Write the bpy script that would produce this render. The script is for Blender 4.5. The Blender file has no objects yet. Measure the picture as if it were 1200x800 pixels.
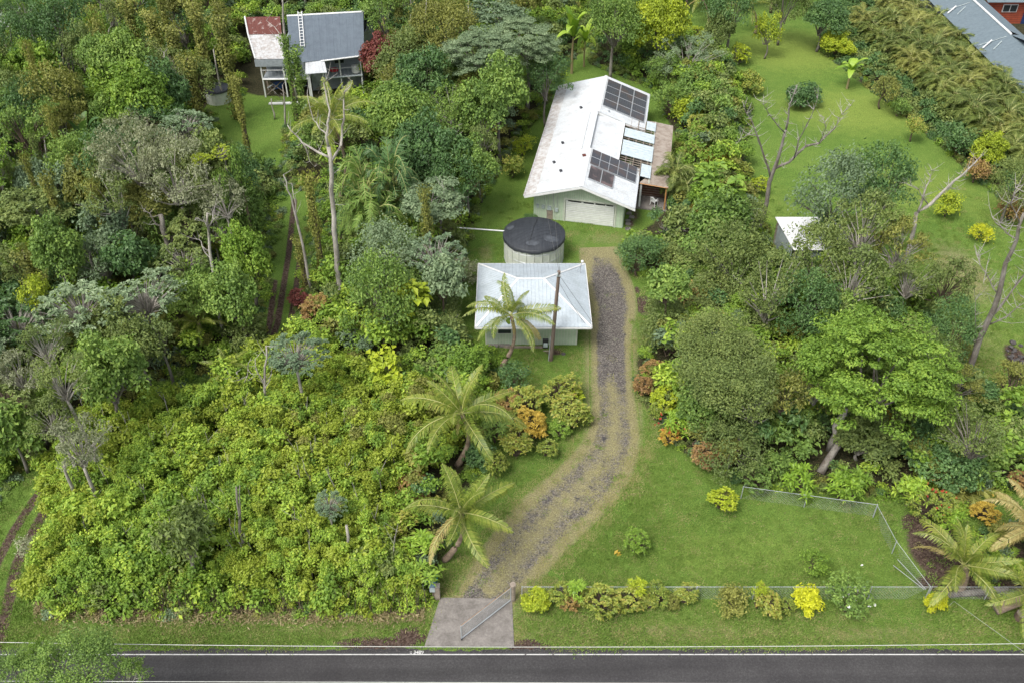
import bpy, math, random
import numpy as np
from math import sin, cos, pi, radians, hypot, atan2, sqrt
from mathutils import Vector, Matrix, Euler
R = math.radians
scene = bpy.context.scene
C = bpy.data.collections.new('scene_objects'); scene.collection.children.link(C)

# ------------------------------------------------------------------ camera, sky, sun, exposure
F, TH, H = 1100.0, R(39.0), 44.0
cam = bpy.data.cameras.new('camera'); camo = bpy.data.objects.new('camera', cam); C.objects.link(camo)
cam.sensor_width = 36.0; cam.lens = F * 36.0 / 1200.0; cam.clip_start = 0.5; cam.clip_end = 6000
camo.location = (0, 0, H); camo.rotation_euler = (pi / 2 - TH, 0, 0)
scene.camera = camo
SUN_EL, SUN_AZ = R(58), R(222)          # azimuth measured from +Y towards +X
w = bpy.data.worlds.new('World'); scene.world = w; w.use_nodes = True
nt = w.node_tree; nt.nodes.clear()
sky = nt.nodes.new('ShaderNodeTexSky'); sky.sky_type = 'NISHITA'; sky.sun_disc = False
sky.sun_elevation = SUN_EL; sky.sun_rotation = SUN_AZ; sky.dust_density = 4.0; sky.air_density = 1.0; sky.ozone_density = 1.0
hs = nt.nodes.new('ShaderNodeHueSaturation'); hs.inputs['Saturation'].default_value = 0.35
bg = nt.nodes.new('ShaderNodeBackground'); bg.inputs['Strength'].default_value = 0.13
wo = nt.nodes.new('ShaderNodeOutputWorld')
nt.links.new(sky.outputs[0], hs.inputs['Color']); nt.links.new(hs.outputs[0], bg.inputs[0]); nt.links.new(bg.outputs[0], wo.inputs[0])
sun = bpy.data.lights.new('sun', 'SUN'); sun.energy = 1.5; sun.angle = R(24); sun.color = (1.0, 0.96, 0.9)
so = bpy.data.objects.new('sun', sun); C.objects.link(so)
sd = Vector((sin(SUN_AZ) * cos(SUN_EL), cos(SUN_AZ) * cos(SUN_EL), sin(SUN_EL)))
so.rotation_euler = sd.to_track_quat('Z', 'Y').to_euler(); so.location = (0, 40, 90)
scene.view_settings.view_transform = 'Standard'; scene.view_settings.look = 'None'
scene.view_settings.exposure = 0.80; scene.view_settings.gamma = 1.0
scene.render.engine = 'CYCLES'
scene.cycles.max_bounces = 5; scene.cycles.diffuse_bounces = 3; scene.cycles.transmission_bounces = 3
scene.cycles.glossy_bounces = 2; scene.cycles.transparent_max_bounces = 4

# ------------------------------------------------------------------ pixel -> place helpers
def at(px, py, z=0.0):
    u = (px - 600) / F; v = (400 - py) / F
    dy = cos(TH) + v * sin(TH); dz = -sin(TH) + v * cos(TH)
    t = (z - H) / dz
    return Vector((u * t, dy * t, z))
def at_depth(px, py, Y):
    u = (px - 600) / F; v = (400 - py) / F
    dy = cos(TH) + v * sin(TH); dz = -sin(TH) + v * cos(TH)
    t = Y / dy
    return Vector((u * t, Y, H + dz * t))
def px_per_m(p):
    return F / (p[1] * cos(TH) - (p[2] - H) * sin(TH))

# ------------------------------------------------------------------ material helpers
def node_mat(name):
    m = bpy.data.materials.new(name); m.use_nodes = True
    n = m.node_tree.nodes; n.clear()
    return m, n, m.node_tree.links
def ramp(n, stops, interp='LINEAR'):
    r = n.new('ShaderNodeValToRGB'); r.color_ramp.interpolation = interp
    e = r.color_ramp.elements
    while len(e) < len(stops): e.new(0.5)
    for i, (p, c) in enumerate(stops):
        e[i].position = p; e[i].color = (c[0], c[1], c[2], 1)
    return r
def noise(n, l, vec, scale, detail=3, rough=0.55, dist=0.0):
    t = n.new('ShaderNodeTexNoise'); t.inputs['Scale'].default_value = scale; t.inputs['Detail'].default_value = detail
    t.inputs['Roughness'].default_value = rough; t.inputs['Distortion'].default_value = dist
    if vec is not None: l.new(vec, t.inputs['Vector'])
    return t.outputs['Fac']
def mth(n, l, op, a, b=None, c=None, clamp=False):
    m = n.new('ShaderNodeMath'); m.operation = op; m.use_clamp = clamp
    for i, x in enumerate((a, b, c)):
        if x is None: continue
        if isinstance(x, (int, float)): m.inputs[i].default_value = x
        else: l.new(x, m.inputs[i])
    return m.outputs[0]
def mixc(n, l, fac, a, b, mode='MIX'):
    m = n.new('ShaderNodeMix'); m.data_type = 'RGBA'; m.blend_type = mode
    for sock, x in ((m.inputs[0], fac), (m.inputs[6], a), (m.inputs[7], b)):
        if isinstance(x, (int, float)): sock.default_value = x
        elif isinstance(x, tuple): sock.default_value = (x[0], x[1], x[2], 1)
        else: l.new(x, sock)
    return m.outputs[2]
def sstep(n, l, x, a, b):
    m = n.new('ShaderNodeMapRange'); m.interpolation_type = 'SMOOTHSTEP'
    l.new(x, m.inputs[0]); m.inputs[1].default_value = a; m.inputs[2].default_value = b
    return m.outputs[0]
def geo_pos(n): return n.new('ShaderNodeNewGeometry').outputs['Position']
def attr(n, name):
    a = n.new('ShaderNodeAttribute'); a.attribute_name = name; return a.outputs['Fac']

def leaf_mat(name, cols, trans=0.22, rough=0.5, spread=0.62, patch=0.2):
    """leaves: colour from a per-leaf random, a per-plant random and a broad drift over the garden"""
    m, n, l = node_mat(name)
    t = attr(n, 'tint'); oi = n.new('ShaderNodeObjectInfo').outputs['Random']
    ns = noise(n, l, geo_pos(n), 0.22, 2)
    x = mth(n, l, 'MULTIPLY', t, spread)
    x = mth(n, l, 'MULTIPLY_ADD', oi, 0.22, x)
    x = mth(n, l, 'MULTIPLY_ADD', ns, patch * 2, x)
    x = mth(n, l, 'ADD', x, 0.5 - spread / 2 - 0.11 - patch)
    r = ramp(n, [(i / (len(cols) - 1), c) for i, c in enumerate(cols)]); l.new(x, r.inputs[0])
    p = n.new('ShaderNodeBsdfPrincipled'); l.new(r.outputs[0], p.inputs['Base Color'])
    p.inputs['Roughness'].default_value = rough; p.inputs['Specular IOR Level'].default_value = 0.35
    tr = n.new('ShaderNodeBsdfTranslucent')
    tc = mixc(n, l, 1.0, r.outputs[0], (1.25, 1.3, 0.55), 'MULTIPLY'); l.new(tc, tr.inputs[0])
    mx = n.new('ShaderNodeMixShader'); mx.inputs[0].default_value = trans
    l.new(p.outputs[0], mx.inputs[1]); l.new(tr.outputs[0], mx.inputs[2])
    o = n.new('ShaderNodeOutputMaterial'); l.new(mx.outputs[0], o.inputs[0])
    return m
def plain_mat(name, col, rough=0.6, metal=0.0, var=0.15, scale=3.0, col2=None, bump=0.0, bscale=30.0, stretch=None, thr=(0.35, 0.7)):
    """paint, metal, bark, concrete: colour with grain and stains, optional fine relief"""
    m, n, l = node_mat(name)
    pos = n.new('ShaderNodeTexCoord').outputs['Object']
    if stretch:
        mp = n.new('ShaderNodeMapping'); mp.inputs['Scale'].default_value = stretch; l.new(pos, mp.inputs[0]); pos = mp.outputs[0]
    ns = noise(n, l, pos, scale, 5, 0.6)
    c2 = col2 if col2 else tuple(max(0, c * (1 - var * 2)) for c in col)
    f = sstep(n, l, ns, thr[0], thr[1])
    c = mixc(n, l, f, tuple(col), tuple(c2))
    n2 = noise(n, l, pos, scale * 6, 3, .75)
    g = ramp(n, [(0.3, (1 - var,) * 3), (0.7, (1 + var * 0.5,) * 3)]); l.new(n2, g.inputs[0])
    c = mixc(n, l, 1.0, c, g.outputs[0], 'MULTIPLY')
    p = n.new('ShaderNodeBsdfPrincipled'); l.new(c, p.inputs['Base Color'])
    p.inputs['Roughness'].default_value = rough; p.inputs['Metallic'].default_value = metal
    if bump:
        b = n.new('ShaderNodeBump'); b.inputs['Strength'].default_value = bump; b.inputs['Distance'].default_value = 0.05
        l.new(noise(n, l, pos, bscale, 4), b.inputs['Height']); l.new(b.outputs[0], p.inputs['Normal'])
    o = n.new('ShaderNodeOutputMaterial'); l.new(p.outputs[0], o.inputs[0])
    return m

M = {}
# foliage palettes (albedo)
LM = {
 'mid':    [(.022, .044, .010), (.066, .108, .022), (.138, .188, .040)],
 'bright': [(.045, .090, .012), (.120, .205, .026), (.230, .320, .045)],
 'lime':   [(.110, .150, .012), (.260, .330, .022), (.480, .520, .040)],
 'dark':   [(.016, .036, .012), (.036, .070, .022), (.075, .120, .036)],
 'olive':  [(.036, .054, .016), (.082, .112, .030), (.155, .182, .052)],
 'grey':   [(.075, .085, .050), (.135, .150, .085), (.225, .235, .150)],
 'silver': [(.052, .080, .044), (.105, .145, .078), (.195, .240, .140)],
 'blue':   [(.038, .062, .036), (.072, .105, .058), (.125, .165, .092)],
 'thick':  [(.044, .085, .012), (.125, .190, .022), (.275, .330, .044)],
 'yellow': [(.200, .230, .012), (.480, .500, .020), (.700, .660, .040)],
 'croton': [(.060, .110, .016), (.115, .160, .028), (.225, .245, .045), (.330, .215, .070)],
 'copper': [(.100, .060, .030), (.210, .130, .050), (.300, .260, .070)],
 'red':    [(.050, .014, .016), (.110, .028, .026), (.170, .070, .045)],
 'areca':  [(.032, .054, .014), (.098, .135, .026), (.240, .255, .060)],
 'vine':   [(.050, .060, .014), (.110, .120, .026), (.200, .200, .050)],
 'ti':     [(.060, .120, .016), (.150, .240, .026), (.280, .360, .050)],
 'orange': [(.170, .150, .025), (.360, .260, .040), (.520, .380, .080)],
 'straw':  [(.120, .095, .050), (.230, .190, .100), (.340, .300, .160)],
}
LK = {'areca': 1.3, 'thick': 2.0, 'bright': 1.4, 'lime': 1.2, 'yellow': 1.15, 'croton': 1.6, 'orange': 1.3, 'straw': 1.4, 'mid': 2.5, 'dark': 2.6, 'olive': 1.95, 'ti': 1.6, 'grey': 1.75, 'silver': 2.0, 'red': 1.6, 'copper': 1.6, 'vine': 1.9, 'blue': 2.2}
for k, c in LM.items():
    c = [tuple(min(.72, v * LK.get(k, 1.6)) for v in q) for q in c]
    M[k] = leaf_mat('leaf_' + k, c, rough=0.45 if k in ('ti', 'croton', 'yellow', 'dark') else 0.55)
M['frond'] = leaf_mat('palm_frond', [(.075, .120, .018), (.185, .245, .038), (.380, .385, .085)], rough=0.4)
M['frond_dry'] = leaf_mat('palm_frond_dry', [(.240, .190, .070), (.400, .330, .120), (.520, .450, .210)])
M['rib'] = plain_mat('palm_rib', (.42, .42, .15), 0.5)
M['bark'] = plain_mat('bark_grey', (.25, .23, .20), 0.9, var=0.3, scale=2.0, col2=(.12, .10, .08), bump=0.6, bscale=14, stretch=(1, 1, .35))
M['bark_pale'] = plain_mat('bark_pale', (.46, .43, .38), 0.9, var=0.25, scale=1.6, col2=(.21, .19, .16), bump=0.5, bscale=14, stretch=(1, 1, .35))
M['bark_brown'] = plain_mat('bark_brown', (.16, .115, .08), 0.9, var=0.3, scale=2.5, col2=(.08, .06, .045), bump=0.6, bscale=16, stretch=(1, 1, .4))
M['palm_trunk'] = plain_mat('palm_trunk', (.33, .25, .18), 0.9, var=0.3, scale=1.4, col2=(.18, .13, .09), bump=0.7, bscale=9, stretch=(.5, .5, 3))
M['twig'] = plain_mat('dead_twig', (.42, .39, .36), 0.95, var=0.25, scale=3.0, col2=(.22, .2, .18))
M['rock'] = plain_mat('lava_rock', (.12, .11, .105), 0.95, var=0.4, scale=4.0, col2=(.05, .045, .042), bump=0.8, bscale=20)
M['litter'] = plain_mat('dead_leaf_litter', (.24, .16, .095), 0.95, var=0.3, scale=3.0, col2=(.11, .06, .04))
M['flower_white'] = plain_mat('white_petals', (.75, .75, .7), 0.6)
M['flower_red'] = plain_mat('red_petals', (.5, .05, .03), 0.5)
# man-made
M['roof_white'] = plain_mat('roof_white_paint', (.56, .59, .61), 0.5, var=0.16, scale=0.9, col2=(.47, .485, .49), stretch=(1, 1, 1), thr=(0.42, 0.72))
M['roof_old'] = plain_mat('roof_lichened_metal', (.54, .545, .545), 0.6, var=0.18, scale=2.6, col2=(.39, .355, .33), thr=(0.40, 0.64))
M['roof_cottage'] = plain_mat('roof_pale_blue_metal', (.46, .52, .56), 0.5, var=0.14, scale=1.1, col2=(.39, .44, .47))
M['roof_blue'] = plain_mat('roof_blue_grey_metal', (.115, .145, .175), 0.7, var=0.12, scale=1.5, col2=(.095, .12, .148))
M['roof_slate'] = plain_mat('roof_slate_blue', (.150, .195, .220), 0.7, var=0.2, scale=3, col2=(.125, .165, .190))
M['roof_rust'] = plain_mat('roof_rusted_metal', (.14, .045, .035), 0.85, var=0.3, scale=1.6, col2=(.42, .34, .31), thr=(0.56, 0.66))
M['white'] = plain_mat('white_paint', (.74, .75, .74), 0.5, var=0.06, scale=2)
M['wall_green'] = plain_mat('pale_green_siding', (.47, .58, .43), 0.7, var=0.08, scale=1.2, col2=(.41, .50, .37))
M['trim'] = plain_mat('cream_trim', (.60, .63, .54), 0.6, var=0.08)
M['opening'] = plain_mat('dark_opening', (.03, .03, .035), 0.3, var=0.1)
M['grey_wall'] = plain_mat('blue_grey_paint', (.36, .40, .43), 0.7, var=0.1)
M['wood'] = plain_mat('weathered_wood', (.32, .27, .22), 0.85, var=0.2, scale=3, col2=(.20, .16, .125))
M['patio_roof'] = plain_mat('patio_roof_mossy', (.36, .31, .26), 0.8, var=0.2, scale=2.2, col2=(.24, .19, .15))
M['orange_wood'] = plain_mat('varnished_post', (.50, .25, .09), 0.6)
M['door_brown'] = plain_mat('dark_brown_boards', (.13, .06, .04), 0.6)
M['concrete'] = plain_mat('concrete_slab', (.24, .22, .20), 0.9, var=0.3, scale=1.6, col2=(.165, .15, .135), bump=0.2, bscale=20)
M['galv'] = plain_mat('galvanised_steel', (.52, .55, .57), 0.45, metal=0.25, var=0.1)
M['wire'] = plain_mat('pale_cable', (.62, .62, .58), 0.5, var=0.05)
M['wire_dark'] = plain_mat('dark_cable', (.12, .12, .12), 0.6, var=0.05)
M['cover_black'] = plain_mat('black_mesh_cover', (.026, .030, .037), 0.55, var=0.25, scale=1.2, col2=(.042, .048, .056), bump=0.35, bscale=7, stretch=(6, .5, 1))
M['cover_pale'] = plain_mat('dried_puddle_stain', (.075, .085, .098), 0.7, var=0.2, scale=2.5, col2=(.04, .046, .055))
M['tank'] = plain_mat('tank_off_white_metal', (.66, .69, .62), 0.5, var=0.08, scale=1.2, col2=(.55, .59, .52))
M['black'] = plain_mat('black_plastic', (.02, .02, .022), 0.5)
M['red_wall'] = plain_mat('red_brown_siding', (.44, .095, .045), 0.7, var=0.12)
M['teal'] = plain_mat('teal_plastic', (.03, .25, .22), 0.4)
M['mail_blue'] = plain_mat('blue_grey_plastic', (.22, .33, .45), 0.4)
M['meter'] = plain_mat('meter_box_grey', (.45, .52, .52), 0.5)
M['pole'] = plain_mat('creosoted_pole', (.23, .18, .145), 0.9, var=0.25, scale=2, col2=(.13, .09, .07), bump=0.4, stretch=(1, 1, .2))
M['yellow_plastic'] = plain_mat('yellow_plastic', (.75, .55, .06), 0.4)
M['blue_tarp'] = plain_mat('blue_tarp', (.02, .09, .35), 0.5)
M['red_cloth'] = plain_mat('red_cloth', (.45, .03, .05), 0.7)
M['navy'] = plain_mat('navy_blue_paint', (.02, .05, .16), 0.5)
M['glass'] = plain_mat('window_glass', (.035, .045, .05), 0.12, var=0.05)
M['paint_line'] = plain_mat('road_paint_white', (.60, .60, .58), 0.7, var=0.12, scale=6)

def solar_mat(name, c1, c2, line, nx, ny, blotch):
    m, n, l = node_mat(name)
    uv = n.new('ShaderNodeUVMap').outputs[0]
    br = n.new('ShaderNodeTexBrick'); br.offset = 0; br.inputs['Scale'].default_value = 1
    br.inputs['Color1'].default_value = (*c1, 1); br.inputs['Color2'].default_value = (*c2, 1); br.inputs['Mortar'].default_value = (*line, 1)
    br.inputs['Mortar Size'].default_value = 0.006; br.inputs['Brick Width'].default_value = 1 / nx; br.inputs['Row Height'].default_value = 1 / ny
    l.new(uv, br.inputs['Vector'])
    ns = noise(n, l, geo_pos(n), 0.9, 3)
    c = mixc(n, l, mth(n, l, 'MULTIPLY', sstep(n, l, ns, 0.45, 0.62), 0.8), br.outputs['Color'], blotch)  # noise patches of a browner tone over the cells
    p = n.new('ShaderNodeBsdfPrincipled'); l.new(c, p.inputs['Base Color']); p.inputs['Roughness'].default_value = 0.3; p.inputs['Specular IOR Level'].default_value = 0.25
    o = n.new('ShaderNodeOutputMaterial'); l.new(p.outputs[0], o.inputs[0]); return m
M['solar'] = solar_mat('solar_cells_dark', (.035, .04, .05), (.05, .055, .065), (.13, .13, .14), 6, 10, (.085, .065, .06))
M['solar_hot'] = solar_mat('solar_water_heater', (.045, .04, .042), (.06, .05, .05), (.11, .10, .10), 8, 1, (.17, .12, .115))

def asphalt_mat():
    m, n, l = node_mat('asphalt'); pos = geo_pos(n)
    a = noise(n, l, pos, 0.35, 4); b = noise(n, l, pos, 9, 4, 0.9)
    r = ramp(n, [(0.3, (.032, .030, .031)), (0.7, (.050, .048, .048))]); l.new(a, r.inputs[0])
    g = ramp(n, [(0.32, (.60,) * 3), (0.52, (1,) * 3), (0.70, (1.6,) * 3)]); l.new(b, g.inputs[0])
    c = mixc(n, l, 1.0, r.outputs[0], g.outputs[0], 'MULTIPLY')
    mp = n.new('ShaderNodeMapping'); mp.inputs['Scale'].default_value = (.05, 1.6, 1); l.new(pos, mp.inputs[0])
    wr = ramp(n, [(0.35, (.84,) * 3), (0.65, (1.18,) * 3)]); l.new(noise(n, l, mp.outputs[0], 1.0, 3), wr.inputs[0]); c = mixc(n, l, 1.0, c, wr.outputs[0], 'MULTIPLY')
    p = n.new('ShaderNodeBsdfPrincipled'); l.new(c, p.inputs['Base Color']); p.inputs['Roughness'].default_value = 0.85
    bp = n.new('ShaderNodeBump'); bp.inputs['Strength'].default_value = 0.5; bp.inputs['Distance'].default_value = 0.02
    l.new(b, bp.inputs['Height']); l.new(bp.outputs[0], p.inputs['Normal'])
    o = n.new('ShaderNodeOutputMaterial'); l.new(p.outputs[0], o.inputs[0]); return m
M['asphalt'] = asphalt_mat()

def ground_mat():
    """grass sheet: mown lawn with drier, bare, gravelled and littered places given by attributes along the real outlines"""
    m, n, l = node_mat('ground_cover'); pos = geo_pos(n)
    big = noise(n, l, pos, 0.13, 3); med = noise(n, l, pos, 1.1, 4, 0.65); fine = noise(n, l, pos, 5.5, 4, 0.75)
    vf = noise(n, l, pos, 12.0, 3, 0.85)
    x = mth(n, l, 'MULTIPLY_ADD', big, 0.40, 0.0); x = mth(n, l, 'MULTIPLY_ADD', med, 0.26, x); x = mth(n, l, 'MULTIPLY_ADD', fine, 0.40, x)
    x = mth(n, l, 'SUBTRACT', x, 0.03)
    g = ramp(n, [(0.32, (.066, .132, .022)), (0.47, (.106, .182, .032)), (0.60, (.140, .214, .042)), (0.76, (.205, .248, .072))]); l.new(x, g.inputs[0])
    sp = ramp(n, [(0.28, (.42,) * 3), (0.5, (1,) * 3), (0.72, (1.75,) * 3)]); l.new(vf, sp.inputs[0])
    col = mixc(n, l, 1.0, g.outputs[0], sp.outputs[0], 'MULTIPLY')
    def thr(name, lo, hi, nz, amp):
        a = attr(n, name); v = mth(n, l, 'MULTIPLY_ADD', nz, amp, a); v = mth(n, l, 'SUBTRACT', v, amp / 2)
        return sstep(n, l, v, lo, hi)
    bright = mixc(n, l, 1.0, (.205, .265, .052), sp.outputs[0], 'MULTIPLY')
    col = mixc(n, l, mth(n, l, 'MULTIPLY', thr('lush', .2, .9, med, .5), .75), col, bright)
    dry = mixc(n, l, 1.0, (.260, .225, .125), sp.outputs[0], 'MULTIPLY')
    col = mixc(n, l, mth(n, l, 'MULTIPLY', thr('dry', .25, .9, fine, .9), .88), col, dry)
    fl = mixc(n, l, sstep(n, l, fine, .42, .62), (.030, .034, .016), (.075, .062, .034))
    fl = mixc(n, l, 1.0, fl, sp.outputs[0], 'MULTIPLY')
    col = mixc(n, l, thr('forest', .35, .7, med, .5), col, fl)
    dt = mixc(n, l, sstep(n, l, fine, .40, .66), (.050, .032, .024), (.135, .098, .078))
    dt = mixc(n, l, 1.0, dt, sp.outputs[0], 'MULTIPLY')
    col = mixc(n, l, thr('soil', .35, .65, fine, .6), col, dt)
    vo = n.new('ShaderNodeTexVoronoi'); vo.inputs['Scale'].default_value = 14.0; l.new(pos, vo.inputs['Vector'])
    gr = ramp(n, [(0.0, (.070, .062, .056)), (0.5, (.122, .110, .101)), (0.9, (.205, .188, .168))]); 
    sx = n.new('ShaderNodeSeparateColor'); l.new(vo.outputs['Color'], sx.inputs[0]); l.new(sx.outputs[0], gr.inputs[0])
    hole = mixc(n, l, sstep(n, l, med, .60, .70), gr.outputs[0], (.06, .058, .06))
    gg = mixc(n, l, 1.0, hole, sp.outputs[0], 'MULTIPLY')
    col = mixc(n, l, thr('gravel', .36, .64, mth(n, l, 'MULTIPLY_ADD', fine, .5, mth(n, l, 'MULTIPLY', med, .5)), 1.1), col, gg)
    p = n.new('ShaderNodeBsdfPrincipled'); l.new(col, p.inputs['Base Color']); p.inputs['Roughness'].default_value = 0.95
    p.inputs['Specular IOR Level'].default_value = 0.15
    b = n.new('ShaderNodeBump'); b.inputs['Strength'].default_value = 0.8; b.inputs['Distance'].default_value = 0.10
    l.new(mth(n, l, 'ADD', fine, mth(n, l, 'MULTIPLY', vf, .5)), b.inputs['Height']); l.new(b.outputs[0], p.inputs['Normal'])
    o = n.new('ShaderNodeOutputMaterial'); l.new(p.outputs[0], o.inputs[0]); return m
M['ground'] = ground_mat()

# ------------------------------------------------------------------ mesh and object helpers
def world_loc(o):
    p = Vector((0, 0, 0))
    while o is not None: p = p + o.location; o = o.parent
    return p
class MB:
    """collects vertices, faces, material slots and per-vertex tints; build() makes ONE mesh object"""
    def __init__(s): s.V = []; s.Fc = []; s.mi = []; s.T = []; s.n = 0; s.uv = {}
    def add(s, verts, faces, mi=0, tint=None):
        b = s.n; s.V.append(np.asarray(verts, dtype=float).reshape(-1, 3)); k = len(s.V[-1]); s.n += k
        for f in faces: s.Fc.append(tuple(b + i for i in f)); s.mi.append(mi)
        s.T.append(np.full(k, 0.5) if tint is None else np.asarray(tint, dtype=float))
        return b
    def quads(s, Q, mi=0, tint=None):
        """Q: (n,4,3) array"""
        k = len(Q); b = s.n; s.V.append(Q.reshape(-1, 3)); s.n += 4 * k
        idx = (b + np.arange(4 * k).reshape(-1, 4)).tolist(); s.Fc.extend(map(tuple, idx)); s.mi.extend([mi] * k)
        s.T.append(np.full(4 * k, .5) if tint is None else np.repeat(tint, 4))
    def box(s, c, size, rot=0.0, mi=0, tilt=None):
        hx, hy, hz = size[0] / 2, size[1] / 2, size[2] / 2
        Rm = Euler((0, 0, rot)).to_matrix() if tilt is None else tilt
        v = [Vector(c) + Rm @ Vector((x * hx, y * hy, z * hz)) for x, y, z in ((-1,-1,-1),(1,-1,-1),(1,1,-1),(-1,1,-1),(-1,-1,1),(1,-1,1),(1,1,1),(-1,1,1))]
        s.add([tuple(a) for a in v], [(0,3,2,1),(4,5,6,7),(0,1,5,4),(1,2,6,5),(2,3,7,6),(3,0,4,7)], mi)
    def prism(s, pts, dz, mi=0):
        """slab: top polygon pts (3-D) thickened downwards by dz"""
        k = len(pts); v = [tuple(p) for p in pts] + [(p[0], p[1], p[2] - dz) for p in pts]
        f = [tuple(range(k)), tuple(range(2 * k - 1, k - 1, -1))] + [(i, i + k, (i + 1) % k + k, (i + 1) % k) for i in range(k)]
        s.add(v, f, mi)
    def tube(s, pts, radii, seg=6, mi=0, cap=True):
        pts = [Vector(p) for p in pts]; k = len(pts)
        if isinstance(radii, (int, float)): radii = [radii] * k
        v = []
        for i, p in enumerate(pts):
            d = (pts[min(i + 1, k - 1)] - pts[max(i - 1, 0)]).normalized()
            a = Vector((0, 0, 1)) if abs(d.z) < 0.9 else Vector((1, 0, 0))
            x = d.cross(a).normalized(); y = d.cross(x)
            for j in range(seg):
                t = 2 * pi * j / seg; v.append(tuple(p + (x * cos(t) + y * sin(t)) * radii[i]))
        f = [(i * seg + j, i * seg + (j + 1) % seg, (i + 1) * seg + (j + 1) % seg, (i + 1) * seg + j) for i in range(k - 1) for j in range(seg)]
        if cap: f += [tuple(range(seg - 1, -1, -1)), tuple(range((k - 1) * seg, k * seg))]
        s.add(v, f, mi)
    def mesh(s, name, mats, off=None, smooth=False):
        V = np.concatenate(s.V) if s.V else np.zeros((0, 3))
        if off is not None: V = V - np.array(off)
        me = bpy.data.meshes.new(name)
        me.vertices.add(len(V)); me.vertices.foreach_set('co', V.ravel())
        ls = np.array([len(f) for f in s.Fc], dtype=np.int32); st = np.concatenate(([0], np.cumsum(ls)[:-1])).astype(np.int32)
        me.loops.add(int(ls.sum())); me.loops.foreach_set('vertex_index', np.fromiter((i for f in s.Fc for i in f), dtype=np.int32))
        me.polygons.add(len(ls)); me.polygons.foreach_set('loop_start', st)
        me.polygons.foreach_set('material_index', np.array(s.mi, dtype=np.int32))
        me.polygons.foreach_set('use_smooth', np.full(len(ls), smooth, dtype=bool))
        a = me.attributes.new('tint', 'FLOAT', 'POINT'); a.data.foreach_set('value', np.concatenate(s.T).astype(np.float32))
        for mt in (mats if isinstance(mats, (list, tuple)) else [mats]): me.materials.append(M[mt] if isinstance(mt, str) else mt)
        me.update(calc_edges=True); me.validate()
        return me
    def build(s, name, mats, parent=None, smooth=False):
        """geometry is given in world coordinates; the object gets its parent's frame"""
        off = world_loc(parent) if parent is not None else None
        me = s.mesh(name, mats, tuple(off) if off is not None else None, smooth)
        o = bpy.data.objects.new(name, me); C.objects.link(o)
        if parent is not None: o.parent = parent
        return o
def tag(o, label=None, cat=None, group=None, kind=None):
    if label: o['label'] = label
    if cat: o['category'] = cat
    if group: o['group'] = group
    if kind: o['kind'] = kind
    return o
def thing(name, loc, label, cat, group=None):
    o = bpy.data.objects.new(name, None); C.objects.link(o); o.location = loc; o.empty_display_size = 0.3
    return tag(o, label, cat, group)
def link(name, me, parent=None, loc=(0, 0, 0), rot=(0, 0, 0), scl=(1, 1, 1), mats=None):
    o = bpy.data.objects.new(name, me); C.objects.link(o)
    if parent is not None: o.parent = parent
    o.location = loc; o.rotation_euler = rot; o.scale = scl
    if mats:
        for i, mt in mats.items():
            o.material_slots[i].link = 'OBJECT'; o.material_slots[i].material = M[mt]
    return o
def boxo(name, c, size, mat, parent=None, rot=0.0, tilt=None):
    b = MB(); b.box(c, size, rot, 0, tilt); return b.build(name, mat, parent)
def sag(a, b, s, k=14):
    return [tuple(Vector(a).lerp(Vector(b), t / k) - Vector((0, 0, 4 * s * (t / k) * (1 - t / k)))) for t in range(k + 1)]

# ------------------------------------------------------------------ ground sheet and its attributes
def pxpoly(pts): return np.array([tuple(at(x, y))[:2] for x, y in pts])
def seg_dist(X, Y, P):
    """distance to a polyline and the nearest parameter"""
    best = np.full(X.shape, 1e9)
    for a, b in zip(P[:-1], P[1:]):
        d = b - a; L = (d ** 2).sum(); t = np.clip(((X - a[0]) * d[0] + (Y - a[1]) * d[1]) / L, 0, 1)
        best = np.minimum(best, np.hypot(X - a[0] - t * d[0], Y - a[1] - t * d[1]))
    return best
def inside(X, Y, P):
    r = np.zeros(X.shape, bool); k = len(P)
    for i in range(k):
        x1, y1 = P[i]; x2, y2 = P[(i + 1) % k]
        c = ((y1 > Y) != (y2 > Y)); 
        with np.errstate(divide='ignore', invalid='ignore'): xi = (x2 - x1) * (Y - y1) / (y2 - y1) + x1
        r ^= c & (X < xi)
    return r
def area_mask(X, Y, P, soft):
    d = seg_dist(X, Y, np.vstack([P, P[:1]])); s = np.where(inside(X, Y, P), d, -d)
    return np.clip(0.5 + s / (2 * soft), 0, 1)
FOREST = [
 [(-400, -60), (705, -60), (700, 40), (668, 75), (640, 125), (600, 178), (563, 240), (546, 292), (532, 345), (540, 400), (585, 418), (590, 470), (560, 540), (545, 610), (515, 660), (500, 705), (440, 722), (60, 722), (30, 700), (60, 640), (75, 560), (30, 545), (-60, 700), (-400, 700)],
 [(690, 20), (780, 45), (860, 75), (880, 130), (870, 200), (905, 285), (905, 330), (990, 300), (1075, 330), (1110, 400), (1150, 470), (1215, 505), (1215, 560), (1125, 606), (1066, 594), (1044, 583), (940, 575), (870, 568), (800, 530), (752, 470), (745, 420), (790, 365), (778, 322), (735, 322), (728, 285), (765, 262), (785, 240), (792, 160), (765, 105), (690, 75)],
 [(990, -60), (1330, -60), (1330, 330), (1215, 270), (1150, 215), (1100, 170), (1045, 125), (1000, 90), (960, 60)],
 [(1150, 700), (1150, 660), (1140, 622), (1330, 600), (1330, 740), (1180, 712)],
]
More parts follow.
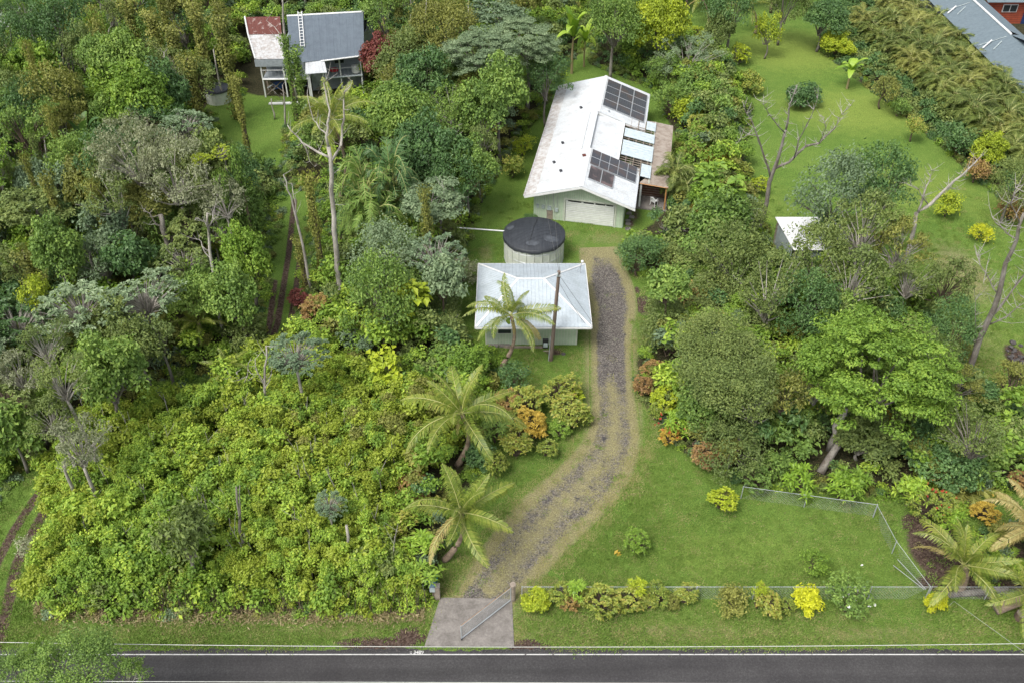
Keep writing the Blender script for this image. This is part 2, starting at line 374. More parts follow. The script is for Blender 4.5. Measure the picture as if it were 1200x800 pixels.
GLADES = [  # grass inside the woods: the old track, the blue house yard, the far left track
 [(338, 212), (378, 225), (364, 340), (345, 415), (272, 480), (185, 488), (172, 448), (255, 436), (290, 395), (306, 300), (322, 235)],
 [(262, 100), (300, 112), (440, 118), (345, 150), (335, 205), (262, 190), (238, 130)],
 [(-60, 548), (68, 538), (64, 600), (36, 650), (14, 745), (-120, 760)],
 [(-40, 196), (40, 186), (70, 240), (-40, 262)],
]
DRIVE = [(562, 712, 62), (575, 690, 60), (597, 662, 70), (625, 628, 74), (655, 597, 76), (684, 570, 72), (706, 542, 64), (718, 515, 54), (720, 485, 46), (717, 450, 42), (716, 415, 40), (716, 385, 42), (718, 362, 48), (713, 340, 52), (707, 315, 46), (701, 290, 38)]
xs = np.concatenate([[-1600, -700, -300, -160], np.arange(-90, -38, .5), np.arange(-38, -14, .2), np.arange(-14, 100.1, .5), [160, 300, 700, 1600]])
ys = np.concatenate([[-1500, -500, -150, -40, 0], np.arange(14, 26, .5), np.arange(26, 50, .2), np.arange(50, 55, .5), np.arange(55, 84, .2), np.arange(84, 140.1, .5), [160, 220, 400, 900, 2500]])
gx, gy = np.meshgrid(xs, ys)
X, Y = gx.ravel(), gy.ravel()
forest = np.zeros_like(X)
for P in FOREST: forest = np.maximum(forest, area_mask(X, Y, pxpoly(P), 0.5))
for P in GLADES: forest = np.minimum(forest, 1 - area_mask(X, Y, pxpoly(P), 0.5))
forest = np.where((Y > 140) | (X < -85), 1, forest)
soil = np.zeros_like(X); dry = np.zeros_like(X); lush = np.zeros_like(X); gravel = np.zeros_like(X)
for P, wd in (([(345, 235), (338, 300), (325, 380), (300, 440)], .26), ([(352, 300), (345, 350), (338, 392)], .24), ([(322, 330), (315, 385), (300, 410)], .24),
              ([(64, 553), (40, 585), (16, 622), (-4, 660), (-20, 700)], .30), ([(56, 592), (36, 628), (20, 660), (11, 700), (-2, 765)], .34)):
    soil = np.maximum(soil, np.clip(1.1 - seg_dist(X, Y, pxpoly(P)) / (wd * 1.6), 0, 1))
def blob(arr, px, py, rx, ry, amt):
    c = at(px, py); sc = px_per_m(c); a = rx / sc; b = ry / sc / 0.75
    np.maximum(arr, amt * np.clip(1.4 - np.hypot((X - c.x) / a, (Y - c.y) / b), 0, 1), out=arr)
for a in ((755, 358, 13, 16, 1.0), (745, 340, 8, 8, .7), (650, 412, 14, 6, .8), (380, 372, 22, 10, 1.0), (1098, 645, 34, 36, 1.1), (1115, 682, 44, 12, 1.1), (1072, 615, 16, 16, 1.0),
          (1192, 420, 14, 22, 1.0), (440, 753, 50, 7, 1.1), (482, 745, 20, 10, 1.3), (620, 757, 26, 8, 1.2), (745, 250, 8, 20, .6), (737, 262, 6, 12, .7), (548, 300, 3, 25, .5), (1160, 690, 60, 14, .7), (1190, 655, 30, 30, .6), (1150, 585, 40, 20, .5), (650, 100, 30, 14, .4), (965, 60, 12, 10, .5), (1010, 95, 12, 14, .5)):
    blob(soil, *a)
for a in ((600, 722, 600, 12, .35), (760, 742, 260, 12, .62), (1000, 742, 200, 12, .55), (250, 722, 200, 10, .62), (470, 722, 60, 8, .5), (1128, 320, 40, 60, .72), (1140, 400, 60, 60, .45), (1000, 720, 60, 12, .45),
          (715, 280, 50, 14, .50), (745, 290, 20, 20, .5), (650, 275, 45, 10, .45), (740, 420, 14, 60, .5), (690, 400, 14, 60, .45), (570, 300, 12, 30, .55), (720, 440, 20, 40, .5), (700, 60, 40, 20, .5), (760, 75, 20, 12, .4), (1185, 350, 30, 80, .4), (600, 440, 40, 30, .4), (940, 130, 90, 90, .25), (1040, 230, 80, 80, .3), (650, 380, 14, 14, .4)):
    blob(dry, *a)
for a in ((930, 60, 90, 60, .8), (1000, 130, 110, 60, .75), (1080, 220, 90, 60, .6), (900, 240, 60, 60, .5), (1160, 400, 60, 60, .5), (1170, 250, 60, 60, .5), (860, 650, 150, 40, .45), (640, 250, 60, 60, .3), (600, 200, 40, 60, .3)):
    blob(lush, *a)
D = pxpoly([(p[0], p[1]) for p in DRIVE]); dd = seg_dist(X, Y, D)
dry = np.maximum(dry, np.clip(1.15 - np.abs(dd - 1.5) / .8, 0, 1) * np.where(Y < 56, .8, .45))
dry = np.maximum(dry, .5 * np.clip(1 - np.abs(Y - 29.6) / 1.0, 0, 1))
for nm in ('soil', 'dry', 'lush', 'gravel', 'forest'): globals()[nm] = np.clip(globals()[nm], 0, 1)
rng = np.random.default_rng(5)
Z = 0.03 * np.sin(X * .31) * np.cos(Y * .27) * ((Y > 34) & (Y < 140) & (np.abs(X) < 95)) + 0
Z = Z * (seg_dist(X, Y, D) > 3) * ~((X > -6) & (X < 18) & (Y > 50) & (Y < 96))
nx_, ny_ = len(xs), len(ys)
ii = np.arange(nx_ * ny_).reshape(ny_, nx_)
gq = np.stack([ii[:-1, :-1], ii[:-1, 1:], ii[1:, 1:], ii[1:, :-1]], -1).reshape(-1, 4)
me = bpy.data.meshes.new('ground'); me.from_pydata(np.stack([X, Y, Z], -1).tolist(), [], gq.tolist())
for nm in ('soil', 'dry', 'lush', 'gravel', 'forest'):
    a = me.attributes.new(nm, 'FLOAT', 'POINT'); a.data.foreach_set('value', globals()[nm].astype(np.float32))
me.materials.append(M['ground']); me.polygons.foreach_set('use_smooth', np.ones(len(gq), bool))
g = bpy.data.objects.new('ground', me); C.objects.link(g); tag(g, 'mown lawns and forest floor under the whole scene', kind='structure')

# driveway: its own sheet just above the lawn, gravel worn thin and grassy towards its edges
def driveway():
    pts = []; 
    for px, py, wp in DRIVE:
        c = at(px, py); pts.append((c.x, c.y, wp / px_per_m(c) / 2))
    P = []; n = len(pts)
    for i in range(n - 1):            # smooth by Catmull-Rom
        p0, p1, p2, p3 = [np.array(pts[min(max(j, 0), n - 1)]) for j in (i - 1, i, i + 1, i + 2)]
        for t in np.linspace(0, 1, 8, endpoint=False):
            P.append(.5 * (2 * p1 + (p2 - p0) * t + (2 * p0 - 5 * p1 + 4 * p2 - p3) * t * t + (3 * p1 - p0 - 3 * p2 + p3) * t ** 3))
    P.append(np.array(pts[-1])); P = np.array(P)
    T = np.gradient(P[:, :2], axis=0); T /= np.linalg.norm(T, axis=1)[:, None]; N = np.stack([T[:, 1], -T[:, 0]], 1)
    K = 15; ss = np.linspace(-1, 1, K); V = []; at_ = {'gravel': [], 'dry': [], 'soil': [], 'lush': [], 'forest': []}
    for i, p in enumerate(P):
        f = i / (len(P) - 1)
        for s in ss:
            wd = p[2] + .35; q = p[:2] + N[i] * s * wd
            V.append((q[0], q[1], .014))
            a = abs(s) * wd / p[2]
            core = 1.1 - max(0, a - .42) * 1.5
            tracks = .53 + .14 * math.exp(-((a - .5) / .28) ** 2)
            gvl = min(core, tracks if f < .62 else .78) if f < .72 else core * .74
            if a > .92: gvl = min(gvl, .15)
            if f > .90: gvl *= max(0, (1 - f) / .10) ** .6
            at_['gravel'].append(max(0, min(1, gvl - (.12 if .05 < f < .6 else 0))))
            at_['dry'].append(max(0, min(1, .95 - max(0, a - 1.0) * 2.2))); at_['soil'].append(0); at_['lush'].append(0); at_['forest'].append(0)
    r = len(P); Fq = [(i * K + j, i * K + j + 1, (i + 1) * K + j + 1, (i + 1) * K + j) for i in range(r - 1) for j in range(K - 1)]
    me = bpy.data.meshes.new('driveway'); me.from_pydata(V, [], Fq)
    for k, v in at_.items():
        a = me.attributes.new(k, 'FLOAT', 'POINT'); a.data.foreach_set('value', np.array(v, np.float32))
    me.materials.append(M['ground']); o = bpy.data.objects.new('driveway', me); C.objects.link(o)
    tag(o, 'curving gravel driveway from the concrete apron up to the garage', kind='structure')
driveway()

# road with its broken edge, line, number and crack
YE = 28.55
mb = MB(); random.seed(3)
ex = [(-300 + i * 20) for i in range(11)] + [(-80 + i * .25) for i in range(641)] + [(90 + i * 20) for i in range(11)]
v = []; f = []
for i, x in enumerate(ex):
    j = random.uniform(-.10, .05) + .05 * sin(x * .7) if abs(x) < 80 else 0
    v += [(x, 20.6, .02), (x, YE - .12 + j, .02), (x, 20.6, -.3), (x, YE - .10 + j, -.3)]
for i in range(len(ex) - 1):
    a, b = i * 4, i * 4 + 4
    f += [(a, b, b + 1, a + 1), (a + 1, b + 1, b + 3, a + 3)]
mb.add(v, f); tag(mb.build('road', 'asphalt'), 'dark grey asphalt road along the bottom verge', kind='structure')
yl = at(600, 766.5).y
mb = MB(); mb.prism([(-300, yl - .03, .025), (300, yl - .03, .025), (300, yl + .03, .025), (-300, yl + .03, .025)], .004)
tag(mb.build('road_edge_line', 'paint_line'), 'solid white edge line painted along the road', kind='structure')
def text_obj(name, s, loc, size, mat, rot=(0, 0, 0), parent=None):
    cu = bpy.data.curves.new(name, 'FONT'); cu.body = s; cu.size = size; cu.extrude = 0.002; cu.offset = 0.006
    o = bpy.data.objects.new(name, cu); C.objects.link(o); o.location = loc; o.rotation_euler = rot
    dg = bpy.context.evaluated_depsgraph_get(); me2 = bpy.data.meshes.new_from_object(o.evaluated_get(dg))
    bpy.data.objects.remove(o); me2.materials.clear(); me2.materials.append(M[mat])
    o = bpy.data.objects.new(name, me2); C.objects.link(o); o.location = loc; o.rotation_euler = rot
    return o
p = at(480, 766.2)
o = text_obj('painted_house_number', ':: 3489', (p.x, p.y + .03, .024), .26, 'paint_line'); o['kind'] = 'structure'; o['label'] = 'white house number painted on the road edge beside the apron'; o.scale = (1.05, 1, 1)
mb = MB(); q = at(532, 768); pts = [(q.x + .02 * i + .05 * random.uniform(-1, 1), q.y - .09 * i, .0215) for i in range(9)]
for a, b in zip(pts[:-1], pts[1:]):
    mb.add([(a[0] - .012, a[1], .0225), (a[0] + .012, a[1], .0225), (b[0] + .012, b[1], .0225), (b[0] - .012, b[1], .0225)], [(0, 1, 2, 3)])
tag(mb.build('road_crack', 'black'), 'thin black crack in the asphalt below the apron', kind='structure')
# concrete apron
mb = MB(); A = [at(497.5, 757), at(602.5, 757), at(600, 702), at(516, 700)]
mb.prism([(a.x, a.y, .05) for a in A][::1], .12)
tag(mb.build('concrete_apron', 'concrete'), 'stained grey concrete apron between road and gravel drive', kind='structure')

# ------------------------------------------------------------------ foliage generators
def rnd_dirs(rng, n, zmin=-1.0):
    z = rng.uniform(zmin, 1, n); a = rng.uniform(0, 2 * pi, n); r = np.sqrt(np.maximum(0, 1 - z * z))
    return np.stack([r * np.cos(a), r * np.sin(a), z], 1)
def nrm(a): return a / np.maximum(1e-9, np.linalg.norm(a, axis=1))[:, None]
def leaf_quads(rng, P, N, L, W, fold=0.18, droop=0.0):
    """rhombic leaves, folded along the midrib"""
    n = len(P); t = nrm(np.cross(N, nrm(rng.normal(size=(n, 3))))); 
    if droop: t = nrm(t + np.array([0, 0, -droop]))
    s = nrm(np.cross(N, t)); L = np.asarray(L).reshape(-1, 1) * np.ones((n, 1)); W = np.asarray(W).reshape(-1, 1) * np.ones((n, 1))
    a = P - t * L * .5; b = P + s * W * .5 + N * W * fold; c = P + t * L * .5; d = P - s * W * .5 + N * W * fold
    return np.stack([a, b, c, d], 1)
def lobes(rng, k=7): return rnd_dirs(rng, k), rng.uniform(-.42, .46, k)
def lobe_r(D_, lb):
    r = np.ones(len(D_))
    for d, a in zip(*lb): r += a * np.clip((D_ @ d - .35) / .65, 0, 1)
    return r
def crown_mesh(name, seed, rx, rz, nclump, rc, nleaf, L, W, style='lobed', zmin=-.35, limbs=True, mats=('mid', 'bark')):
    rng = np.random.default_rng(seed); mb = MB(); lb = lobes(rng); lb = (lb[0], lb[1] * (.3 if style == 'layer' and rx > 4 else 1))
    D_ = rnd_dirs(rng, nclump, zmin); rad = lobe_r(D_, lb) * rng.uniform(.45, 1.0, nclump) ** .6
    Cn = D_ * rad[:, None] * np.array([rx - rc * .5, rx - rc * .5, rz - rc * .4])
    if style == 'layer': Cn[:, 2] = np.round(Cn[:, 2] / (rz * .17)) * rz * .17 + rng.normal(0, .06, nclump)
    Q = []; T = []
    for i, c in enumerate(Cn):
        k = int(nleaf * rng.uniform(.6, 1.3)); d = rnd_dirs(rng, k, -.25 if style != 'layer' else -1)
        r = rc * rng.uniform(.5, 1.35); fl = {'lobed': .75, 'layer': .22, 'loose': .8, 'grey': .55, 'fine': .8, 'umb': .35}[style]
        P = c + d * (rng.uniform(.35, 1.0, k) ** .5)[:, None] * r * np.array([1, 1, fl])
        P += rng.normal(0, r * (.25 if style == 'loose' else .14 if style in ('lobed', 'grey') else .05), (k, 3))
        up = np.array([0, 0, 1.0 if style in ('layer', 'umb') else .55])
        N = nrm(d * .6 + up + rng.normal(0, .38, (k, 3)))
        ct = rng.uniform(-.25, .25)
        Q.append(leaf_quads(rng, P, N, L * rng.uniform(.7, 1.3, k), W * rng.uniform(.7, 1.3, k), droop=.3 if style != 'layer' else .1))
        T.append(np.clip(rng.uniform(.1, .9, k) + ct, 0, 1))
    mb.quads(np.concatenate(Q), 0, np.concatenate(T))
    if limbs:
        sel = rng.permutation(nclump)[:min(nclump, 16 if style != 'grey' else 34)]
        for i in sel:
            c = Cn[i]; b = np.array([rng.normal(0, .1), rng.normal(0, .1), -rz * .75]); mid = (b * .5 + c * .5) * np.array([.8, .8, 1]) + rng.normal(0, .12 * rx / 3, 3)
            mb.tube([b, mid, c * (1.0 if style != 'grey' else 1.12)], [.026 * rx, .015 * rx, .004 * rx + .006], 4, 1, False)
    return mb.mesh(name, list(mats))
CR = {}
def reg(fam, size, *a, **k): CR.setdefault(fam, []).append((size, crown_mesh('crown_' + fam, *a, **k)))
for s in (1, 2):
    reg('lobed', 1.2, 10 + s, 1.2, 1.0, 46, .42, 80, .20, .12, zmin=-.6)
    reg('lobed', 2.4, 20 + s, 2.4, 1.9, 62, .62, 120, .25, .15)
    reg('lobed', 4.0, 30 + s, 4.0, 2.9, 120, .85, 135, .30, .18)
    reg('layer', 2.4, 40 + s, 2.4, 1.5, 75, .62, 90, .24, .11, style='layer')
    reg('layer', 4.4, 50 + s, 4.4, 3.0, 230, .72, 170, .185, .105, style='layer')
    reg('loose', 1.3, 60 + s, 1.3, 1.1, 24, .45, 60, .20, .10, style='loose', zmin=-.6)
    reg('loose', 2.6, 70 + s, 2.6, 2.2, 52, .65, 85, .22, .11, style='loose')
    reg('loose', 4.2, 80 + s, 4.2, 3.2, 100, .9, 105, .25, .13, style='loose')
    reg('fine', 2.4, 600 + s, 2.4, 1.8, 64, .6, 190, .125, .075, style='loose')
    reg('fine', 4.0, 610 + s, 4.0, 3.0, 130, .8, 190, .17, .10, style='loose')
    reg('grey', 2.4, 90 + s, 2.4, 1.8, 48, .50, 60, .18, .10, style='grey')
    reg('grey', 4.0, 100 + s, 4.0, 2.6, 90, .70, 85, .20, .11, style='grey')

def star_crown(name, seed, rx, rz, heads, leaves, Ls, zmin=-.2, up=.5, wid=.35, limbs=True, seg=2, base=False, mats=('mid', 'bark')):
    """plants made of rosettes of long or broad leaves (cecropia, croton, ti, big-leaf vines)"""
    rng = np.random.default_rng(seed); mb = MB(); lb = lobes(rng)
    D_ = rnd_dirs(rng, heads, zmin); Cn = D_ * (lobe_r(D_, lb) * rng.uniform(.35, 1, heads) ** .5)[:, None] * np.array([rx, rx, rz])
    for c in Cn:
        k = int(leaves * rng.uniform(.75, 1.25)); az = rng.uniform(0, 2 * pi) + np.arange(k) * 2.4; el = rng.uniform(up - .55, up + .45, k)
        L = Ls * rng.uniform(.65, 1.2, k); W = L * wid; d = np.stack([np.cos(az) * np.cos(el), np.sin(az) * np.cos(el), np.sin(el)], 1)
        s = nrm(np.cross(d, np.array([0, 0, 1.0]) + rng.normal(0, .15, (k, 3)))); a = c + d * L[:, None] * .08
        mid = c + d * L[:, None] * .55 + np.array([0, 0, .02]); tip = c + d * L[:, None] + np.array([0, 0, -1]) * (L * .28)[:, None]
        Wm = W[:, None]; q1 = np.stack([a, mid + s * Wm / 2, mid + np.array([0, 0, -.01]), mid - s * Wm / 2], 1)
        q1 = np.stack([a, mid + s * Wm / 2, tip, mid - s * Wm / 2], 1); t = np.clip(rng.uniform(0, 1, k) * .7 + rng.uniform(0, .3), 0, 1)
        mb.quads(q1, 0, t)
        if limbs: 
            b = np.array([c[0] * .15, c[1] * .15, -rz * (.9 if not base else 1.0)]); mb.tube([b, (b + c) / 2 * np.array([.75, .75, 1.05]), c], [.03 * rx + .012, .018 * rx + .008, .012], 4, 1, False)
    return mb.mesh(name, list(mats))
def regs(fam, size, *a, **k): CR.setdefault(fam, []).append((size, star_crown('crown_' + fam, *a, **k)))
for s in (1, 2):
    regs('cecropia', 2.6, 110 + s, 2.5, 1.5, 105, 11, .40, up=.25, wid=.5)
    regs('croton', 1.0, 120 + s, .85, .75, 84, 13, .24, zmin=-.5, up=.6, wid=.42)
    regs('croton', 1.9, 130 + s, 1.7, 1.2, 190, 13, .26, zmin=-.5, up=.6, wid=.42)
    regs('ti', 1.0, 140 + s, .9, .7, 16, 16, .55, zmin=-.3, up=.6, wid=.2)
    regs('bigleaf', 1.3, 150 + s, 1.2, 1.1, 26, 6, .62, zmin=-.4, up=.1, wid=.72, limbs=False)

def column_mesh(seed, r, h, n, L, W, mats=('vine', 'bark')):
    rng = np.random.default_rng(seed); mb = MB()
    z = rng.uniform(0, 1, n) ** .9; a = rng.uniform(0, 2 * pi, n)
    env = r * (.22 + .42 * np.sin(z * 7 + rng.uniform(0, 6)) ** 2 * (.6 + .4 * np.sin(a * 2 + z * 13)) + .45 * z ** 4) * rng.uniform(.3, 1.35, n)
    P = np.stack([np.cos(a) * env, np.sin(a) * env, z * h], 1); N = nrm(np.stack([np.cos(a), np.sin(a), np.full(n, .6)], 1) + rng.normal(0, .35, (n, 3)))
    mb.quads(leaf_quads(rng, P, N, L, W, droop=.6), 0, rng.uniform(0, 1, n)); return mb.mesh('crown_vines', list(mats))
CR['column'] = [(1.0, column_mesh(160 + i, 1.0, 9.0, 2600, .24, .14)) for i in range(3)]

# fronds -----------------------------------------------------------
def frond_mesh(seed, L, el, droop, nst=50, ll=.85, lw=.068, mats=('frond', 'rib'), twist=0.0):
    rng = np.random.default_rng(seed); mb = MB(); n = 14
    pts = []; p = np.zeros(3); e = el
    for i in range(n + 1):
        pts.append(p.copy()); e -= droop / n * (0.5 + 1.0 * i / n); p = p + np.array([cos(e), 0, sin(e)]) * L / n
    pts = np.array(pts); t_ = np.linspace(0, 1, n + 1)
    mb.tube(pts, [max(.010, .040 * (1 - .75 * t)) for t in t_], 4, 1, False)
    st = np.linspace(.12, .99, nst); Q = []; T = []
    for s in (-1, 1):
        for t in st:
            if rng.random() < .06: continue
            b = np.array([np.interp(t, t_, pts[:, k]) for k in range(3)]); i = min(n - 1, int(t * n)); tg = pts[i + 1] - pts[i]; tg /= np.linalg.norm(tg)
            l = ll * (sin(pi * min(1, t * .85 + .17)) ** .6) * rng.uniform(.85, 1.1); fw = .55 + .5 * t
            side = np.array([0, s, 0]); upv = np.cross(tg, side) * s; upv = upv if upv[2] > 0 else -upv
            d1 = side * 1.0 + tg * fw + upv * rng.uniform(.05, .25); d1 /= np.linalg.norm(d1); d2 = d1 + np.array([0, 0, -rng.uniform(.9, 2.4)]); d2 /= np.linalg.norm(d2)
            w1 = tg * lw * .5; m_ = b + d1 * l * .5; e_ = m_ + d2 * l * .5; tt = rng.uniform(0, 1)
            Q.append([b - w1 * .6, b + w1 * .6, m_ + w1, m_ - w1]); Q.append([m_ - w1, m_ + w1, e_ + w1 * .2, e_ - w1 * .2]); T += [tt, tt]
    mb.quads(np.array(Q), 0, np.array(T)); return mb.mesh('frond', list(mats))
FR = {'up': [frond_mesh(1, 3.6, 1.35, .7), frond_mesh(2, 3.8, 1.15, 1.0)], 'mid': [frond_mesh(3, 4.2, .85, 1.5), frond_mesh(4, 4.0, .7, 1.3)],
      'low': [frond_mesh(5, 4.1, .35, 1.3), frond_mesh(6, 4.2, .2, 1.2)], 'hang': [frond_mesh(7, 3.8, -.15, 1.1), frond_mesh(8, 3.5, -.4, .9)],
      'dead': [frond_mesh(9, 3.0, -.6, .9, nst=30, ll=.6, mats=('frond_dry', 'rib'))]}
def coconut(base, top, label, size=1.0, seed=0, nf=19, mat=None, dead=1, group='coconut palms in the garden', cat='palm tree', nuts=6, tr=.16):
    rnd = random.Random(seed); base = Vector(base); top = Vector(top)
    t = thing('coconut_palm', base, label, cat, group)
    mb = MB(); k = 12; pts = []
    for i in range(k + 1):
        f = i / k; q = base.lerp(top, f) + Vector((0, 0, 0)); q.x += .12 * sin(f * pi) * (top.z); pts.append(tuple(q))
    rad = [tr * (1.4 - .65 * min(1, i / k * 2.2)) * (1 + (.07 if i % 2 else 0)) for i in range(k + 1)]
    mb.tube(pts, rad, 9, 0); mb.build('trunk', 'palm_trunk', t, smooth=True)
    off = top - base
    for i in range(nf):
        f = i / nf; kind = 'up' if f < .27 else 'mid' if f < .66 else 'low' if f < .88 else 'hang'
        az = i * 2.39996 + rnd.uniform(-.25, .25); me = rnd.choice(FR[kind]); s = size * rnd.uniform(.88, 1.1) * (.9 if kind == 'up' else 1)
        fr = link('frond', me, t, off, (rnd.uniform(-.6, .6), rnd.uniform(-.15, .15), az), (s, s, s))
        if mat or (kind == 'hang' and rnd.random() < .35):
            fr.material_slots[0].link = 'OBJECT'; fr.material_slots[0].material = M[mat or 'frond_dry']
    for i in range(dead): link('frond', FR['dead'][0], t, off - Vector((0, 0, .25)), (0, .3, rnd.uniform(0, 6.28)), (size * .5,) * 3)
    if nuts:
        for i in range(nuts):
            mb = MB(); a = rnd.uniform(0, 6.28); c = off + Vector((cos(a) * .28, sin(a) * .28, -.3 - rnd.uniform(0, .2)))
            rr = [0.01, .09, .12, .09, .01]; mb.tube([tuple(c + Vector((0, 0, .14 - .07 * j))) for j in range(5)], rr, 7)
            o = bpy.data.objects.new('coconut', mb.mesh('coconut', ['ti'], smooth=True)); C.objects.link(o); o.parent = t
    return t
# areca clump (many arching fronds, one crown mesh; each stem separate is far below 10 px)
def areca_mesh(seed, nf, L, h, mats=('areca', 'rib'), lw=.07):
    rng = np.random.default_rng(seed); mb = MB()
    for i in range(nf):
        az = i * 2.4 + rng.uniform(-.3, .3); el = rng.uniform(.5, 1.35); b = np.array([cos(az), sin(az), 0]) * rng.uniform(.1, .7) + np.array([0, 0, h * rng.uniform(.45, 1)])
        n = 7; p = b.copy(); e = el; pts = []; dr = rng.uniform(1.3, 2.2); Lf = L * rng.uniform(.75, 1.15); hd = np.array([cos(az), sin(az), 0]); sd_ = np.array([-sin(az), cos(az), 0])
        for j in range(n + 1): pts.append(p.copy()); e -= dr / n; p = p + (hd * cos(e) + np.array([0, 0, sin(e)])) * Lf / n
        pts = np.array(pts); mb.tube(pts, [.022 * (1 - .8 * j / n) + .004 for j in range(n + 1)], 3, 1, False)
        t_ = np.linspace(0, 1, n + 1); Q = []; T = []; tv = rng.uniform(0, 1)
        for s in (-1, 1):
            for t in np.linspace(.12, .98, 17):
                c = np.array([np.interp(t, t_, pts[:, k]) for k in range(3)]); jj = min(n - 1, int(t * n)); tg = pts[jj + 1] - pts[jj]; tg /= np.linalg.norm(tg)
                l = .55 * (sin(pi * min(1, t * .8 + .2)) ** .6) * rng.uniform(.8, 1.15); d = sd_ * s + tg * .7 + np.array([0, 0, rng.uniform(-.5, .3)]); d /= np.linalg.norm(d)
                w_ = tg * lw * .6; Q.append([c - w_, c + w_, c + d * l + w_ * .2, c + d * l - w_ * .2]); T.append(np.clip(tv * .6 + rng.uniform(0, .4), 0, 1))
        mb.quads(np.array(Q), 0, np.array(T))
    for i in range(6):
        a = i * 1.05; mb.tube([(cos(a) * .25, sin(a) * .25, 0), (cos(a) * .4, sin(a) * .4, h * .9)], [.06, .035], 5, 1, False)
    return mb.mesh('crown_areca', list(mats))
CR['areca'] = [(2.2, areca_mesh(200 + i, 60, 2.1, 3.0, lw=.085)) for i in range(4)]
CR['fern'] = [(1.5, areca_mesh(210 + i, 14, 1.9, .5, ('ti', 'rib'), lw=.11)) for i in range(2)]

def banana_mesh(seed, nl, L, h, wid=.42):
    rng = np.random.default_rng(seed); mb = MB(); mb.tube([(0, 0, 0), (.05, 0, h * .5), (0, 0, h)], [.16, .13, .09], 7, 1)
    for i in range(nl):
        az = i * 2.4; el = rng.uniform(.5, 1.4) if i > 2 else 1.4; hd = np.array([cos(az), sin(az), 0]); sd_ = np.array([-sin(az), cos(az), 0]); p = np.array([0, 0, h]); e = el; n = 7; dr = rng.uniform(.8, 1.6); Lf = L * rng.uniform(.8, 1.1)
        A_ = []; B_ = []; M_ = []
        for j in range(n + 1):
            t = j / n; w_ = wid * sin(pi * min(1, .08 + t * .9)) ** .6 * (0.12 if t < .1 else 1); up = np.array([0, 0, 1.0])
            M_.append(p.copy()); A_.append(p + sd_ * w_ - up * w_ * -.15); B_.append(p - sd_ * w_ + up * w_ * .15); e -= dr / n; p = p + (hd * cos(e) + up * sin(e)) * Lf / n
        Q = []
        for j in range(n): Q.append([M_[j], M_[j + 1], A_[j + 1], A_[j]]); Q.append([M_[j], B_[j], B_[j + 1], M_[j + 1]])
        mb.quads(np.array(Q), 0, np.full(len(Q), rng.uniform(0, 1)))
    return mb.mesh('crown_banana', ['ti', 'straw'])
CR['banana'] = [(1.8, banana_mesh(220 + i, 9, 2.1, 1.6)) for i in range(2)]

# ------------------------------------------------------------------ placing plants
NAMES = {'lobed': 'broadleaf_tree', 'layer': 'canopy_tree', 'loose': 'leafy_tree', 'grey': 'forest_tree', 'fine': 'fine_leaved_tree', 'cecropia': 'trumpet_tree', 'croton': 'croton_shrub', 'ti': 'ti_plant',
         'bigleaf': 'vine_plant', 'column': 'vine_covered_tree', 'areca': 'areca_palm', 'fern': 'tree_fern', 'banana': 'banana_plant'}
rp = random.Random(77)
def plant(px, py, rpx, h, fam, mat, label, group=None, flat=1.0, bark='bark', lean=(0, 0), name=None, cat=None, vine_h=None, stem=False):
    """(px, py): where the crown's middle shows; h: height of the crown's middle above ground; rpx: crown radius"""
    c = at(px, py, h); Rm = rpx / px_per_m(c)
    if h < 4 and Rm < 3 and not stem and fam in ('lobed', 'loose', 'grey', 'croton'):
        h = min(h, Rm * .9); c = at(px, py, h); Rm = rpx / px_per_m(c)
    if fam in ('lobed', 'loose', 'grey') and h >= 3 and rpx < 60: flat = min(1.45, max(.9, h * .72 / (Rm * .78)))
    fams = CR[fam]; sz = min(fams, key=lambda s: abs(math.log(s[0] / Rm)))[0]; me = rp.choice([m for s_, m in fams if s_ == sz]); s = Rm / sz
    nm = name or (NAMES[fam] if not (fam in ('lobed', 'loose', 'layer') and h < 1.9) else 'leafy_shrub')
    ct = cat or ('tree' if nm.endswith('tree') else 'palm' if nm == 'areca_palm' else 'shrub' if nm.endswith('shrub') else 'plant')
    base = Vector((c.x - lean[0], c.y - lean[1], 0))
    t = thing(nm, base, label, ct, group)
    if fam in ('areca', 'fern', 'banana'):
        hz = {'areca': 3.0, 'fern': .5, 'banana': 1.9}[fam]
        link('crown', me, t, (0, 0, 0), (0, 0, rp.uniform(0, 6.28)), (s, s, max(.5, h / hz) if fam != 'fern' else s), {0: mat}); return t
    if fam == 'column':
        hh = vine_h or h * 1.25
        link('crown', me, t, (0, 0, 0), (0, 0, rp.uniform(0, 6.28)), (Rm, Rm, hh / 9.0), {0: mat})
        mb = MB(); mb.tube([(base.x, base.y, 0), (base.x + .1, base.y, hh * .5), (base.x - .05, base.y, hh * .97)], [.22, .16, .05], 6); mb.build('trunk', bark, t); return t
    rot = rp.uniform(0, 6.28); szz = s * flat
    ax = rp.uniform(.86, 1.16) if rpx < 80 else 1.0; link('crown', me, t, (lean[0], lean[1], h), (rp.uniform(-.12, .12), rp.uniform(-.12, .12), rot), (s * ax, s / ax, szz), {0: mat, 1: bark})
    if fam in ('bigleaf',): return t
    zt = max(.15, h - sz * .8 * szz * .7); r0 = .036 * Rm + .006 * h + .02
    mb = MB(); k = 5; j = rp.uniform(-.25, .25)
    mb.tube([(base.x + lean[0] * f + j * sin(f * 3.1), base.y + lean[1] * f, zt * f) for f in [i / k for i in range(k + 1)]], [r0 * (1.25 - .6 * i / k) for i in range(k + 1)], 6)
    mb.build('trunk', bark, t, smooth=True)
    return t

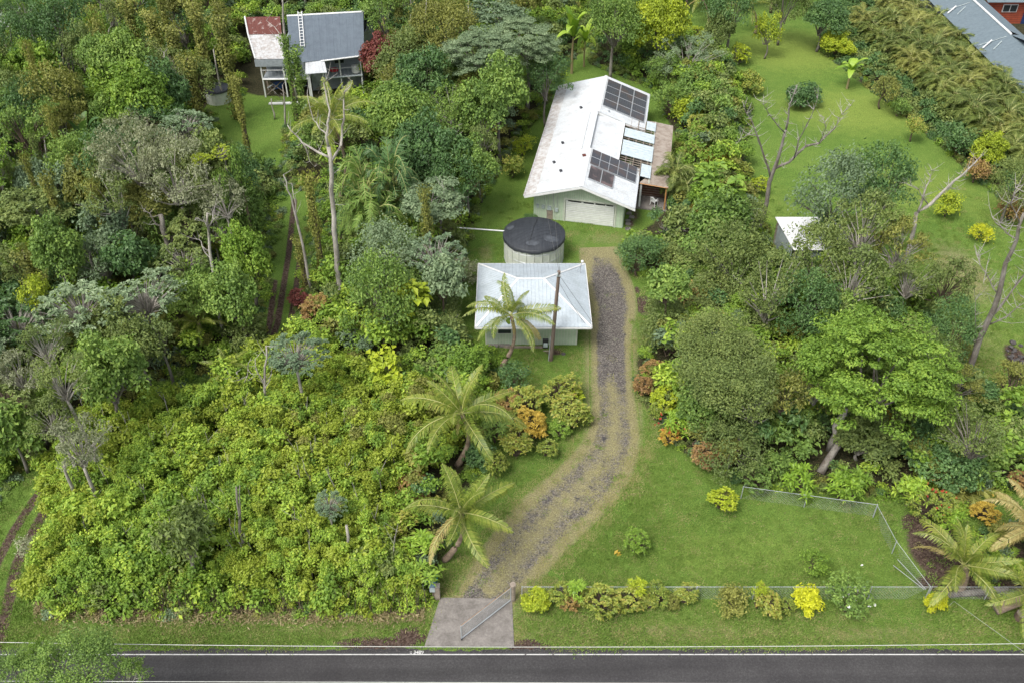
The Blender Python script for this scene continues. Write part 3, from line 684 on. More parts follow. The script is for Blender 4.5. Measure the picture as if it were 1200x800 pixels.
# ------------------------------------------------------------------ masses nobody could count: undergrowth, thicket, grass tufts
def dome_mesh(seed, r, n, L, W, mat, flat=.8, loose=.1):
    rng = np.random.default_rng(seed); mb = MB(); k = 7; cd = rnd_dirs(rng, k, -.1) * r * .55; cd[:, 2] *= flat; Q = []; T = []
    for c in cd:
        m_ = n // k; d = rnd_dirs(rng, m_, -.2); P = c + d * (rng.uniform(.3, 1, m_) ** .5)[:, None] * r * .5 * np.array([1, 1, flat]) + rng.normal(0, loose * r, (m_, 3))
        N = nrm(d * .6 + np.array([0, 0, .6]) + rng.normal(0, .4, (m_, 3))); Q.append(leaf_quads(rng, P, N, L * rng.uniform(.7, 1.3, m_), W * rng.uniform(.7, 1.3, m_), droop=.3)); T.append(np.clip(rng.uniform(.1, .9, m_) + rng.uniform(-.25, .25), 0, 1))
    mb.quads(np.concatenate(Q), 0, np.concatenate(T)); return mb.mesh('leaf_clump', [mat])
def scatter(name, pts, rots, scl, idx, meshes, label):
    col = bpy.data.collections.new(name + '_sources')
    for i, me in enumerate(meshes):
        o = bpy.data.objects.new('source_%02d' % i, me); col.objects.link(o)
    me = bpy.data.meshes.new(name); me.from_pydata([tuple(p) for p in pts], [], [])
    a = me.attributes.new('ri', 'FLOAT_VECTOR', 'POINT'); a.data.foreach_set('vector', np.asarray(rots, np.float32).ravel())
    a = me.attributes.new('si', 'FLOAT_VECTOR', 'POINT'); a.data.foreach_set('vector', np.asarray(scl, np.float32).ravel())
    a = me.attributes.new('ii', 'INT', 'POINT'); a.data.foreach_set('value', np.asarray(idx, np.int32))
    o = bpy.data.objects.new(name, me); C.objects.link(o)
    ng = bpy.data.node_groups.new(name + '_nodes', 'GeometryNodeTree')
    ng.interface.new_socket('Geometry', in_out='INPUT', socket_type='NodeSocketGeometry'); ng.interface.new_socket('Geometry', in_out='OUTPUT', socket_type='NodeSocketGeometry')
    n = ng.nodes; l = ng.links; gi = n.new('NodeGroupInput'); go = n.new('NodeGroupOutput')
    ci = n.new('GeometryNodeCollectionInfo'); ci.inputs[0].default_value = col; ci.inputs['Separate Children'].default_value = True; ci.inputs['Reset Children'].default_value = True
    ip = n.new('GeometryNodeInstanceOnPoints'); l.new(gi.outputs[0], ip.inputs['Points']); l.new(ci.outputs[0], ip.inputs['Instance']); ip.inputs['Pick Instance'].default_value = True
    for nm, dt, sk in (('ri', 'FLOAT_VECTOR', 'Rotation'), ('si', 'FLOAT_VECTOR', 'Scale'), ('ii', 'INT', 'Instance Index')):
        na = n.new('GeometryNodeInputNamedAttribute'); na.data_type = dt; na.inputs[0].default_value = nm; l.new(na.outputs[0], ip.inputs[sk])
    l.new(ip.outputs[0], go.inputs[0]); md = o.modifiers.new('scatter', 'NODES'); md.node_group = ng
    return tag(o, label, kind='stuff')
def vnoise(x, y, seed=0):
    r = np.random.default_rng(seed); s = np.zeros_like(x)
    for i in range(9):
        a = r.uniform(0, 2 * pi); f = r.uniform(.12, .75); s += np.sin((x * cos(a) + y * sin(a)) * f + r.uniform(0, 6.3)) / (1 + f * 2)
    return s / 2.6
def fill(polys, spacing, seed, avoid=(), ybig=140, xlim=(-95, 100)):
    rng = np.random.default_rng(seed); xx, yy = np.meshgrid(np.arange(xlim[0], xlim[1], spacing), np.arange(24, ybig, spacing)); xx = xx.ravel() + rng.uniform(-.5, .5, xx.size) * spacing; yy = yy.ravel() + rng.uniform(-.5, .5, yy.size) * spacing
    k = np.zeros(xx.shape, bool)
    for P in polys: k |= inside(xx, yy, P)
    for P in avoid: k &= ~inside(xx, yy, P)
    # only what this camera or one a few steps aside could see
    d = yy * cos(TH) + H * sin(TH); px = 600 + F * xx / d; k &= (px > -160) & (px < 1360)
    return xx[k], yy[k], rng
FP = [pxpoly(p) for p in FOREST]; GP = [pxpoly(p) for p in GLADES]
THICK_PX = [(55, 560), (95, 500), (150, 490), (250, 462), (300, 425), (370, 402), (420, 440), (470, 455), (520, 470), (545, 520), (500, 560), (470, 600), (475, 650), (500, 712), (440, 722), (250, 716), (70, 722), (30, 700), (60, 640)]
THICK = pxpoly(THICK_PX)
HOUSES = [pxpoly([(285, 45), (425, 45), (425, 118), (285, 118)]), np.array([(51.0, 86), (75, 86), (75, 130), (51.0, 130)]), pxpoly([(905, 275), (1000, 275), (1000, 310), (905, 310)]), pxpoly([(235, 108), (270, 108), (270, 132), (235, 132)]), np.array([tuple((Vector((1.07, 71.02)) + Vector((.1675, .9865)) * u_ + Vector((.9735, -.2315)) * v_)) for u_, v_ in ((-1, -1), (23.7, -1), (23.7, 12.8), (-1, 12.8))])]
UM = ['mid', 'dark', 'olive', 'bright', 'thick', 'vine', 'blue']
und = [dome_mesh(300 + i * 3 + j, .8, 210, .24, .13, m) for i, m in enumerate(UM) for j in range(2)]
CLEAR = pxpoly([(952, 515), (1000, 500), (1000, 556), (952, 560)])
x, y, rng = fill(FP, 1.05, 7, GP + [THICK, CLEAR] + HOUSES)
ed = np.min([seg_dist(x, y, np.vstack([P, P[:1]])) for P in FP + GP], axis=0)
q = (vnoise(x, y, 2) + rng.normal(0, .35, len(x)) + 1.2) / 2.4 * len(UM); q = np.clip(q, 0, len(UM) - 1).astype(int)
s = rng.uniform(.65, 1.5, len(x)) * np.clip(.55 + ed * .25, .55, 1.1)
z = np.clip(ed * .5, 0, 1) * (rng.uniform(.0, 2.4, len(x)) + .8 + 1.1 * vnoise(x, y, 9))
z = np.where((x > 36) & (y > 74), z * .3, z); q = np.where((x > 36) & (y > 74), rng.integers(1, 3, len(x)), q)
scatter('undergrowth', np.stack([x, y, np.maximum(z, 0)], 1), np.stack([rng.normal(0, .2, len(x)), rng.normal(0, .2, len(x)), rng.uniform(0, 6.28, len(x))], 1), np.stack([s, s, s * rng.uniform(.8, 1.3, len(x))], 1), q * 2 + rng.integers(0, 2, len(x)), und, 'dense mixed undergrowth filling the ground between the trees')
# bright thicket of saplings
TM = ['thick', 'lime', 'olive', 'bright', 'mid']
thk = [dome_mesh(400 + i * 3 + j, .46, 205, .14, .09, m, flat=1.0, loose=.16) for i, m in enumerate(['thick', 'thick_yellow', 'vine', 'bright']) for j in range(2) for _ in [0] if m in M or M.setdefault(m, leaf_mat('leaf_' + m, [(.115, .170, .018), (.265, .340, .034), (.43, .49, .070)]))]  # second palette is a yellower leaf colour, spread over the clumps by noise
for lay, (sp, z0, z1) in enumerate(((.55, .3, 1.4), (.45, 1.6, 3.0))):
    x, y, rng = fill([THICK], sp, 50 + lay)
    ed = seg_dist(x, y, np.vstack([THICK, THICK[:1]])); hn = vnoise(x * 1.7, y * 1.7, 4)
    z = (rng.uniform(z0, z1, len(x)) + hn * .9 + .35 * np.sin(x * 2.1 + hn * 3) * np.cos(y * 1.8)) * np.clip(.45 + ed * .35, .3, 1); k = np.ones(len(x), bool) if lay == 0 else (rng.random(len(x)) > .16 + .3 * (hn < -.45))
    r = rng.random(len(x)) + vnoise(x, y, 13) * .6; q = np.where(r < .45, 0, np.where(r < .95, 1, np.where(r < 1.1, 3, 2))); q = np.where(r < -.05, 3, q)
    s = np.exp(rng.normal(-.05, .32, len(x))) 
    scatter('sapling_thicket', np.stack([x, y, z], 1)[k], np.stack([rng.normal(0, .25, len(x)), rng.normal(0, .25, len(x)), rng.uniform(0, 6.28, len(x))], 1)[k], np.stack([s, s, s], 1)[k], (q * 2 + rng.integers(0, 2, len(x)))[k], thk,
            ['shaded lower leaves of the bright sapling thicket', 'bright yellow-green sapling thicket beside the coconut palms'][lay])
# thin stems below the thicket front and brown dead leaves along its foot
mb = MB(); rng = np.random.default_rng(8)
for i in range(90):
    px = rng.uniform(90, 470); py = rng.uniform(500, 690); c = at(px, py); a = Vector((rng.normal(0, .35), rng.normal(0, .35), rng.uniform(3.0, 4.0)))
    if inside(np.array([c.x]), np.array([c.y]), THICK)[0]: mb.tube([c, c + a * .6 + Vector((rng.normal(0, .1), 0, 0)), c + a], [.035, .028, .012], 4, 1, False); mb.tube([c + a * .8, c + a + Vector((rng.normal(0, .4), rng.normal(0, .4), .2))], [.016, .008], 3, 1, False)
for i in range(260):
    px = rng.uniform(60, 500); c = at(px, 719 + rng.uniform(-12, 1)); a = Vector((rng.normal(0, .25), rng.normal(0, .25), rng.uniform(1.2, 2.2)))
    mb.tube([c, c + a * .5 + Vector((rng.normal(0, .05), 0, 0)), c + a], [.028, .02, .01], 4, 0, False)
tag(mb.build('thicket_stems', ['bark_brown', 'twig']), 'thin brown sapling stems under the thicket edge', kind='stuff')
mb = MB(); n = 9000; px = rng.uniform(40, 498, n); py = 719 + rng.normal(0, 6.5, n) + np.where(px < 110, -4, 0); P = np.array([tuple(at(a, b, 0)) for a, b in zip(px, py)]); P[:, 2] = rng.uniform(.02, .28, n) * rng.random(n)
mb.quads(leaf_quads(rng, P, nrm(rng.normal(size=(n, 3)) * .6 + np.array([0, 0, 1])), rng.uniform(.1, .3, n), rng.uniform(.03, .09, n)), 0, rng.random(n))
tag(mb.build('fallen_leaves', 'straw'), 'brown fallen leaves and dead fern along the thicket foot', kind='stuff')
# grass tufts on the lawns
def tuft(seed, mat, n=46, r=.28, h=.075):
    rng = np.random.default_rng(seed); mb = MB(); Q = []
    for i in range(n):
        b = np.array([rng.normal(0, r * .6), rng.normal(0, r * .6), -.01]); a = rng.uniform(0, 6.28); hh = h * rng.uniform(.5, 1.3); ln = np.array([cos(a), sin(a), 0]) * hh * rng.uniform(.4, 1.3); w_ = np.array([-sin(a), cos(a), 0]) * .016
        Q.append([b - w_, b + w_, b + ln * .5 + w_ * .8 + [0, 0, hh * .8], b + ln + [0, 0, hh]])
    mb.quads(np.array(Q), 0, rng.random(n)); return mb.mesh('grass_tuft', [mat])
M['grass_blade'] = leaf_mat('grass_blade', [(.105, .190, .030), (.170, .275, .048), (.265, .345, .080)], rough=.7, trans=.25)
M['grass_dry'] = leaf_mat('grass_dry', [(.20, .22, .06), (.30, .29, .11), (.40, .36, .17)], rough=.8, trans=.2)
tf = [tuft(500, 'grass_blade'), tuft(501, 'grass_blade'), tuft(502, 'grass_blade', h=.10), tuft(503, 'grass_dry', h=.07)]
rng = np.random.default_rng(12); x = rng.uniform(-32, 52, 76000); y = 28.6 + 62 * rng.random(76000) ** 1.35
k = rng.random(len(x)) < np.clip((78 - y) / 34, 0, 1)
for P in FP: k &= ~inside(x, y, P) | (rng.random(len(x)) < .05)
ap = np.array([(a.x, a.y) for a in A]); k &= ~inside(x, y, ap) & (y > YE - .05)
dd = seg_dist(x, y, D); k &= (dd > 2.1) | ((dd > 1.3) & (rng.random(len(x)) < .5)) | (rng.random(len(x)) < .05)
k &= ~inside(x, y, np.array([(1.6, 72.3), (12.5, 69.5), (16.8, 93), (4.5, 95.5)])) & ~inside(x, y, np.array([(-2.3, 53.8), (5.2, 53.8), (5.2, 60.4), (-2.3, 60.4)])) & (np.hypot(x - 1.82, y - 65.5) > 2.55)
d_ = y * cos(TH) + H * sin(TH); pxx = 600 + F * x / d_; k &= (pxx > -120) & (pxx < 1320)
gi = np.clip(np.searchsorted(xs, x), 0, nx_ - 1); gj = np.clip(np.searchsorted(ys, y), 0, ny_ - 1); sl = soil.reshape(ny_, nx_)[gj, gi]; dl = dry.reshape(ny_, nx_)[gj, gi]; k &= (sl < .30) | (rng.random(len(x)) < .04)
x = x[k]; y = y[k]; nn = len(x); dd = dd[k]; dl = dl[k]; s = rng.uniform(.6, 1.25, nn) * (1 + .25 * vnoise(x * 2, y * 2, 3)); 
idx = np.where((rng.random(nn) < .10) | ((dd < 3.0) & (rng.random(nn) < .6)) | (rng.random(nn) < dl * .55), 3, rng.integers(0, 3, nn))
scatter('lawn_grass', np.stack([x, y, np.zeros(nn)], 1), np.stack([np.zeros(nn), np.zeros(nn), rng.uniform(0, 6.28, nn)], 1), np.stack([s, s, s], 1), idx, tf, 'short mown grass blades of the garden lawns and verge')
# weeds fringing the forest edge
x, y, rng = fill(FP, .55, 91, HOUSES); ed = np.min([seg_dist(x, y, np.vstack([P, P[:1]])) for P in FP + GP], axis=0); k = (ed < 1.0); x = x[k]; y = y[k]; nn = len(x)
s = rng.uniform(.25, .75, nn); scatter('edge_weeds', np.stack([x, y, np.zeros(nn)], 1), np.stack([np.zeros(nn)] * 2 + [rng.uniform(0, 6.28, nn)], 1), np.stack([s, s, s], 1), rng.integers(0, len(und), nn), und, 'low weeds and fern fringing the edge of the woods')

# ------------------------------------------------------------------ buildings
def sheets(parent, q0, q1, q2, q3, n, mat, name='roof_sheet', ribs=3, th=.03, rib_h=.028, alt=None):
    """roof slope as n metal sheets laid side by side: q0-q1 along the eave, q3-q2 along the ridge; each sheet its own piece with raised ribs"""
    q0, q1, q2, q3 = [Vector(q) for q in (q0, q1, q2, q3)]; nn = (q1 - q0).cross(q3 - q0).normalized()
    if nn.z < 0: nn = -nn
    for i in range(n):
        a, b = i / n, (i + 1) / n; e = .004
        p = [q0.lerp(q1, a + e / n), q0.lerp(q1, b - e / n), q3.lerp(q2, b - e / n), q3.lerp(q2, a + e / n)]
        up = nn * (.004 if i % 2 else 0)
        mb = MB(); t_ = [tuple(v + up) for v in p]; bt = [tuple(v + up - nn * th) for v in p]
        mb.add(t_ + bt, [(0, 1, 2, 3), (7, 6, 5, 4), (0, 4, 5, 1), (1, 5, 6, 2), (2, 6, 7, 3), (3, 7, 4, 0)])
        for r in range(ribs):
            f = (r + .5) / ribs; c0 = p[0].lerp(p[1], f) + up; c1 = p[3].lerp(p[2], f) + up; sd_ = (p[1] - p[0]).normalized() * .025
            mb.add([tuple(c0 - sd_), tuple(c0 + nn * rib_h), tuple(c0 + sd_), tuple(c1 - sd_), tuple(c1 + nn * rib_h), tuple(c1 + sd_)], [(0, 1, 4, 3), (1, 2, 5, 4), (0, 2, 1), (3, 4, 5)])
        mb.build(name, alt if (alt and i in (0,)) else mat, parent)
def solid(name, pts, mat, parent, dz):
    mb = MB(); mb.prism(pts, dz); return mb.build(name, mat, parent)
def bar(name, pts, r, mat, parent=None, seg=6):
    mb = MB(); mb.tube(pts, r, seg); return mb.build(name, mat, parent)

# main house: u along the ridge, v across it, measured from the front of the left eave
HO = Vector((1.07, 71.02, 0)); HA = Vector((.1675, .9865, 0)); HB = Vector((.9735, -.2315, 0))
def hp(u, v, z): return tuple(HO + HA * u + HB * v + Vector((0, 0, z)))
t = thing('house', hp(10, 4.8, 0), 'white metal-roofed house with pale green walls and a white garage door', 'house')
EV, RZ, RV = 2.7, 4.25, 4.93
def lz(v): return EV + (RZ - EV) * v / RV
def rz(v): return RZ - (RZ - EV) * (v - RV) / (9.62 - RV)
def wallq(name, a, b, z0, za, zb, mat='wall_green', th=.12, par=None):
    a = Vector(a); b = Vector(b); d = (b - a).normalized(); nrm_ = Vector((-d.y, d.x, 0)) * th / 2; mb = MB()
    v = [a - nrm_, b - nrm_, b + nrm_, a + nrm_]
    mb.add([(p.x, p.y, z0) for p in v] + [(v[0].x, v[0].y, za), (v[1].x, v[1].y, zb), (v[2].x, v[2].y, zb), (v[3].x, v[3].y, za)], [(3, 2, 1, 0), (4, 5, 6, 7), (0, 1, 5, 4), (1, 2, 6, 5), (2, 3, 7, 6), (3, 0, 4, 7)])
    return mb.build(name, mat, par)
# front gable wall in pieces round the garage door, then the long walls
ug = 1.1
wallq('wall', hp(ug, .73, 0), hp(ug, 3.50, 0), 0, lz(.73) - .05, lz(3.5) - .05, par=t)
wallq('wall', hp(ug, 7.86, 0), hp(ug, 8.62, 0), 0, rz(7.86) - .05, rz(8.62) - .05, par=t)
wallq('wall', hp(ug, 3.50, 0), hp(ug, RV, 0), 2.2, lz(3.5) - .05, RZ - .05, par=t)
wallq('wall', hp(ug, RV, 0), hp(ug, 7.86, 0), 2.2, RZ - .05, rz(7.86) - .05, par=t)
wallq('wall', hp(ug + .06, .73, 0), hp(22.4, .73, 0), 0, lz(.73) - .06, lz(.73) - .06, par=t)
wallq('wall', hp(ug + .06, 8.62, 0), hp(22.4, 8.62, 0), 0, rz(8.62) - .75, rz(8.62) - .75, par=t)
wallq('wall', hp(22.46, .73, 0), hp(22.46, RV, 0), 0, lz(.73) - .06, RZ - .06, par=t)
wallq('wall', hp(22.46, RV, 0), hp(22.46, 8.62, 0), 0, RZ - .06, rz(8.62) - .06, par=t)
for i in range(14):      # grooves of the siding shown as battens
    v_ = .95 + i * .196
    boxo('batten', hp(ug - .075, v_, (lz(v_) - .2) / 2), (.035, .02, lz(v_) - .25), 'trim', t, -.2335)
for v_ in (8.05, 8.3, 8.5): boxo('batten', hp(ug - .075, v_, (rz(v_) - .2) / 2), (.035, .02, rz(v_) - .25), 'trim', t, -.2335)
for i in range(21):
    v_ = 3.6 + i * .2; zt = (lz(v_) if v_ < RV else rz(v_)) - .15
    if zt > 2.35: boxo('batten', hp(ug - .075, v_, (2.34 + zt) / 2), (.03, .02, zt - 2.34), 'trim', t, -.2335)
dr = bpy.data.objects.new('garage_door', None); C.objects.link(dr); dr.parent = t
for k in range(4):
    boxo('door_panel', hp(ug - .02, 5.68, .27 + k * .53), (4.28, .05, .515), 'white', dr, -.2335)
    for j in range(3): boxo('door_ridge', hp(ug - .055, 5.68, .12 + k * .53 + j * .16), (4.24, .025, .03), 'trim', dr, -.2335)
for a_, b_ in ((3.75, 4.9), (5.1, 6.0), (6.15, 7.0), (7.1, 7.7)):
    boxo('door_gap', hp(ug - .055, (a_ + b_) / 2, 2.07), (b_ - a_, .03, .1), 'opening', dr, -.2335)
for a_, sz, zc in ((3.44, (.13, .06, 2.25), 1.12), (7.92, (.13, .06, 2.25), 1.12), (5.68, (4.6, .06, .13), 2.28)): boxo('door_frame', hp(ug - .10, a_, zc), sz, 'trim', t, -.2335)
# roof slopes
sheets(t, hp(0, 0, EV - .02), hp(23.1, 0, EV - .02), hp(23.1, 1.1, lz(1.1) - .02), hp(0, 1.1, lz(1.1) - .02), 28, 'roof_old', ribs=3)
sheets(t, hp(0, 1.0, lz(1.0) + .02), hp(23.1, 1.0, lz(1.0) + .02), hp(23.1, RV, RZ), hp(0, RV, RZ), 28, 'roof_white', ribs=3)
sheets(t, hp(0, 9.62, EV), hp(6.95, 9.62, EV), hp(6.95, RV, RZ), hp(0, RV, RZ), 8, 'roof_white')
sheets(t, hp(14.6, 9.62, EV), hp(23.1, 9.62, EV), hp(23.1, RV, RZ), hp(14.6, RV, RZ), 10, 'roof_white')
sheets(t, hp(6.97, 7.45, 3.42), hp(14.57, 7.45, 3.42), hp(14.57, 4.15, 4.06), hp(6.97, 4.15, 4.06), 9, 'roof_white')
mb = MB()
for u_, h_ in ((.0, 1.2), (23.1, 1.2)):
    pass
for (a_, b_) in (((0, 0), (0, RV)), ((0, RV), (0, 9.62)), ((23.1, 0), (23.1, RV)), ((23.1, RV), (23.1, 9.62)), ((14.55, RV), (14.55, 9.62)), ((7.0, RV), (7.0, 9.62))):
    za = lz(a_[1]) if a_[1] < RV else rz(a_[1]); zb = lz(b_[1]) if b_[1] <= RV else rz(b_[1]); s_ = -.06 if a_[0] in (0, 14.55) else .06
    a3 = Vector(hp(a_[0] + s_, a_[1], za - .02)); b3 = Vector(hp(b_[0] + s_, b_[1], zb - .02)); n_ = HA * .02
    m2 = MB(); m2.add([tuple(a3 - n_), tuple(b3 - n_), tuple(b3 + n_), tuple(a3 + n_)] + [tuple(p + Vector((0, 0, -.2))) for p in (a3 - n_, b3 - n_, b3 + n_, a3 + n_)], [(0, 1, 2, 3), (7, 6, 5, 4), (0, 4, 5, 1), (1, 5, 6, 2), (2, 6, 7, 3), (3, 7, 4, 0)]); m2.build('fascia', 'white', t)
# closing cheeks under the raised roof parts
for u_ in (14.66, 6.88):
    m2 = MB(); a3 = [hp(u_, RV, RZ - .05), hp(u_, 9.5, EV - .02), hp(u_, 9.5, EV - .25), hp(u_, 7.4, 3.30), hp(u_, RV, 3.85)]
    k5 = len(a3); v = a3 + [tuple(Vector(p) + HA * .03) for p in a3]; m2.add(v, [tuple(range(k5)), tuple(range(2 * k5 - 1, k5 - 1, -1))] + [(i, (i + 1) % k5, (i + 1) % k5 + k5, i + k5) for i in range(k5)]); m2.build('gable_board', 'trim', t)
for a_, b_ in ((0, 6.95), (6.95, 14.6), (14.6, 23.1)):
    vv = RV; zz = RZ + .05
    m2 = MB(); p_ = [hp(a_, vv - .16, zz - .05), hp(b_, vv - .16, zz - .05), hp(b_, vv, zz + .01), hp(a_, vv, zz + .01), hp(b_, vv + .16, zz - .05), hp(a_, vv + .16, zz - .05)]
    if a_ == 6.95: continue
    m2.add(p_, [(0, 1, 2, 3), (3, 2, 4, 5)]); m2.build('ridge_cap', 'white', t)
bar('flashing', [hp(6.97, 4.12, 4.10), hp(14.57, 4.12, 4.10)], .07, 'white', t)
solid('flashing', [hp(6.97, 7.4, 3.46), hp(14.57, 7.4, 3.46), hp(14.57, 7.62, 3.44), hp(6.97, 7.62, 3.44)], 'white', t, .14)
for u_, v_ in ((16.1, 3.1), (8.9, 2.2), (5.2, 1.9), (3.3, 2.75)):
    boxo('roof_vent', hp(u_, v_, lz(v_) + .1), (.22, .3, .13), 'opening', t, .3)
boxo('roof_vent', hp(15.4, 5.9, rz(5.9) + .12), (.15, .2, .18), 'galv', t, .3)
boxo('roof_vent', hp(5.6, 4.55, lz(4.55) + .08), (.3, .3, .12), 'roof_rust', t, .2)
# worn strip along the left eave: lichened lower roof edge sheets lie under a slightly proud dirty skin
solid('eave_gutter', [hp(0, -.10, EV + .02), hp(23.1, -.10, EV + .02), hp(23.1, .03, EV + .05), hp(0, .03, EV + .05)], 'roof_old', t, .12)
# patio: translucent strips over open rafters, brown deck roof, posts, floor, door wall
pz = lambda v: 3.28 - (v - 7.6) * .17
for u_ in np.arange(6.4, 15.2, .42): 
    bar('rafter', [hp(u_, 7.62, pz(7.62) - .09), hp(u_, 10.5, pz(10.5) - .09)], .035, 'wood', t, 4)
for v_ in (8.2, 8.9, 9.6, 10.2): bar('batten', [hp(5.4, v_, pz(v_) - .03), hp(16.2, v_, pz(v_) - .03)], .04, 'wood', t, 4)
M['poly'] = plain_mat('pale_blue_roof_sheet', (.50, .575, .60), 0.4, var=0.08, col2=(.42, .49, .52))
for u0, u1 in ((14.55, 16.3), (12.0, 13.75), (8.35, 11.3), (5.3, 7.6)):
    lo = 9.68 if (u0 < 6.9 or u0 > 14) else 7.7
    n_ = max(1, round((u1 - u0) / .85))
    sheets(t, hp(u0, 10.58, pz(10.58) + .03), hp(u1, 10.58, pz(10.58) + .03), hp(u1, lo, pz(lo) + .03), hp(u0, lo, pz(lo) + .03), n_, 'poly', name='patio_roof_sheet', ribs=2)
for j, (a_, b_) in enumerate(((4.7, 6.4), (6.4, 8.2), (8.2, 10), (10, 11.8), (11.8, 13.6), (13.6, 15.3), (15.3, 17.0))):
    solid('patio_roof_board', [hp(a_ + .02, 10.5 if a_ > 5 else 9.7, 2.62 + .012 * (j % 2)), hp(b_ - .02, 10.5 if b_ > 5 else 9.7, 2.62 + .012 * (j % 2)), hp(b_ - .02, 12.25, 2.42 + .012 * (j % 2)), hp(a_ + .02, 12.25, 2.42 + .012 * (j % 2))], 'patio_roof', t, .06)
solid('patio_roof_board', [hp(16.3, 9.68, 2.66), hp(17.0, 9.68, 2.66), hp(17.0, 10.48, 2.62), hp(16.3, 10.48, 2.62)], 'patio_roof', t, .06)
bar('patio_beam', [hp(4.75, 9.7, 2.52), hp(4.75, 12.2, 2.36)], .07, 'orange_wood', t, 4)
for v_ in (10.52,): bar('patio_beam', [hp(4.8, v_, 2.6), hp(17, v_, 2.6)], .06, 'trim', t, 4)
for u_, v_ in ((4.9, 12.1), (9, 12.1), (13, 12.1), (16.9, 12.1)): boxo('patio_post', hp(u_, v_, 1.17), (.12, .12, 2.34), 'orange_wood', t, -.23)
boxo('patio_post', hp(4.9, 9.85, 1.22), (.16, .12, 2.44), 'white', t, -.23)
solid('patio_floor', [hp(4.6, 8.75, .10), hp(17, 8.75, .10), hp(17, 12.3, .10), hp(4.6, 12.3, .10)], 'concrete', t, .14)
wallq('patio_wall', hp(7.0, 8.75, 0), hp(7.0, 12.1, 0), .1, 2.5, 2.3, 'door_brown', par=t)
for v_ in (9.95, 11.05):
    f_ = boxo('window_frame', hp(6.90, v_, 1.62), (.95, .05, .85), 'door_brown', t, -.2335); boxo('pane', hp(6.86, v_, 1.62), (.8, .03, .7), 'glass', f_ and t, -.2335)
for k in range(4): boxo('patio_wall_board', hp(6.90, 10.5, .25 + k * .24), (3.0, .04, .03), 'wood', t, -.2335)
# meters on the front wall
for v_, z_, sz in ((1.05, 1.25, (.22, .10, .36)), (1.55, 1.22, (.26, .10, .34)), (2.1, 1.15, (.34, .12, .38)), (2.75, 1.05, (.30, .12, .36))):
    boxo('meter_box', hp(ug - .12, v_, z_), sz, 'meter', t, -.2335)
boxo('side_door', hp(ug - .08, 2.15, .48), (.55, .05, .9), 'wood', t, -.2335)
for v_ in (2.0, 2.45, 2.8): bar('conduit', [hp(ug - .10, v_, 1.3), hp(ug - .10, v_, lz(v_) - .1)], .018, 'galv', t, 5)
boxo('gable_lamp', hp(ug - .12, 5.0, RZ - .35), (.22, .12, .2), 'meter', t, -.2335)
# solar arrays
def array(label, u0, u1, v0, v1, nu, nv, mat, group=None):
    q = thing('solar_array', hp((u0 + u1) / 2, (v0 + v1) / 2, rz((v0 + v1) / 2)), label, 'solar panels', group)
    for i in range(nu):
        for j in range(nv):
            a0, a1 = u0 + (u1 - u0) * i / nu + .015, u0 + (u1 - u0) * (i + 1) / nu - .015; b0, b1 = v0 + (v1 - v0) * j / nv + .015, v0 + (v1 - v0) * (j + 1) / nv - .015
            P = [Vector(hp(a, b, rz(b) + .14)) for a, b in ((a0, b0), (a0, b1), (a1, b1), (a1, b0))]
            mb = MB(); mb.prism(P, .045, 0); fr = mb.build('panel_frame', 'galv', q)
            c_ = sum(P, Vector()) / 4; I = [tuple(c_ + (p - c_) * .955 + Vector((0, 0, .006))) for p in P]
            mb = MB(); mb.add(I, [(0, 1, 2, 3)]); pn = mb.build('cells', mat, fr)
            pn.location = -Vector((0, 0, 0)); uvl = pn.data.uv_layers.new(name='UVMap')
            for li, uvc in enumerate(((0, 0), (1, 0), (1, 1), (0, 1))): uvl.data[li].uv = uvc
    for j in range(nv + 1):
        vb = v0 + (v1 - v0) * j / nv; vb = min(max(vb, v0 + .1), v1 - .1); bar('rail', [hp(u0, vb, rz(vb) + .07), hp(u1, vb, rz(vb) + .07)], .025, 'galv', q, 4)
array('large dark solar array on the rear roof slope of the white house', 16.05, 22.3, 5.2, 9.4, 4, 3, 'solar', 'solar arrays on the white house')
array('ten-panel solar array on the front roof slope above the garage', 4.0, 6.8, 5.2, 9.35, 2, 5, 'solar', 'solar arrays on the white house')
array('brownish water-heating panels just above the garage gable', 1.5, 3.85, 5.3, 7.5, 1, 2, 'solar_hot')
# chair and pot on the patio
def monobloc(loc, rot):
    t = thing('patio_chair', loc, 'white plastic chair standing on the covered patio', 'chair'); Rm = Matrix.Rotation(rot, 3, 'Z'); L = Vector(loc)
    def W(x, y, z): return tuple(L + Rm @ Vector((x, y, z)))
    for x in (-.22, .22):
        for y in (-.22, .22): bar('leg', [W(x * 1.15, y * 1.15, 0), W(x, y, .43)], [.025, .03], 'white', t, 5)
    mb = MB(); mb.prism([W(-.25, -.25, .45), W(.25, -.25, .45), W(.23, .24, .43), W(-.23, .24, .43)], .03); mb.build('seat', 'white', t)
    b = MB(); 
    for i in range(5): x = -.2 + i * .1; b.prism([W(x - .035, .24, .47), W(x + .035, .24, .47), W(x + .03, .33, .85), W(x - .03, .33, .85)], .02)
    b.tube([W(-.25, .25, .6), W(-.2, .33, .84), W(0, .35, .9), W(.2, .33, .84), W(.25, .25, .6)], .03, 5); b.build('backrest', 'white', t)
    for x in (-.27, .27): bar('armrest', [W(x, .25, .66), W(x, -.15, .66), W(x, -.24, .45)], .028, 'white', t, 5)
monobloc(hp(5.45, 11.15, .1), 2.4)
t = thing('flower_pot', hp(4.4, 11.9, 0), 'small white pot beside the patio post', 'pot'); bar('pot_body', [hp(4.4, 11.9, 0), hp(4.4, 11.9, .3)], [.12, .17], 'white', t, 10); bar('soil', [hp(4.4, 11.9, .29), hp(4.4, 11.9, .31)], [.15, .15], 'litter', t, 10)

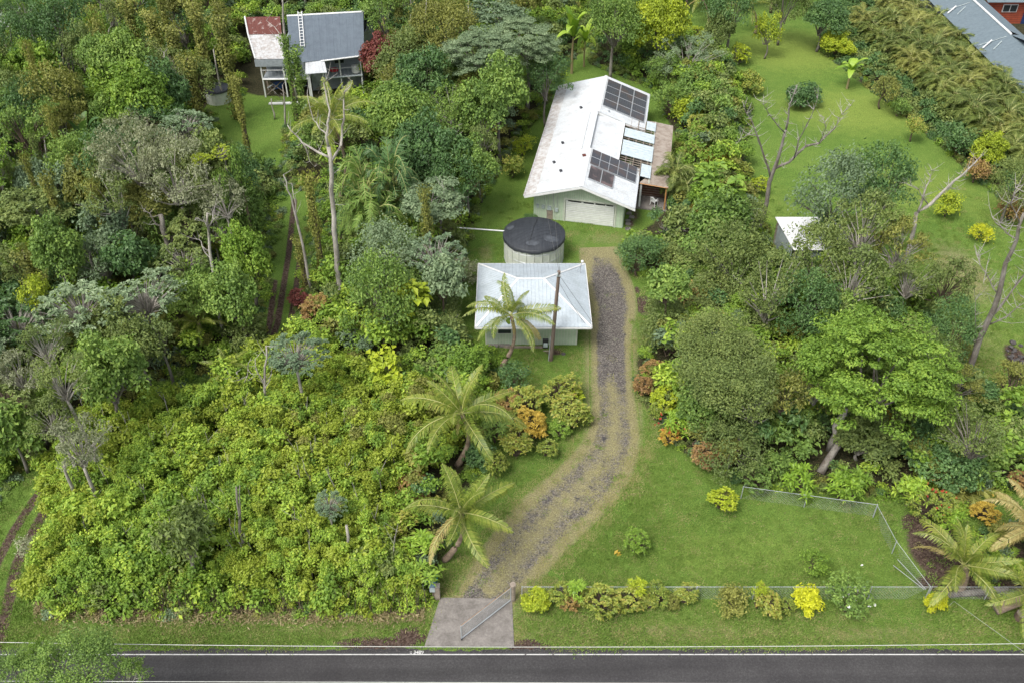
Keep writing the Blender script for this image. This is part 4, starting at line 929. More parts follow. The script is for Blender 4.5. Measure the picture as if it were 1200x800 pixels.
# water tank
TC = Vector((1.82, 65.5, 0)); TR = 2.46
t = thing('water_tank', TC, 'round off-white catchment tank under a black mesh cover', 'water tank')
for i in range(24):
    a0 = 2 * pi * i / 24; a1 = 2 * pi * (i + 1) / 24 - .012; mb = MB(); v = []; kk = 4
    for j in range(kk + 1):
        a = a0 + (a1 - a0) * j / kk; r_ = TR + (.03 if j in (0, kk) else 0)
        v += [(TC.x + cos(a) * r_, TC.y + sin(a) * r_, 0), (TC.x + cos(a) * r_, TC.y + sin(a) * r_, 2.35), (TC.x + cos(a) * (r_ - .05), TC.y + sin(a) * (r_ - .05), 0), (TC.x + cos(a) * (r_ - .05), TC.y + sin(a) * (r_ - .05), 2.35)]
    mb.add(v, [(4 * j, 4 * j + 4, 4 * j + 5, 4 * j + 1) for j in range(kk)] + [(4 * j + 2, 4 * j + 3, 4 * j + 7, 4 * j + 6) for j in range(kk)]); mb.build('tank_panel', 'tank', t)
for z_ in (.12, 1.0, 1.75): 
    mb = MB(); mb.tube([(TC.x + cos(a) * (TR + .01), TC.y + sin(a) * (TR + .01), z_) for a in np.linspace(0, 2 * pi, 49)], .022, 4, 0, False); mb.build('hoop', 'galv', t)
mb = MB(); v = []; nr, na = 9, 72; rr = [0, .35, .8, 1.25, 1.7, 2.1, 2.4, TR + .07, TR + .10]
def cz(r, a): return 2.40 + .50 * (1 - (r / TR) ** 1.5) + .04 * abs(sin(a * 6)) * (r / TR) if r <= TR else 2.36
for r in rr[1:]:
    for k in range(na): a = 2 * pi * k / na; v.append((TC.x + cos(a) * r, TC.y + sin(a) * r, cz(r, a)))
for k in range(na): a = 2 * pi * k / na; v.append((TC.x + cos(a) * (TR + .11), TC.y + sin(a) * (TR + .11), 2.02 + .03 * sin(a * 23) + .04 * sin(a * 9)))
v.append((TC.x, TC.y, 2.92)); f = [(k, (k + 1) % na, na * (len(rr) - 1) + na) for k in range(na)]
for i in range(len(rr) - 1):
    for k in range(na): f.append((i * na + k, (i + 1) * na + k, (i + 1) * na + (k + 1) % na, i * na + (k + 1) % na))
mb.add(v, f); cv = mb.build('cover', 'cover_black', t, smooth=True)
bar('cover_seam', [(TC.x - .5 + .9 * f_, TC.y - 2.3 + 4.5 * f_, cz(hypot(-.5 + .9 * f_, -2.3 + 4.5 * f_), 0) + .045) for f_ in np.linspace(0, 1, 14)], .016, 'black', cv)
for i in range(11):
    o_ = -2.0 + i * .4; pts = [(TC.x + x_, TC.y + o_ + x_ * .55, cz(hypot(x_, o_ + x_ * .55), atan2(o_ + x_ * .55, x_)) + .012) for x_ in np.linspace(-2.3, 2.3, 24) if hypot(x_, o_ + x_ * .55) < TR - .05]
    if len(pts) > 3: bar('cover_rib', pts, .006, 'black', cv, 4)
for (cx, cy, rx_, ry_) in ((1.35, -1.25, .62, .38), (-.15, -1.85, .55, .28), (-1.95, .55, .3, .4)):
    mb = MB(); n_ = 20; v = [(TC.x + cx, TC.y + cy, cz(hypot(cx, cy), atan2(cy, cx)) + .03)]
    for k in range(n_):
        a = 2 * pi * k / n_; x_ = cx + cos(a) * rx_; y_ = cy + sin(a) * ry_; v.append((TC.x + x_, TC.y + y_, cz(hypot(x_, y_), atan2(y_, x_)) + .028))
    mb.add(v, [(0, 1 + k, 1 + (k + 1) % n_) for k in range(n_)]); mb.build('cover_stain', 'cover_pale', cv)
pA = at(521, 266, 2.2); t2 = thing('downpipe', (pA.x, pA.y, 0), 'long white pipe running level from the woods to the round tank', 'pipe')
bar('pipe_run', [tuple(pA), (TC.x - TR + .05, TC.y + .35, 2.35)], .055, 'white', t2, 8); bar('pipe_stand', [(pA.x + .1, pA.y, 0), (pA.x + .1, pA.y, 2.2)], .04, 'white', t2)

# cottage with hip roof
t = thing('cottage', (1.5, 57, 0), 'small pale green cottage under a pale blue hipped metal roof', 'cottage')
x0, x1, y0, y1 = -2.6, 5.68, 52.75, 60.75; ez = 2.6; rzc = 4.1; ra = (.45, 56.6, rzc); rb = (2.35, 56.6, rzc)
def hip(e0, e1, r0, r1, n):
    e0, e1, r0, r1 = Vector(e0), Vector(e1), Vector(r0), Vector(r1); d = (e1 - e0); L = d.length; d.normalize(); nn = d.cross(((r0 + r1) / 2 - e0)).normalized(); nn = nn if nn.z > 0 else -nn
    ta, tb = (r0 - e0).dot(d), (r1 - e0).dot(d); foot = lambda s: e0 + d * s
    hgt = (r0 - foot(ta))
    def topf(s): return min(1, s / ta if s < ta else (L - s) / (L - tb) if s > tb else 1)
    cuts = sorted(set([i * L / n for i in range(n + 1)] + []))
    for a, b in zip(cuts[:-1], cuts[1:]):
        ks = [a] + [c for c in (ta, tb) if a < c < b] + [b]; lo = [foot(a), foot(b)]; up = [foot(s) + hgt * topf(s) for s in reversed(ks)]; P = lo + up
        P = [p for i, p in enumerate(P) if (p - P[i - 1]).length > 1e-4]
        mb = MB(); k = len(P); off = nn * .003 * (int(a * 10) % 2)
        mb.add([tuple(p + off) for p in P] + [tuple(p - nn * .03) for p in P], [tuple(range(k)), tuple(range(2 * k - 1, k - 1, -1))] + [(i, i + k, (i + 1) % k + k, (i + 1) % k) for i in range(k)])
        for f_ in (.17, .5, .83):
            s = a + (b - a) * f_; c0 = foot(s) + off; c1 = foot(s) + hgt * topf(s) * .985 + off; w_ = d * .025
            mb.add([tuple(c0 - w_), tuple(c0 + nn * .022), tuple(c0 + w_), tuple(c1 - w_), tuple(c1 + nn * .022), tuple(c1 + w_)], [(0, 1, 4, 3), (1, 2, 5, 4)])
        mb.build('roof_sheet', 'roof_cottage', t)
cs = [(x0, y0, ez), (x1, y0, ez), (x1, y1, ez), (x0, y1, ez)]
hip(cs[0], cs[1], ra, rb, 10); hip(cs[1], cs[2], rb, rb, 9); hip(cs[2], cs[3], rb, ra, 10); hip(cs[3], cs[0], ra, ra, 9)
for c_, r_ in ((cs[0], ra), (cs[1], rb), (cs[2], rb), (cs[3], ra), (ra, rb)): 
    a_ = Vector(c_); b_ = Vector(r_); d = (b_ - a_).normalized(); s_ = d.cross(Vector((0, 0, 1))).normalized() * .09; mb = MB(); up = Vector((0, 0, .05))
    mb.add([tuple(a_ - s_ + up * .3), tuple(a_ + up), tuple(a_ + s_ + up * .3), tuple(b_ - s_ + up * .3), tuple(b_ + up), tuple(b_ + s_ + up * .3)], [(0, 1, 4, 3), (1, 2, 5, 4)]); mb.build('ridge_cap', 'white', t)
for a_, b_ in zip(cs, cs[1:] + cs[:1]):
    a3 = Vector(a_) + Vector((0, 0, -.03)); b3 = Vector(b_) + Vector((0, 0, -.03)); d = (b3 - a3).normalized(); n_ = Vector((d.y, -d.x, 0)) * .035; boxo('gutter', tuple((a3 + b3) / 2 + n_ * 1.2 - Vector((0, 0, .06))), ((b3 - a3).length, .06, .13), 'white', t, atan2(d.y, d.x))
wx0, wx1, wy0, wy1 = -1.9, 4.75, 54.0, 60.0
for a_, b_ in (((wx0, wy0), (wx1, wy0)), ((wx1, wy0), (wx1, wy1)), ((wx1, wy1), (wx0, wy1)), ((wx0, wy1), (wx0, wy0))): wallq('wall', (*a_, 0), (*b_, 0), .0, 2.72, 2.72, par=t)
for i in range(31): boxo('batten', (wx0 + .15 + i * .215, wy0 - .07, 1.3), (.035, .02, 2.5), 'trim', t)
for x_ in (wx0, wx1): boxo('corner_trim', (x_, wy0 - .075, 1.32), (.12, .03, 2.6), 'trim', t)
boxo('side_door', (wx1 + .08, 55.1, 1.0), (.04, .85, 2.0), 'door_brown', t); boxo('window_frame', (-.55, wy0 - .09, 1.5), (1.1, .04, .9), 'trim', t); boxo('pane', (-.55, wy0 - .115, 1.5), (.95, .02, .75), 'glass', t)
solid('soffit', [(wx0 - .6, wy0 - 1.1, 2.58), (wx1 + .8, wy0 - 1.1, 2.58), (wx1 + .8, wy0 - .07, 2.58), (wx0 - .6, wy0 - .07, 2.58)], 'trim', t, .02)
for i in range(4): boxo('footing_block', (wx0 + .3 + i * .42, wy0 - .3, .1), (.36, .22, .2), 'concrete', t, rp.uniform(-.1, .1))
boxo('planter_edge', (.9, wy0 - .45, .1), (3.0, .09, .18), 'wood', t)
# antenna and vent on the cottage roof
pv = at(680, 318, 3.0); t = thing('roof_lamp', (pv.x, pv.y, 2.62), 'small white globe on a bent bracket at the back roof corner', 'lamp')
bar('bracket', [(pv.x, pv.y, 2.7), (pv.x, pv.y, 3.5), (pv.x + .12, pv.y, 3.85)], .03, 'galv', t); bar('bracket', [(pv.x - .35, pv.y + .1, 2.8), (pv.x, pv.y, 3.5)], .025, 'galv', t); bar('globe', [(pv.x + .12, pv.y, 3.78), (pv.x + .12, pv.y, 3.86), (pv.x + .12, pv.y, 3.94), (pv.x + .12, pv.y, 4.0)], [.05, .11, .11, .04], 'white', t, 8)
# utility pole
PB = Vector((2.82, 52.17, 0)); PT = Vector((3.18, 52.3, 7.75)); t = thing('utility_pole', PB, 'weathered wooden power pole in front of the cottage', 'utility pole')
bar('pole_shaft', [PB, PB.lerp(PT, .5), PT], [.15, .135, .115], 'pole', t, 10)
boxo('pole_bracket', (PT.x, PT.y - .12, 7.45), (.35, .14, .10), 'galv', t); bar('insulator', [(PT.x - .1, PT.y - .2, 7.5), (PT.x - .1, PT.y - .2, 7.72)], .05, 'meter', t)
bar('conduit', [PB + Vector((-.17, -.05, 0)), PB.lerp(PT, .28) + Vector((-.17, -.05, 0))], .035, 'galv', t)
mbx = boxo('meter_cabinet', (PB.x - .42, PB.y + .02, 1.55), (.42, .22, .75), 'black', t); boxo('cabinet_door', (PB.x - .42, PB.y - .10, 1.5), (.30, .03, .35), 'meter', t); boxo('meter_rack', (PB.x - .3, PB.y + .1, .8), (.5, .06, .08), 'wood', t)
for (a, b, s_, lab) in ((tuple(PT), hp(1.0, 1.5, 2.9), .35, 'thin black service cable from the pole to the garage gable'), (tuple(PT + Vector((.05, 0, -.05))), hp(1.0, 2.4, 3.1), .4, 'second thin cable from the pole towards the garage meters'),
                     (tuple(PT + Vector((0, 0, -.3))), (7.3, 53.4, 0), 0, 'taut stay wire from the pole to the grass beside the drive'), ((PT.x, PT.y, 6.9), (5.2, 53.0, 2.75), .12, 'cable dropping from the pole to the cottage eave')):
    mb = MB(); mb.tube(sag(a, b, s_), .012, 4); tag(mb.build('service_cable', 'wire_dark'), lab, 'cable')
# things against the cottage wall
q = at(625, 397.5); t = thing('garden_ornament', (q.x, q.y - .4, 0), 'small yellow object on a white stand against the cottage wall', 'garden ornament')
L_ = Vector((q.x, q.y - .4, .55)); boxo('stool', tuple(L_ - Vector((0, 0, .3))), (.5, .3, .45), 'white', t); bar('can_body', [tuple(L_ + Vector((0, 0, -.05))), tuple(L_ + Vector((0, 0, .35)))], [.2, .15], 'yellow_plastic', t, 10); bar('spout', [tuple(L_ + Vector((.15, 0, 0))), tuple(L_ + Vector((.42, -.05, .35)))], [.05, .035], 'yellow_plastic', t); bar('handle', [tuple(L_ + Vector((-.12, 0, .33))), tuple(L_ + Vector((-.12, 0, .52))), tuple(L_ + Vector((.1, 0, .5))), tuple(L_ + Vector((.1, 0, .33)))], .022, 'yellow_plastic', t)
# stepping stones beside the garage
for i in range(9):
    q = Vector(hp(1.1 + i * .62 + rp.uniform(-.1, .1), 9.15 + rp.uniform(-.15, .15), .02)); mb = MB(); k = 7; rr_ = [rp.uniform(.2, .34) for _ in range(k)]
    mb.prism([(q.x + cos(6.283 * j / k) * rr_[j], q.y + sin(6.283 * j / k) * rr_[j], .06) for j in range(k)], .08); o = mb.build('stepping_stone', 'concrete'); tag(o, 'flat grey stepping stone along the side of the garage', 'stone', 'stepping stones beside the garage')

# blue-grey house far up on the old track
t = thing('stilt_house', (-21, 98, 0), 'blue-grey roofed house on posts with a balcony and a rusty lean-to', 'house')
TL, TRr, BR, BL = (-24.45, 101.4, 7.3), (-16.3, 102.7, 7.3), (-15.8, 97.1, 4.6), (-23.2, 95.0, 4.6)
sheets(t, BL, BR, TRr, TL, 11, 'roof_blue', ribs=1, rib_h=.02)
sheets(t, (-15.6, 107.5, 4.9), (-25.2, 106.4, 4.9), (-24.45, 101.45, 7.27), (-16.3, 102.75, 7.27), 10, 'roof_blue', ribs=1)
bar('ridge_cap', [TL, TRr], .11, 'white', t); bar('gutter', [tuple(Vector(BL) + Vector((3.0, .7, -.03))), BR], .09, 'white', t); bar('gutter_end', [BR, tuple(Vector(BR) + Vector((.9, .3, .25)))], .10, 'white', t)
sheets(t, (-27.4, 96.9, 4.3), (-23.7, 97.0, 4.3), (-25.4, 101.3, 5.3), (-28.9, 101.2, 5.3), 5, 'roof_old', ribs=2)
sheets(t, (-28.92, 101.25, 5.33), (-25.3, 101.35, 5.33), (-25.9, 104.3, 6.2), (-29.8, 104.1, 6.2), 5, 'roof_rust', ribs=2)
solid('eave_board', [(-27.5, 96.7, 4.28), (-23.2, 96.8, 4.28), (-23.2, 96.86, 4.28), (-27.5, 96.76, 4.28)], 'grey_wall', t, .75)
bar('barge_board', [(-27.42, 96.9, 4.35), (-28.95, 101.2, 5.35), (-29.8, 104.1, 6.25)], .09, 'white', t)
sheets(t, (-21.6, 93.8, 3.95), (-19.4, 94.2, 3.95), (-20.3, 97.5, 5.1), (-22.0, 97.2, 5.1), 3, 'roof_white', ribs=1)
wallq('wall', (-26.9, 98.8, 0), (-22.2, 98.9, 0), 2.1, 4.6, 4.8, 'grey_wall', par=t); wallq('wall', (-22.1, 98.6, 0), (-16.6, 99.9, 0), .0, 5.4, 5.4, 'grey_wall', par=t); wallq('wall', (-16.6, 99.9, 0), (-16.0, 106.5, 0), 0, 5.2, 5.0, 'grey_wall', par=t); wallq('wall', (-16.0, 106.5, 0), (-25, 105.8, 0), 0, 5, 5, 'grey_wall', par=t); wallq('wall', (-25.0, 105.8, 0), (-24.6, 98.9, 0), 0, 5, 5, 'grey_wall', par=t)
for i in range(12): boxo('batten', (-26.6 + i * .38, 98.72, 3.3), (.04, .03, 2.2), 'meter', t)
solid('balcony_floor', [(-27.0, 96.9, 2.1), (-22.0, 97.0, 2.1), (-22.0, 98.8, 2.1), (-27.0, 98.8, 2.1)], 'grey_wall', t, .18)
solid('balcony_floor', [(-20.6, 97.0, 2.15), (-16.3, 97.9, 2.15), (-16.6, 99.7, 2.15), (-20.8, 98.7, 2.15)], 'grey_wall', t, .22)
bar('balcony_beam', [(-27.0, 96.85, 2.05), (-22.0, 96.95, 2.05)], .10, 'white', t, 4); bar('balcony_beam', [(-20.6, 96.95, 2.1), (-16.3, 97.85, 2.1)], .12, 'meter', t, 4)
for p_, h_ in (((-27.0, 96.9), 4.2), ((-24.6, 96.95), 4.2), ((-22.1, 97.0), 4.2), ((-20.4, 97.1), 4.4), ((-18.6, 97.5), 4.4), ((-16.4, 97.9), 4.5), ((-27.1, 98.8), 2.1), ((-24.6, 98.7), 2.1), ((-19.6, 94.5), 3.8), ((-21.3, 94.2), 3.8)): boxo('post', (p_[0], p_[1], h_ / 2), (.14, .14, h_), 'white' if h_ > 3 else 'wood', t)
for a_, b_, n_ in (((-27.0, 96.9), (-22.1, 97.0), 12), ((-20.4, 97.1), (-16.4, 97.9), 10)):
    bar('handrail', [(*a_, 3.05), (*b_, 3.05)], .035, 'white', t, 4)
    for i in range(n_): f_ = (i + .5) / n_; x_ = a_[0] + (b_[0] - a_[0]) * f_; y_ = a_[1] + (b_[1] - a_[1]) * f_; bar('baluster', [(x_, y_, 2.15), (x_, y_, 3.05)], .018, 'meter', t, 4)
for a_, b_ in (((-26.9, 97.3, .1), (-24.7, 97.3, 2.0)), ((-24.7, 97.3, .1), (-26.9, 97.3, 2.0))): bar('brace', [a_, b_], .05, 'wood', t, 4)
wallq('undercroft_shade', (-26.9, 99.4, 0), (-22.2, 99.4, 0), 0, 2, 2, 'opening', par=t); solid('slab', [(-26.3, 94.9, .12), (-22.6, 95.1, .12), (-22.6, 95.5, .12), (-26.3, 95.3, .12)], 'white', t, .12)  # undercroft: near-black sheet, the shade below the raised floor put into its colour
boxo('window_frame', (-18.9, 99.08, 3.4), (1.2, .06, 1.0), 'meter', t, .23); boxo('pane', (-18.9, 99.03, 3.4), (1.0, .05, .85), 'glass', t, .23); boxo('side_door', (-17.7, 99.3, 1.0), (.8, .07, 1.9), 'meter', t, .23)
for lab, nm, cat, loc, sz, mt in (('blue tarp bundle stored under the raised lean-to', 'tarp_bundle', 'tarp', (-25.7, 98.0, .9), (1.0, .6, .6), 'blue_tarp'), ('red cloth hanging over the balcony rail of the blue-grey house', 'red_cloth', 'cloth', (-19.3, 97.5, 2.85), (.9, .3, .35), 'red_cloth'), ('white appliance at the balcony corner of the blue-grey house', 'white_cabinet', 'cabinet', (-17.0, 98.0, 2.75), (.9, .45, .8), 'white')):
    mb = MB(); c = Vector(loc); n_ = 8; P0 = [(c.x + cos(6.283 * j / n_ + .39) * sz[0] * .56 * (1 if nm != 'white_cabinet' else .9), c.y + sin(6.283 * j / n_ + .39) * sz[1] * .56, c.z + sz[2] / 2 + .05 * sin(j * 2.1)) for j in range(n_)]; mb.prism(P0, sz[2]); o = mb.build(nm, mt); tag(o, lab, cat)
rr2 = random.Random(9)
for i in range(16):
    x_ = -26.6 + rr2.random() * 6; y_ = 98.2 + rr2.random(); l_ = rr2.uniform(.8, 2.0); mb = MB(); a = rr2.uniform(0, 3.14)
    mb.box((x_, y_, .12 + rr2.random() * .7), (l_, .12, .06), a, tilt=Euler((0, rr2.uniform(-.5, .5), a)).to_matrix()); tag(mb.build('stored_board', rr2.choice(['wood', 'door_brown', 'meter', 'red_cloth'])), 'loose board stacked in the dark space under the blue-grey house', 'board', 'boards stored under the blue-grey house')
# white ladder on the blue roof
t = thing('roof_ladder', (-21.7, 97.2, 5.6), 'white aluminium ladder lying up the blue-grey roof', 'ladder')
def br_(x, f): a = Vector(BL).lerp(Vector(BR), x); b = Vector(TL).lerp(Vector(TRr), x); return a.lerp(b, f) + Vector((0, -.05, .14))
for x_ in (.15, .20): bar('rail', [tuple(br_(x_, .30)), tuple(br_(x_, 1.06))], .05, 'white', t, 4)
for i in range(12): f_ = .32 + i * .064; bar('rung', [tuple(br_(.15, f_)), tuple(br_(.20, f_))], .035, 'white', t, 4)
# black-covered tank by that house
q = at(257, 118, 0); t = thing('black_tank', q, 'small dark-covered water tank half hidden behind a dead trunk', 'water tank'); bar('tank_wall', [tuple(q), tuple(q + Vector((0, 0, 1.4)))], 1.35, 'tank', t, 24); bar('cover', [tuple(q + Vector((0, 0, 1.3))), tuple(q + Vector((0, 0, 1.5))), tuple(q + Vector((0, 0, 1.75)))], [1.42, 1.36, .3], 'cover_black', t, 24)
# angled walkway right of the house
t = thing('metal_walkway', (-14.5, 97, 0), 'grey metal sheets lying on the slope beside the red shrub', 'metal sheet'); 
for k in range(4): a_ = at(425 + k * 3.2, 68 + k * 9, 1.0 - k * .2); solid('sheet_panel', [tuple(a_), tuple(a_ + Vector((.7, 0, 0))), tuple(a_ + Vector((.95, -1.0, -.15))), tuple(a_ + Vector((.25, -1.0, -.15)))], 'galv', t, .04)

# slate roofed house in the top right
t = thing('red_house', (60, 105, 0), 'large slate-blue roofed house with red walls behind the palm hedge', 'house')
xe, xr = 53.0, 56.6; ya, yb = 88.0, 126.0; xo = 59.5
def strip(poly_pairs, mat='roof_slate'):
    for (a, b, c_, d) in poly_pairs: sheets(t, a, b, c_, d, 1, mat, ribs=0)
n_ = 19
for i in range(n_):
    a = ya + (yb - ya) * i / n_; b = ya + (yb - ya) * (i + 1) / n_; sheets(t, (xe, a, 2.6), (xe, b, 2.6), (xr, b, 4.0), (xr, a, 4.0), 1, 'roof_slate', ribs=1, rib_h=.02)
for i in range(9):
    a = 106.5 + i * 2.2; b = a + 2.2; sheets(t, (xo, a, 2.95), (xo, b, 2.95), (xr, b, 4.0), (xr, a, 4.0), 1, 'roof_slate', ribs=1, rib_h=.02)
for i in range(9):
    a = xr + i * 2.2; b = a + 2.2
    sheets(t, (a, 104.6, 4.0), (b, 104.6, 4.0), (b, 96.0, 5.6), (a, 96.0, 5.6), 1, 'roof_slate', ribs=1, rib_h=.02)
    sheets(t, (a, 87.6, 4.0), (b, 87.6, 4.0), (b, 96.0, 5.6), (a, 96.0, 5.6), 1, 'roof_slate', ribs=1, rib_h=.02)
solid('roof_filler', [(xr, 88, 3.95), (76, 88, 3.95), (76, 104.5, 3.95), (xr, 104.5, 3.95)], 'roof_slate', t, .1)
for i in range(8):
    a = 59.6 + i * 2.2; sheets(t, (a, 118.0, 3.0), (a + 2.2, 118.0, 3.0), (a + 2.2, 123.5, 4.3), (a, 123.5, 4.3), 1, 'roof_slate', ribs=1, rib_h=.02)
bar('ridge_cap', [(xr, 104.6, 4.08), (xr, yb, 4.08)], .12, 'white', t)
for yy_ in (114.5, 103.5):   # pale flashings of two little roof gables
    bar('flashing', [(xe + .3, yy_, 2.9), (xe + 1.5, yy_ + .9, 3.45)], .09, 'white', t); bar('flashing', [(xe + 1.1, yy_ - .9, 3.1), (xe + 2.3, yy_ + .2, 3.6)], .06, 'meter', t)
    bar('roof_joint', [(xe + .2, yy_ + 1.0, 2.80), (xr - .5, yy_ + 1.0, 3.86)], .035, 'meter', t)
wallq('wall', (59.8, 118.9, 0), (75, 118.9, 0), 0, 3.0, 3.0, 'red_wall', par=t); wallq('wall', (59.1, 105, 0), (59.1, 119, 0), 0, 2.9, 2.9, 'red_wall', par=t); wallq('wall', (59.1, 104.0, 0), (75, 104.0, 0), 0, 3.8, 3.8, 'red_wall', par=t)
wallq('wall', (53.8, 88.3, 0), (53.8, 125.6, 0), 0, 2.7, 2.7, 'grey_wall', par=t); wallq('wall', (53.8, 88.3, 0), (75, 88.3, 0), 0, 3.9, 3.9, 'grey_wall', par=t)
for k in range(10): boxo('siding_board', (67.3, 118.79, .3 + k * .27), (15, .03, .02), 'door_brown', t)
wf = boxo('window_frame', (63.0, 118.78, 2.0), (1.9, .08, 1.0), 'white', t); boxo('pane', (62.55, 118.72, 2.0), (.78, .05, .8), 'glass', t); boxo('pane', (63.45, 118.72, 2.0), (.78, .05, .8), 'glass', t)
for k in range(7): boxo('blue_stair_tread', (66.6, 117.2 + k * .25, .2 + k * .3), (2.2, .3, .06), 'navy', t)
boxo('blue_door', (65.6, 118.75, 1.1), (1.3, .08, 2.2), 'navy', t)

# small white roof among the trees
t = thing('garden_shed', (24.5, 65.2, 0), 'white-roofed shed half hidden by the tangled trees', 'shed')
sheets(t, (22.6, 63.1, 2.3), (27.3, 63.1, 2.3), (27.3, 67.4, 2.75), (21.95, 67.4, 2.75), 6, 'white', ribs=2)
for p_ in ((22.8, 63.3), (27.1, 63.3), (27.1, 67.2), (22.2, 67.2)): boxo('post', (*p_, 1.15), (.1, .1, 2.3), 'wood', t)
wallq('wall', (22.2, 67.2, 0), (27.1, 67.2, 0), 0, 2.4, 2.4, 'wood', par=t); wallq('wall', (22.8, 63.5, 0), (27.1, 63.5, 0), 0, 2.2, 2.2, 'meter', par=t); wallq('wall', (22.6, 63.6, 0), (22.3, 67.1, 0), 0, 2.2, 2.4, 'meter', par=t)
# glimpses of a far grey roof in the top corner, and another above
t = thing('far_shed', (-59, 110, 0), 'pale grey roof glimpsed through the trees of the far corner', 'shed')
sheets(t, (-64, 107.5, 3.6), (-55.5, 108.5, 3.6), (-55.5, 114.5, 5.0), (-64, 113.5, 5.0), 10, 'roof_white', ribs=1); wallq('wall', (-63.5, 108, 0), (-56, 109, 0), 0, 3.5, 3.5, 'grey_wall', par=t)
t = thing('far_cabin', (22.5, 133, 0), 'pale roof glimpsed beyond the yellow-green tree at the back', 'cabin')
sheets(t, (19.5, 128.5, 3.0), (26, 128.5, 3.0), (26, 133, 4.6), (19.5, 133, 4.6), 7, 'roof_blue', ribs=1); wallq('wall', (20, 129.2, 0), (25.5, 129.2, 0), 0, 3.1, 3.1, 'meter', par=t)

# ------------------------------------------------------------------ gate, fences, mail, wires
def fence(label, P, h=1.25, group=None, spacing=3.0, rail=True, mesh_=True):
    P = [Vector(p) for p in P]; t = thing('chain_link_fence', P[0], label, 'fence', group)
    for a, b in zip(P[:-1], P[1:]):
        L = (b - a).length; k = max(1, round(L / spacing)); d = (b - a).normalized(); up = Vector((0, 0, 1))
        for i in range(k + (1 if b is P[-1] else 0)): c = a.lerp(b, i / k); bar('fence_post', [c, c + up * (h + .05)], .026, 'galv', t, 6)
        if rail: bar('top_rail', [a + up * h, b + up * h], .015, 'galv', t, 5)
        mb = MB(); s_ = .16; n_ = int(L / s_)
        for sgn in (1, -1):
            for i in range(-int(h / s_), n_ + int(h / s_)):
                u0 = i * s_; u1 = u0 + sgn * h * .9; z0, z1 = .04, h
                if u1 < 0: z1 = z0 + (z1 - z0) * (u0 / (u0 - u1)) if u0 > 0 else z0; u1 = max(u1, 0)
                if u0 < 0 or u0 > L or u1 > L or z1 <= z0 + .01: continue
                mb.tube([a + d * u0 + up * z0, a + d * u1 + up * z1],   .0026, 3, 0, False)
        if mesh_: tag(mb.build('chain_mesh', 'galv', t), kind='stuff')
    return t
f0 = at(608, 700); f0.z = 0; fc = Vector((22.97, 31.56, 0)); YF = 31.56
fence('low chain link fence along the verge between the gate post and the bent corner post', [(.55, YF, 0), (fc.x, YF, 0)], h=1.15)
fence('chain link fence from the corner post up to the garden bend', [(fc.x + .02, YF + .05, 0), tuple(at(1045, 648)), tuple(at(1023, 606))], h=1.1)
fence('short railed chain link fence below the strap-leaved shrubs', [tuple(at(1023, 605)), tuple(at(942, 594)), tuple(at(868, 584))], h=1.1)
fence('chain link fence behind the fallen palm log at the verge', [(fc.x + .08, YF, 0), (29.5, YF, 0), (36, YF, 0)], h=1.15)
t = thing('leaning_rail', (fc.x - 1.5, YF + 2, 0), 'bent spare rails leaning on the fence corner', 'rail')
bar('loose_rail', [tuple(at(1052, 655, .3)), tuple(at(1085, 690, 1.2))], .02, 'galv', t); bar('loose_rail', [tuple(at(1047, 662, .1)), tuple(at(1083, 690, 1.1))], .02, 'galv', t)
# posts of the gate
gp = at(601, 702); t = thing('gate_post', gp, 'pale round wooden post carrying the open gate', 'post'); bar('post_shaft', [gp, gp + Vector((0, 0, 1.35))], [.17, .15], 'wood', t, 10); bar('post_cap', [gp + Vector((0, 0, 1.351)), gp + Vector((0, 0, 1.40))], [.18, .16], 'wood', t, 10)
gp2 = at(516, 700); gp2 = Vector((gp2.x - .15, gp2.y, 0)); t = thing('gate_post', gp2, 'short squared wooden post beside the mail boxes', 'post'); boxo('post_shaft', tuple(gp2 + Vector((0, 0, .55))), (.3, .3, 1.1), 'wood', t); boxo('post_cap', tuple(gp2 + Vector((0, 0, 1.115))), (.34, .34, .03), 'concrete', t)
ga = at(600, 705); ga = Vector((gp.x - .12, gp.y - .12, 0)); gb = at(541, 749); gb.z = 0
t = thing('swing_gate', ga, 'galvanised mesh gate standing open across the concrete apron', 'gate'); up = Vector((0, 0, 1))
for z_ in (.14, 1.22): bar('gate_rail', [ga + up * z_, gb + up * z_], .035, 'galv', t, 6)
for f_ in (0, 1): c = ga.lerp(gb, f_); bar('gate_stile', [c + up * .1, c + up * 1.26], .035, 'galv', t, 6)
bar('gate_brace', [ga + up * 1.27, gb + up * 1.27], .012, 'orange_wood', t, 4)
mb = MB(); L = (gb - ga).length; d = (gb - ga) / L
for i in range(int(L / .07)): mb.tube([ga + d * (i * .07) + up * .14, ga + d * (i * .07) + up * 1.22], .004, 3, 0, False)
for i in range(15): mb.tube([ga + up * (.17 + i * .072), gb + up * (.17 + i * .072)], .004, 3, 0, False)
tag(mb.build('gate_mesh', 'galv', t), kind='stuff')
mb = MB(); c = gb + up * .07; mb.tube([c + Vector((-.04, 0, 0)), c + Vector((.04, 0, 0))], .08, 12); mb.build('wheel', 'black', t)
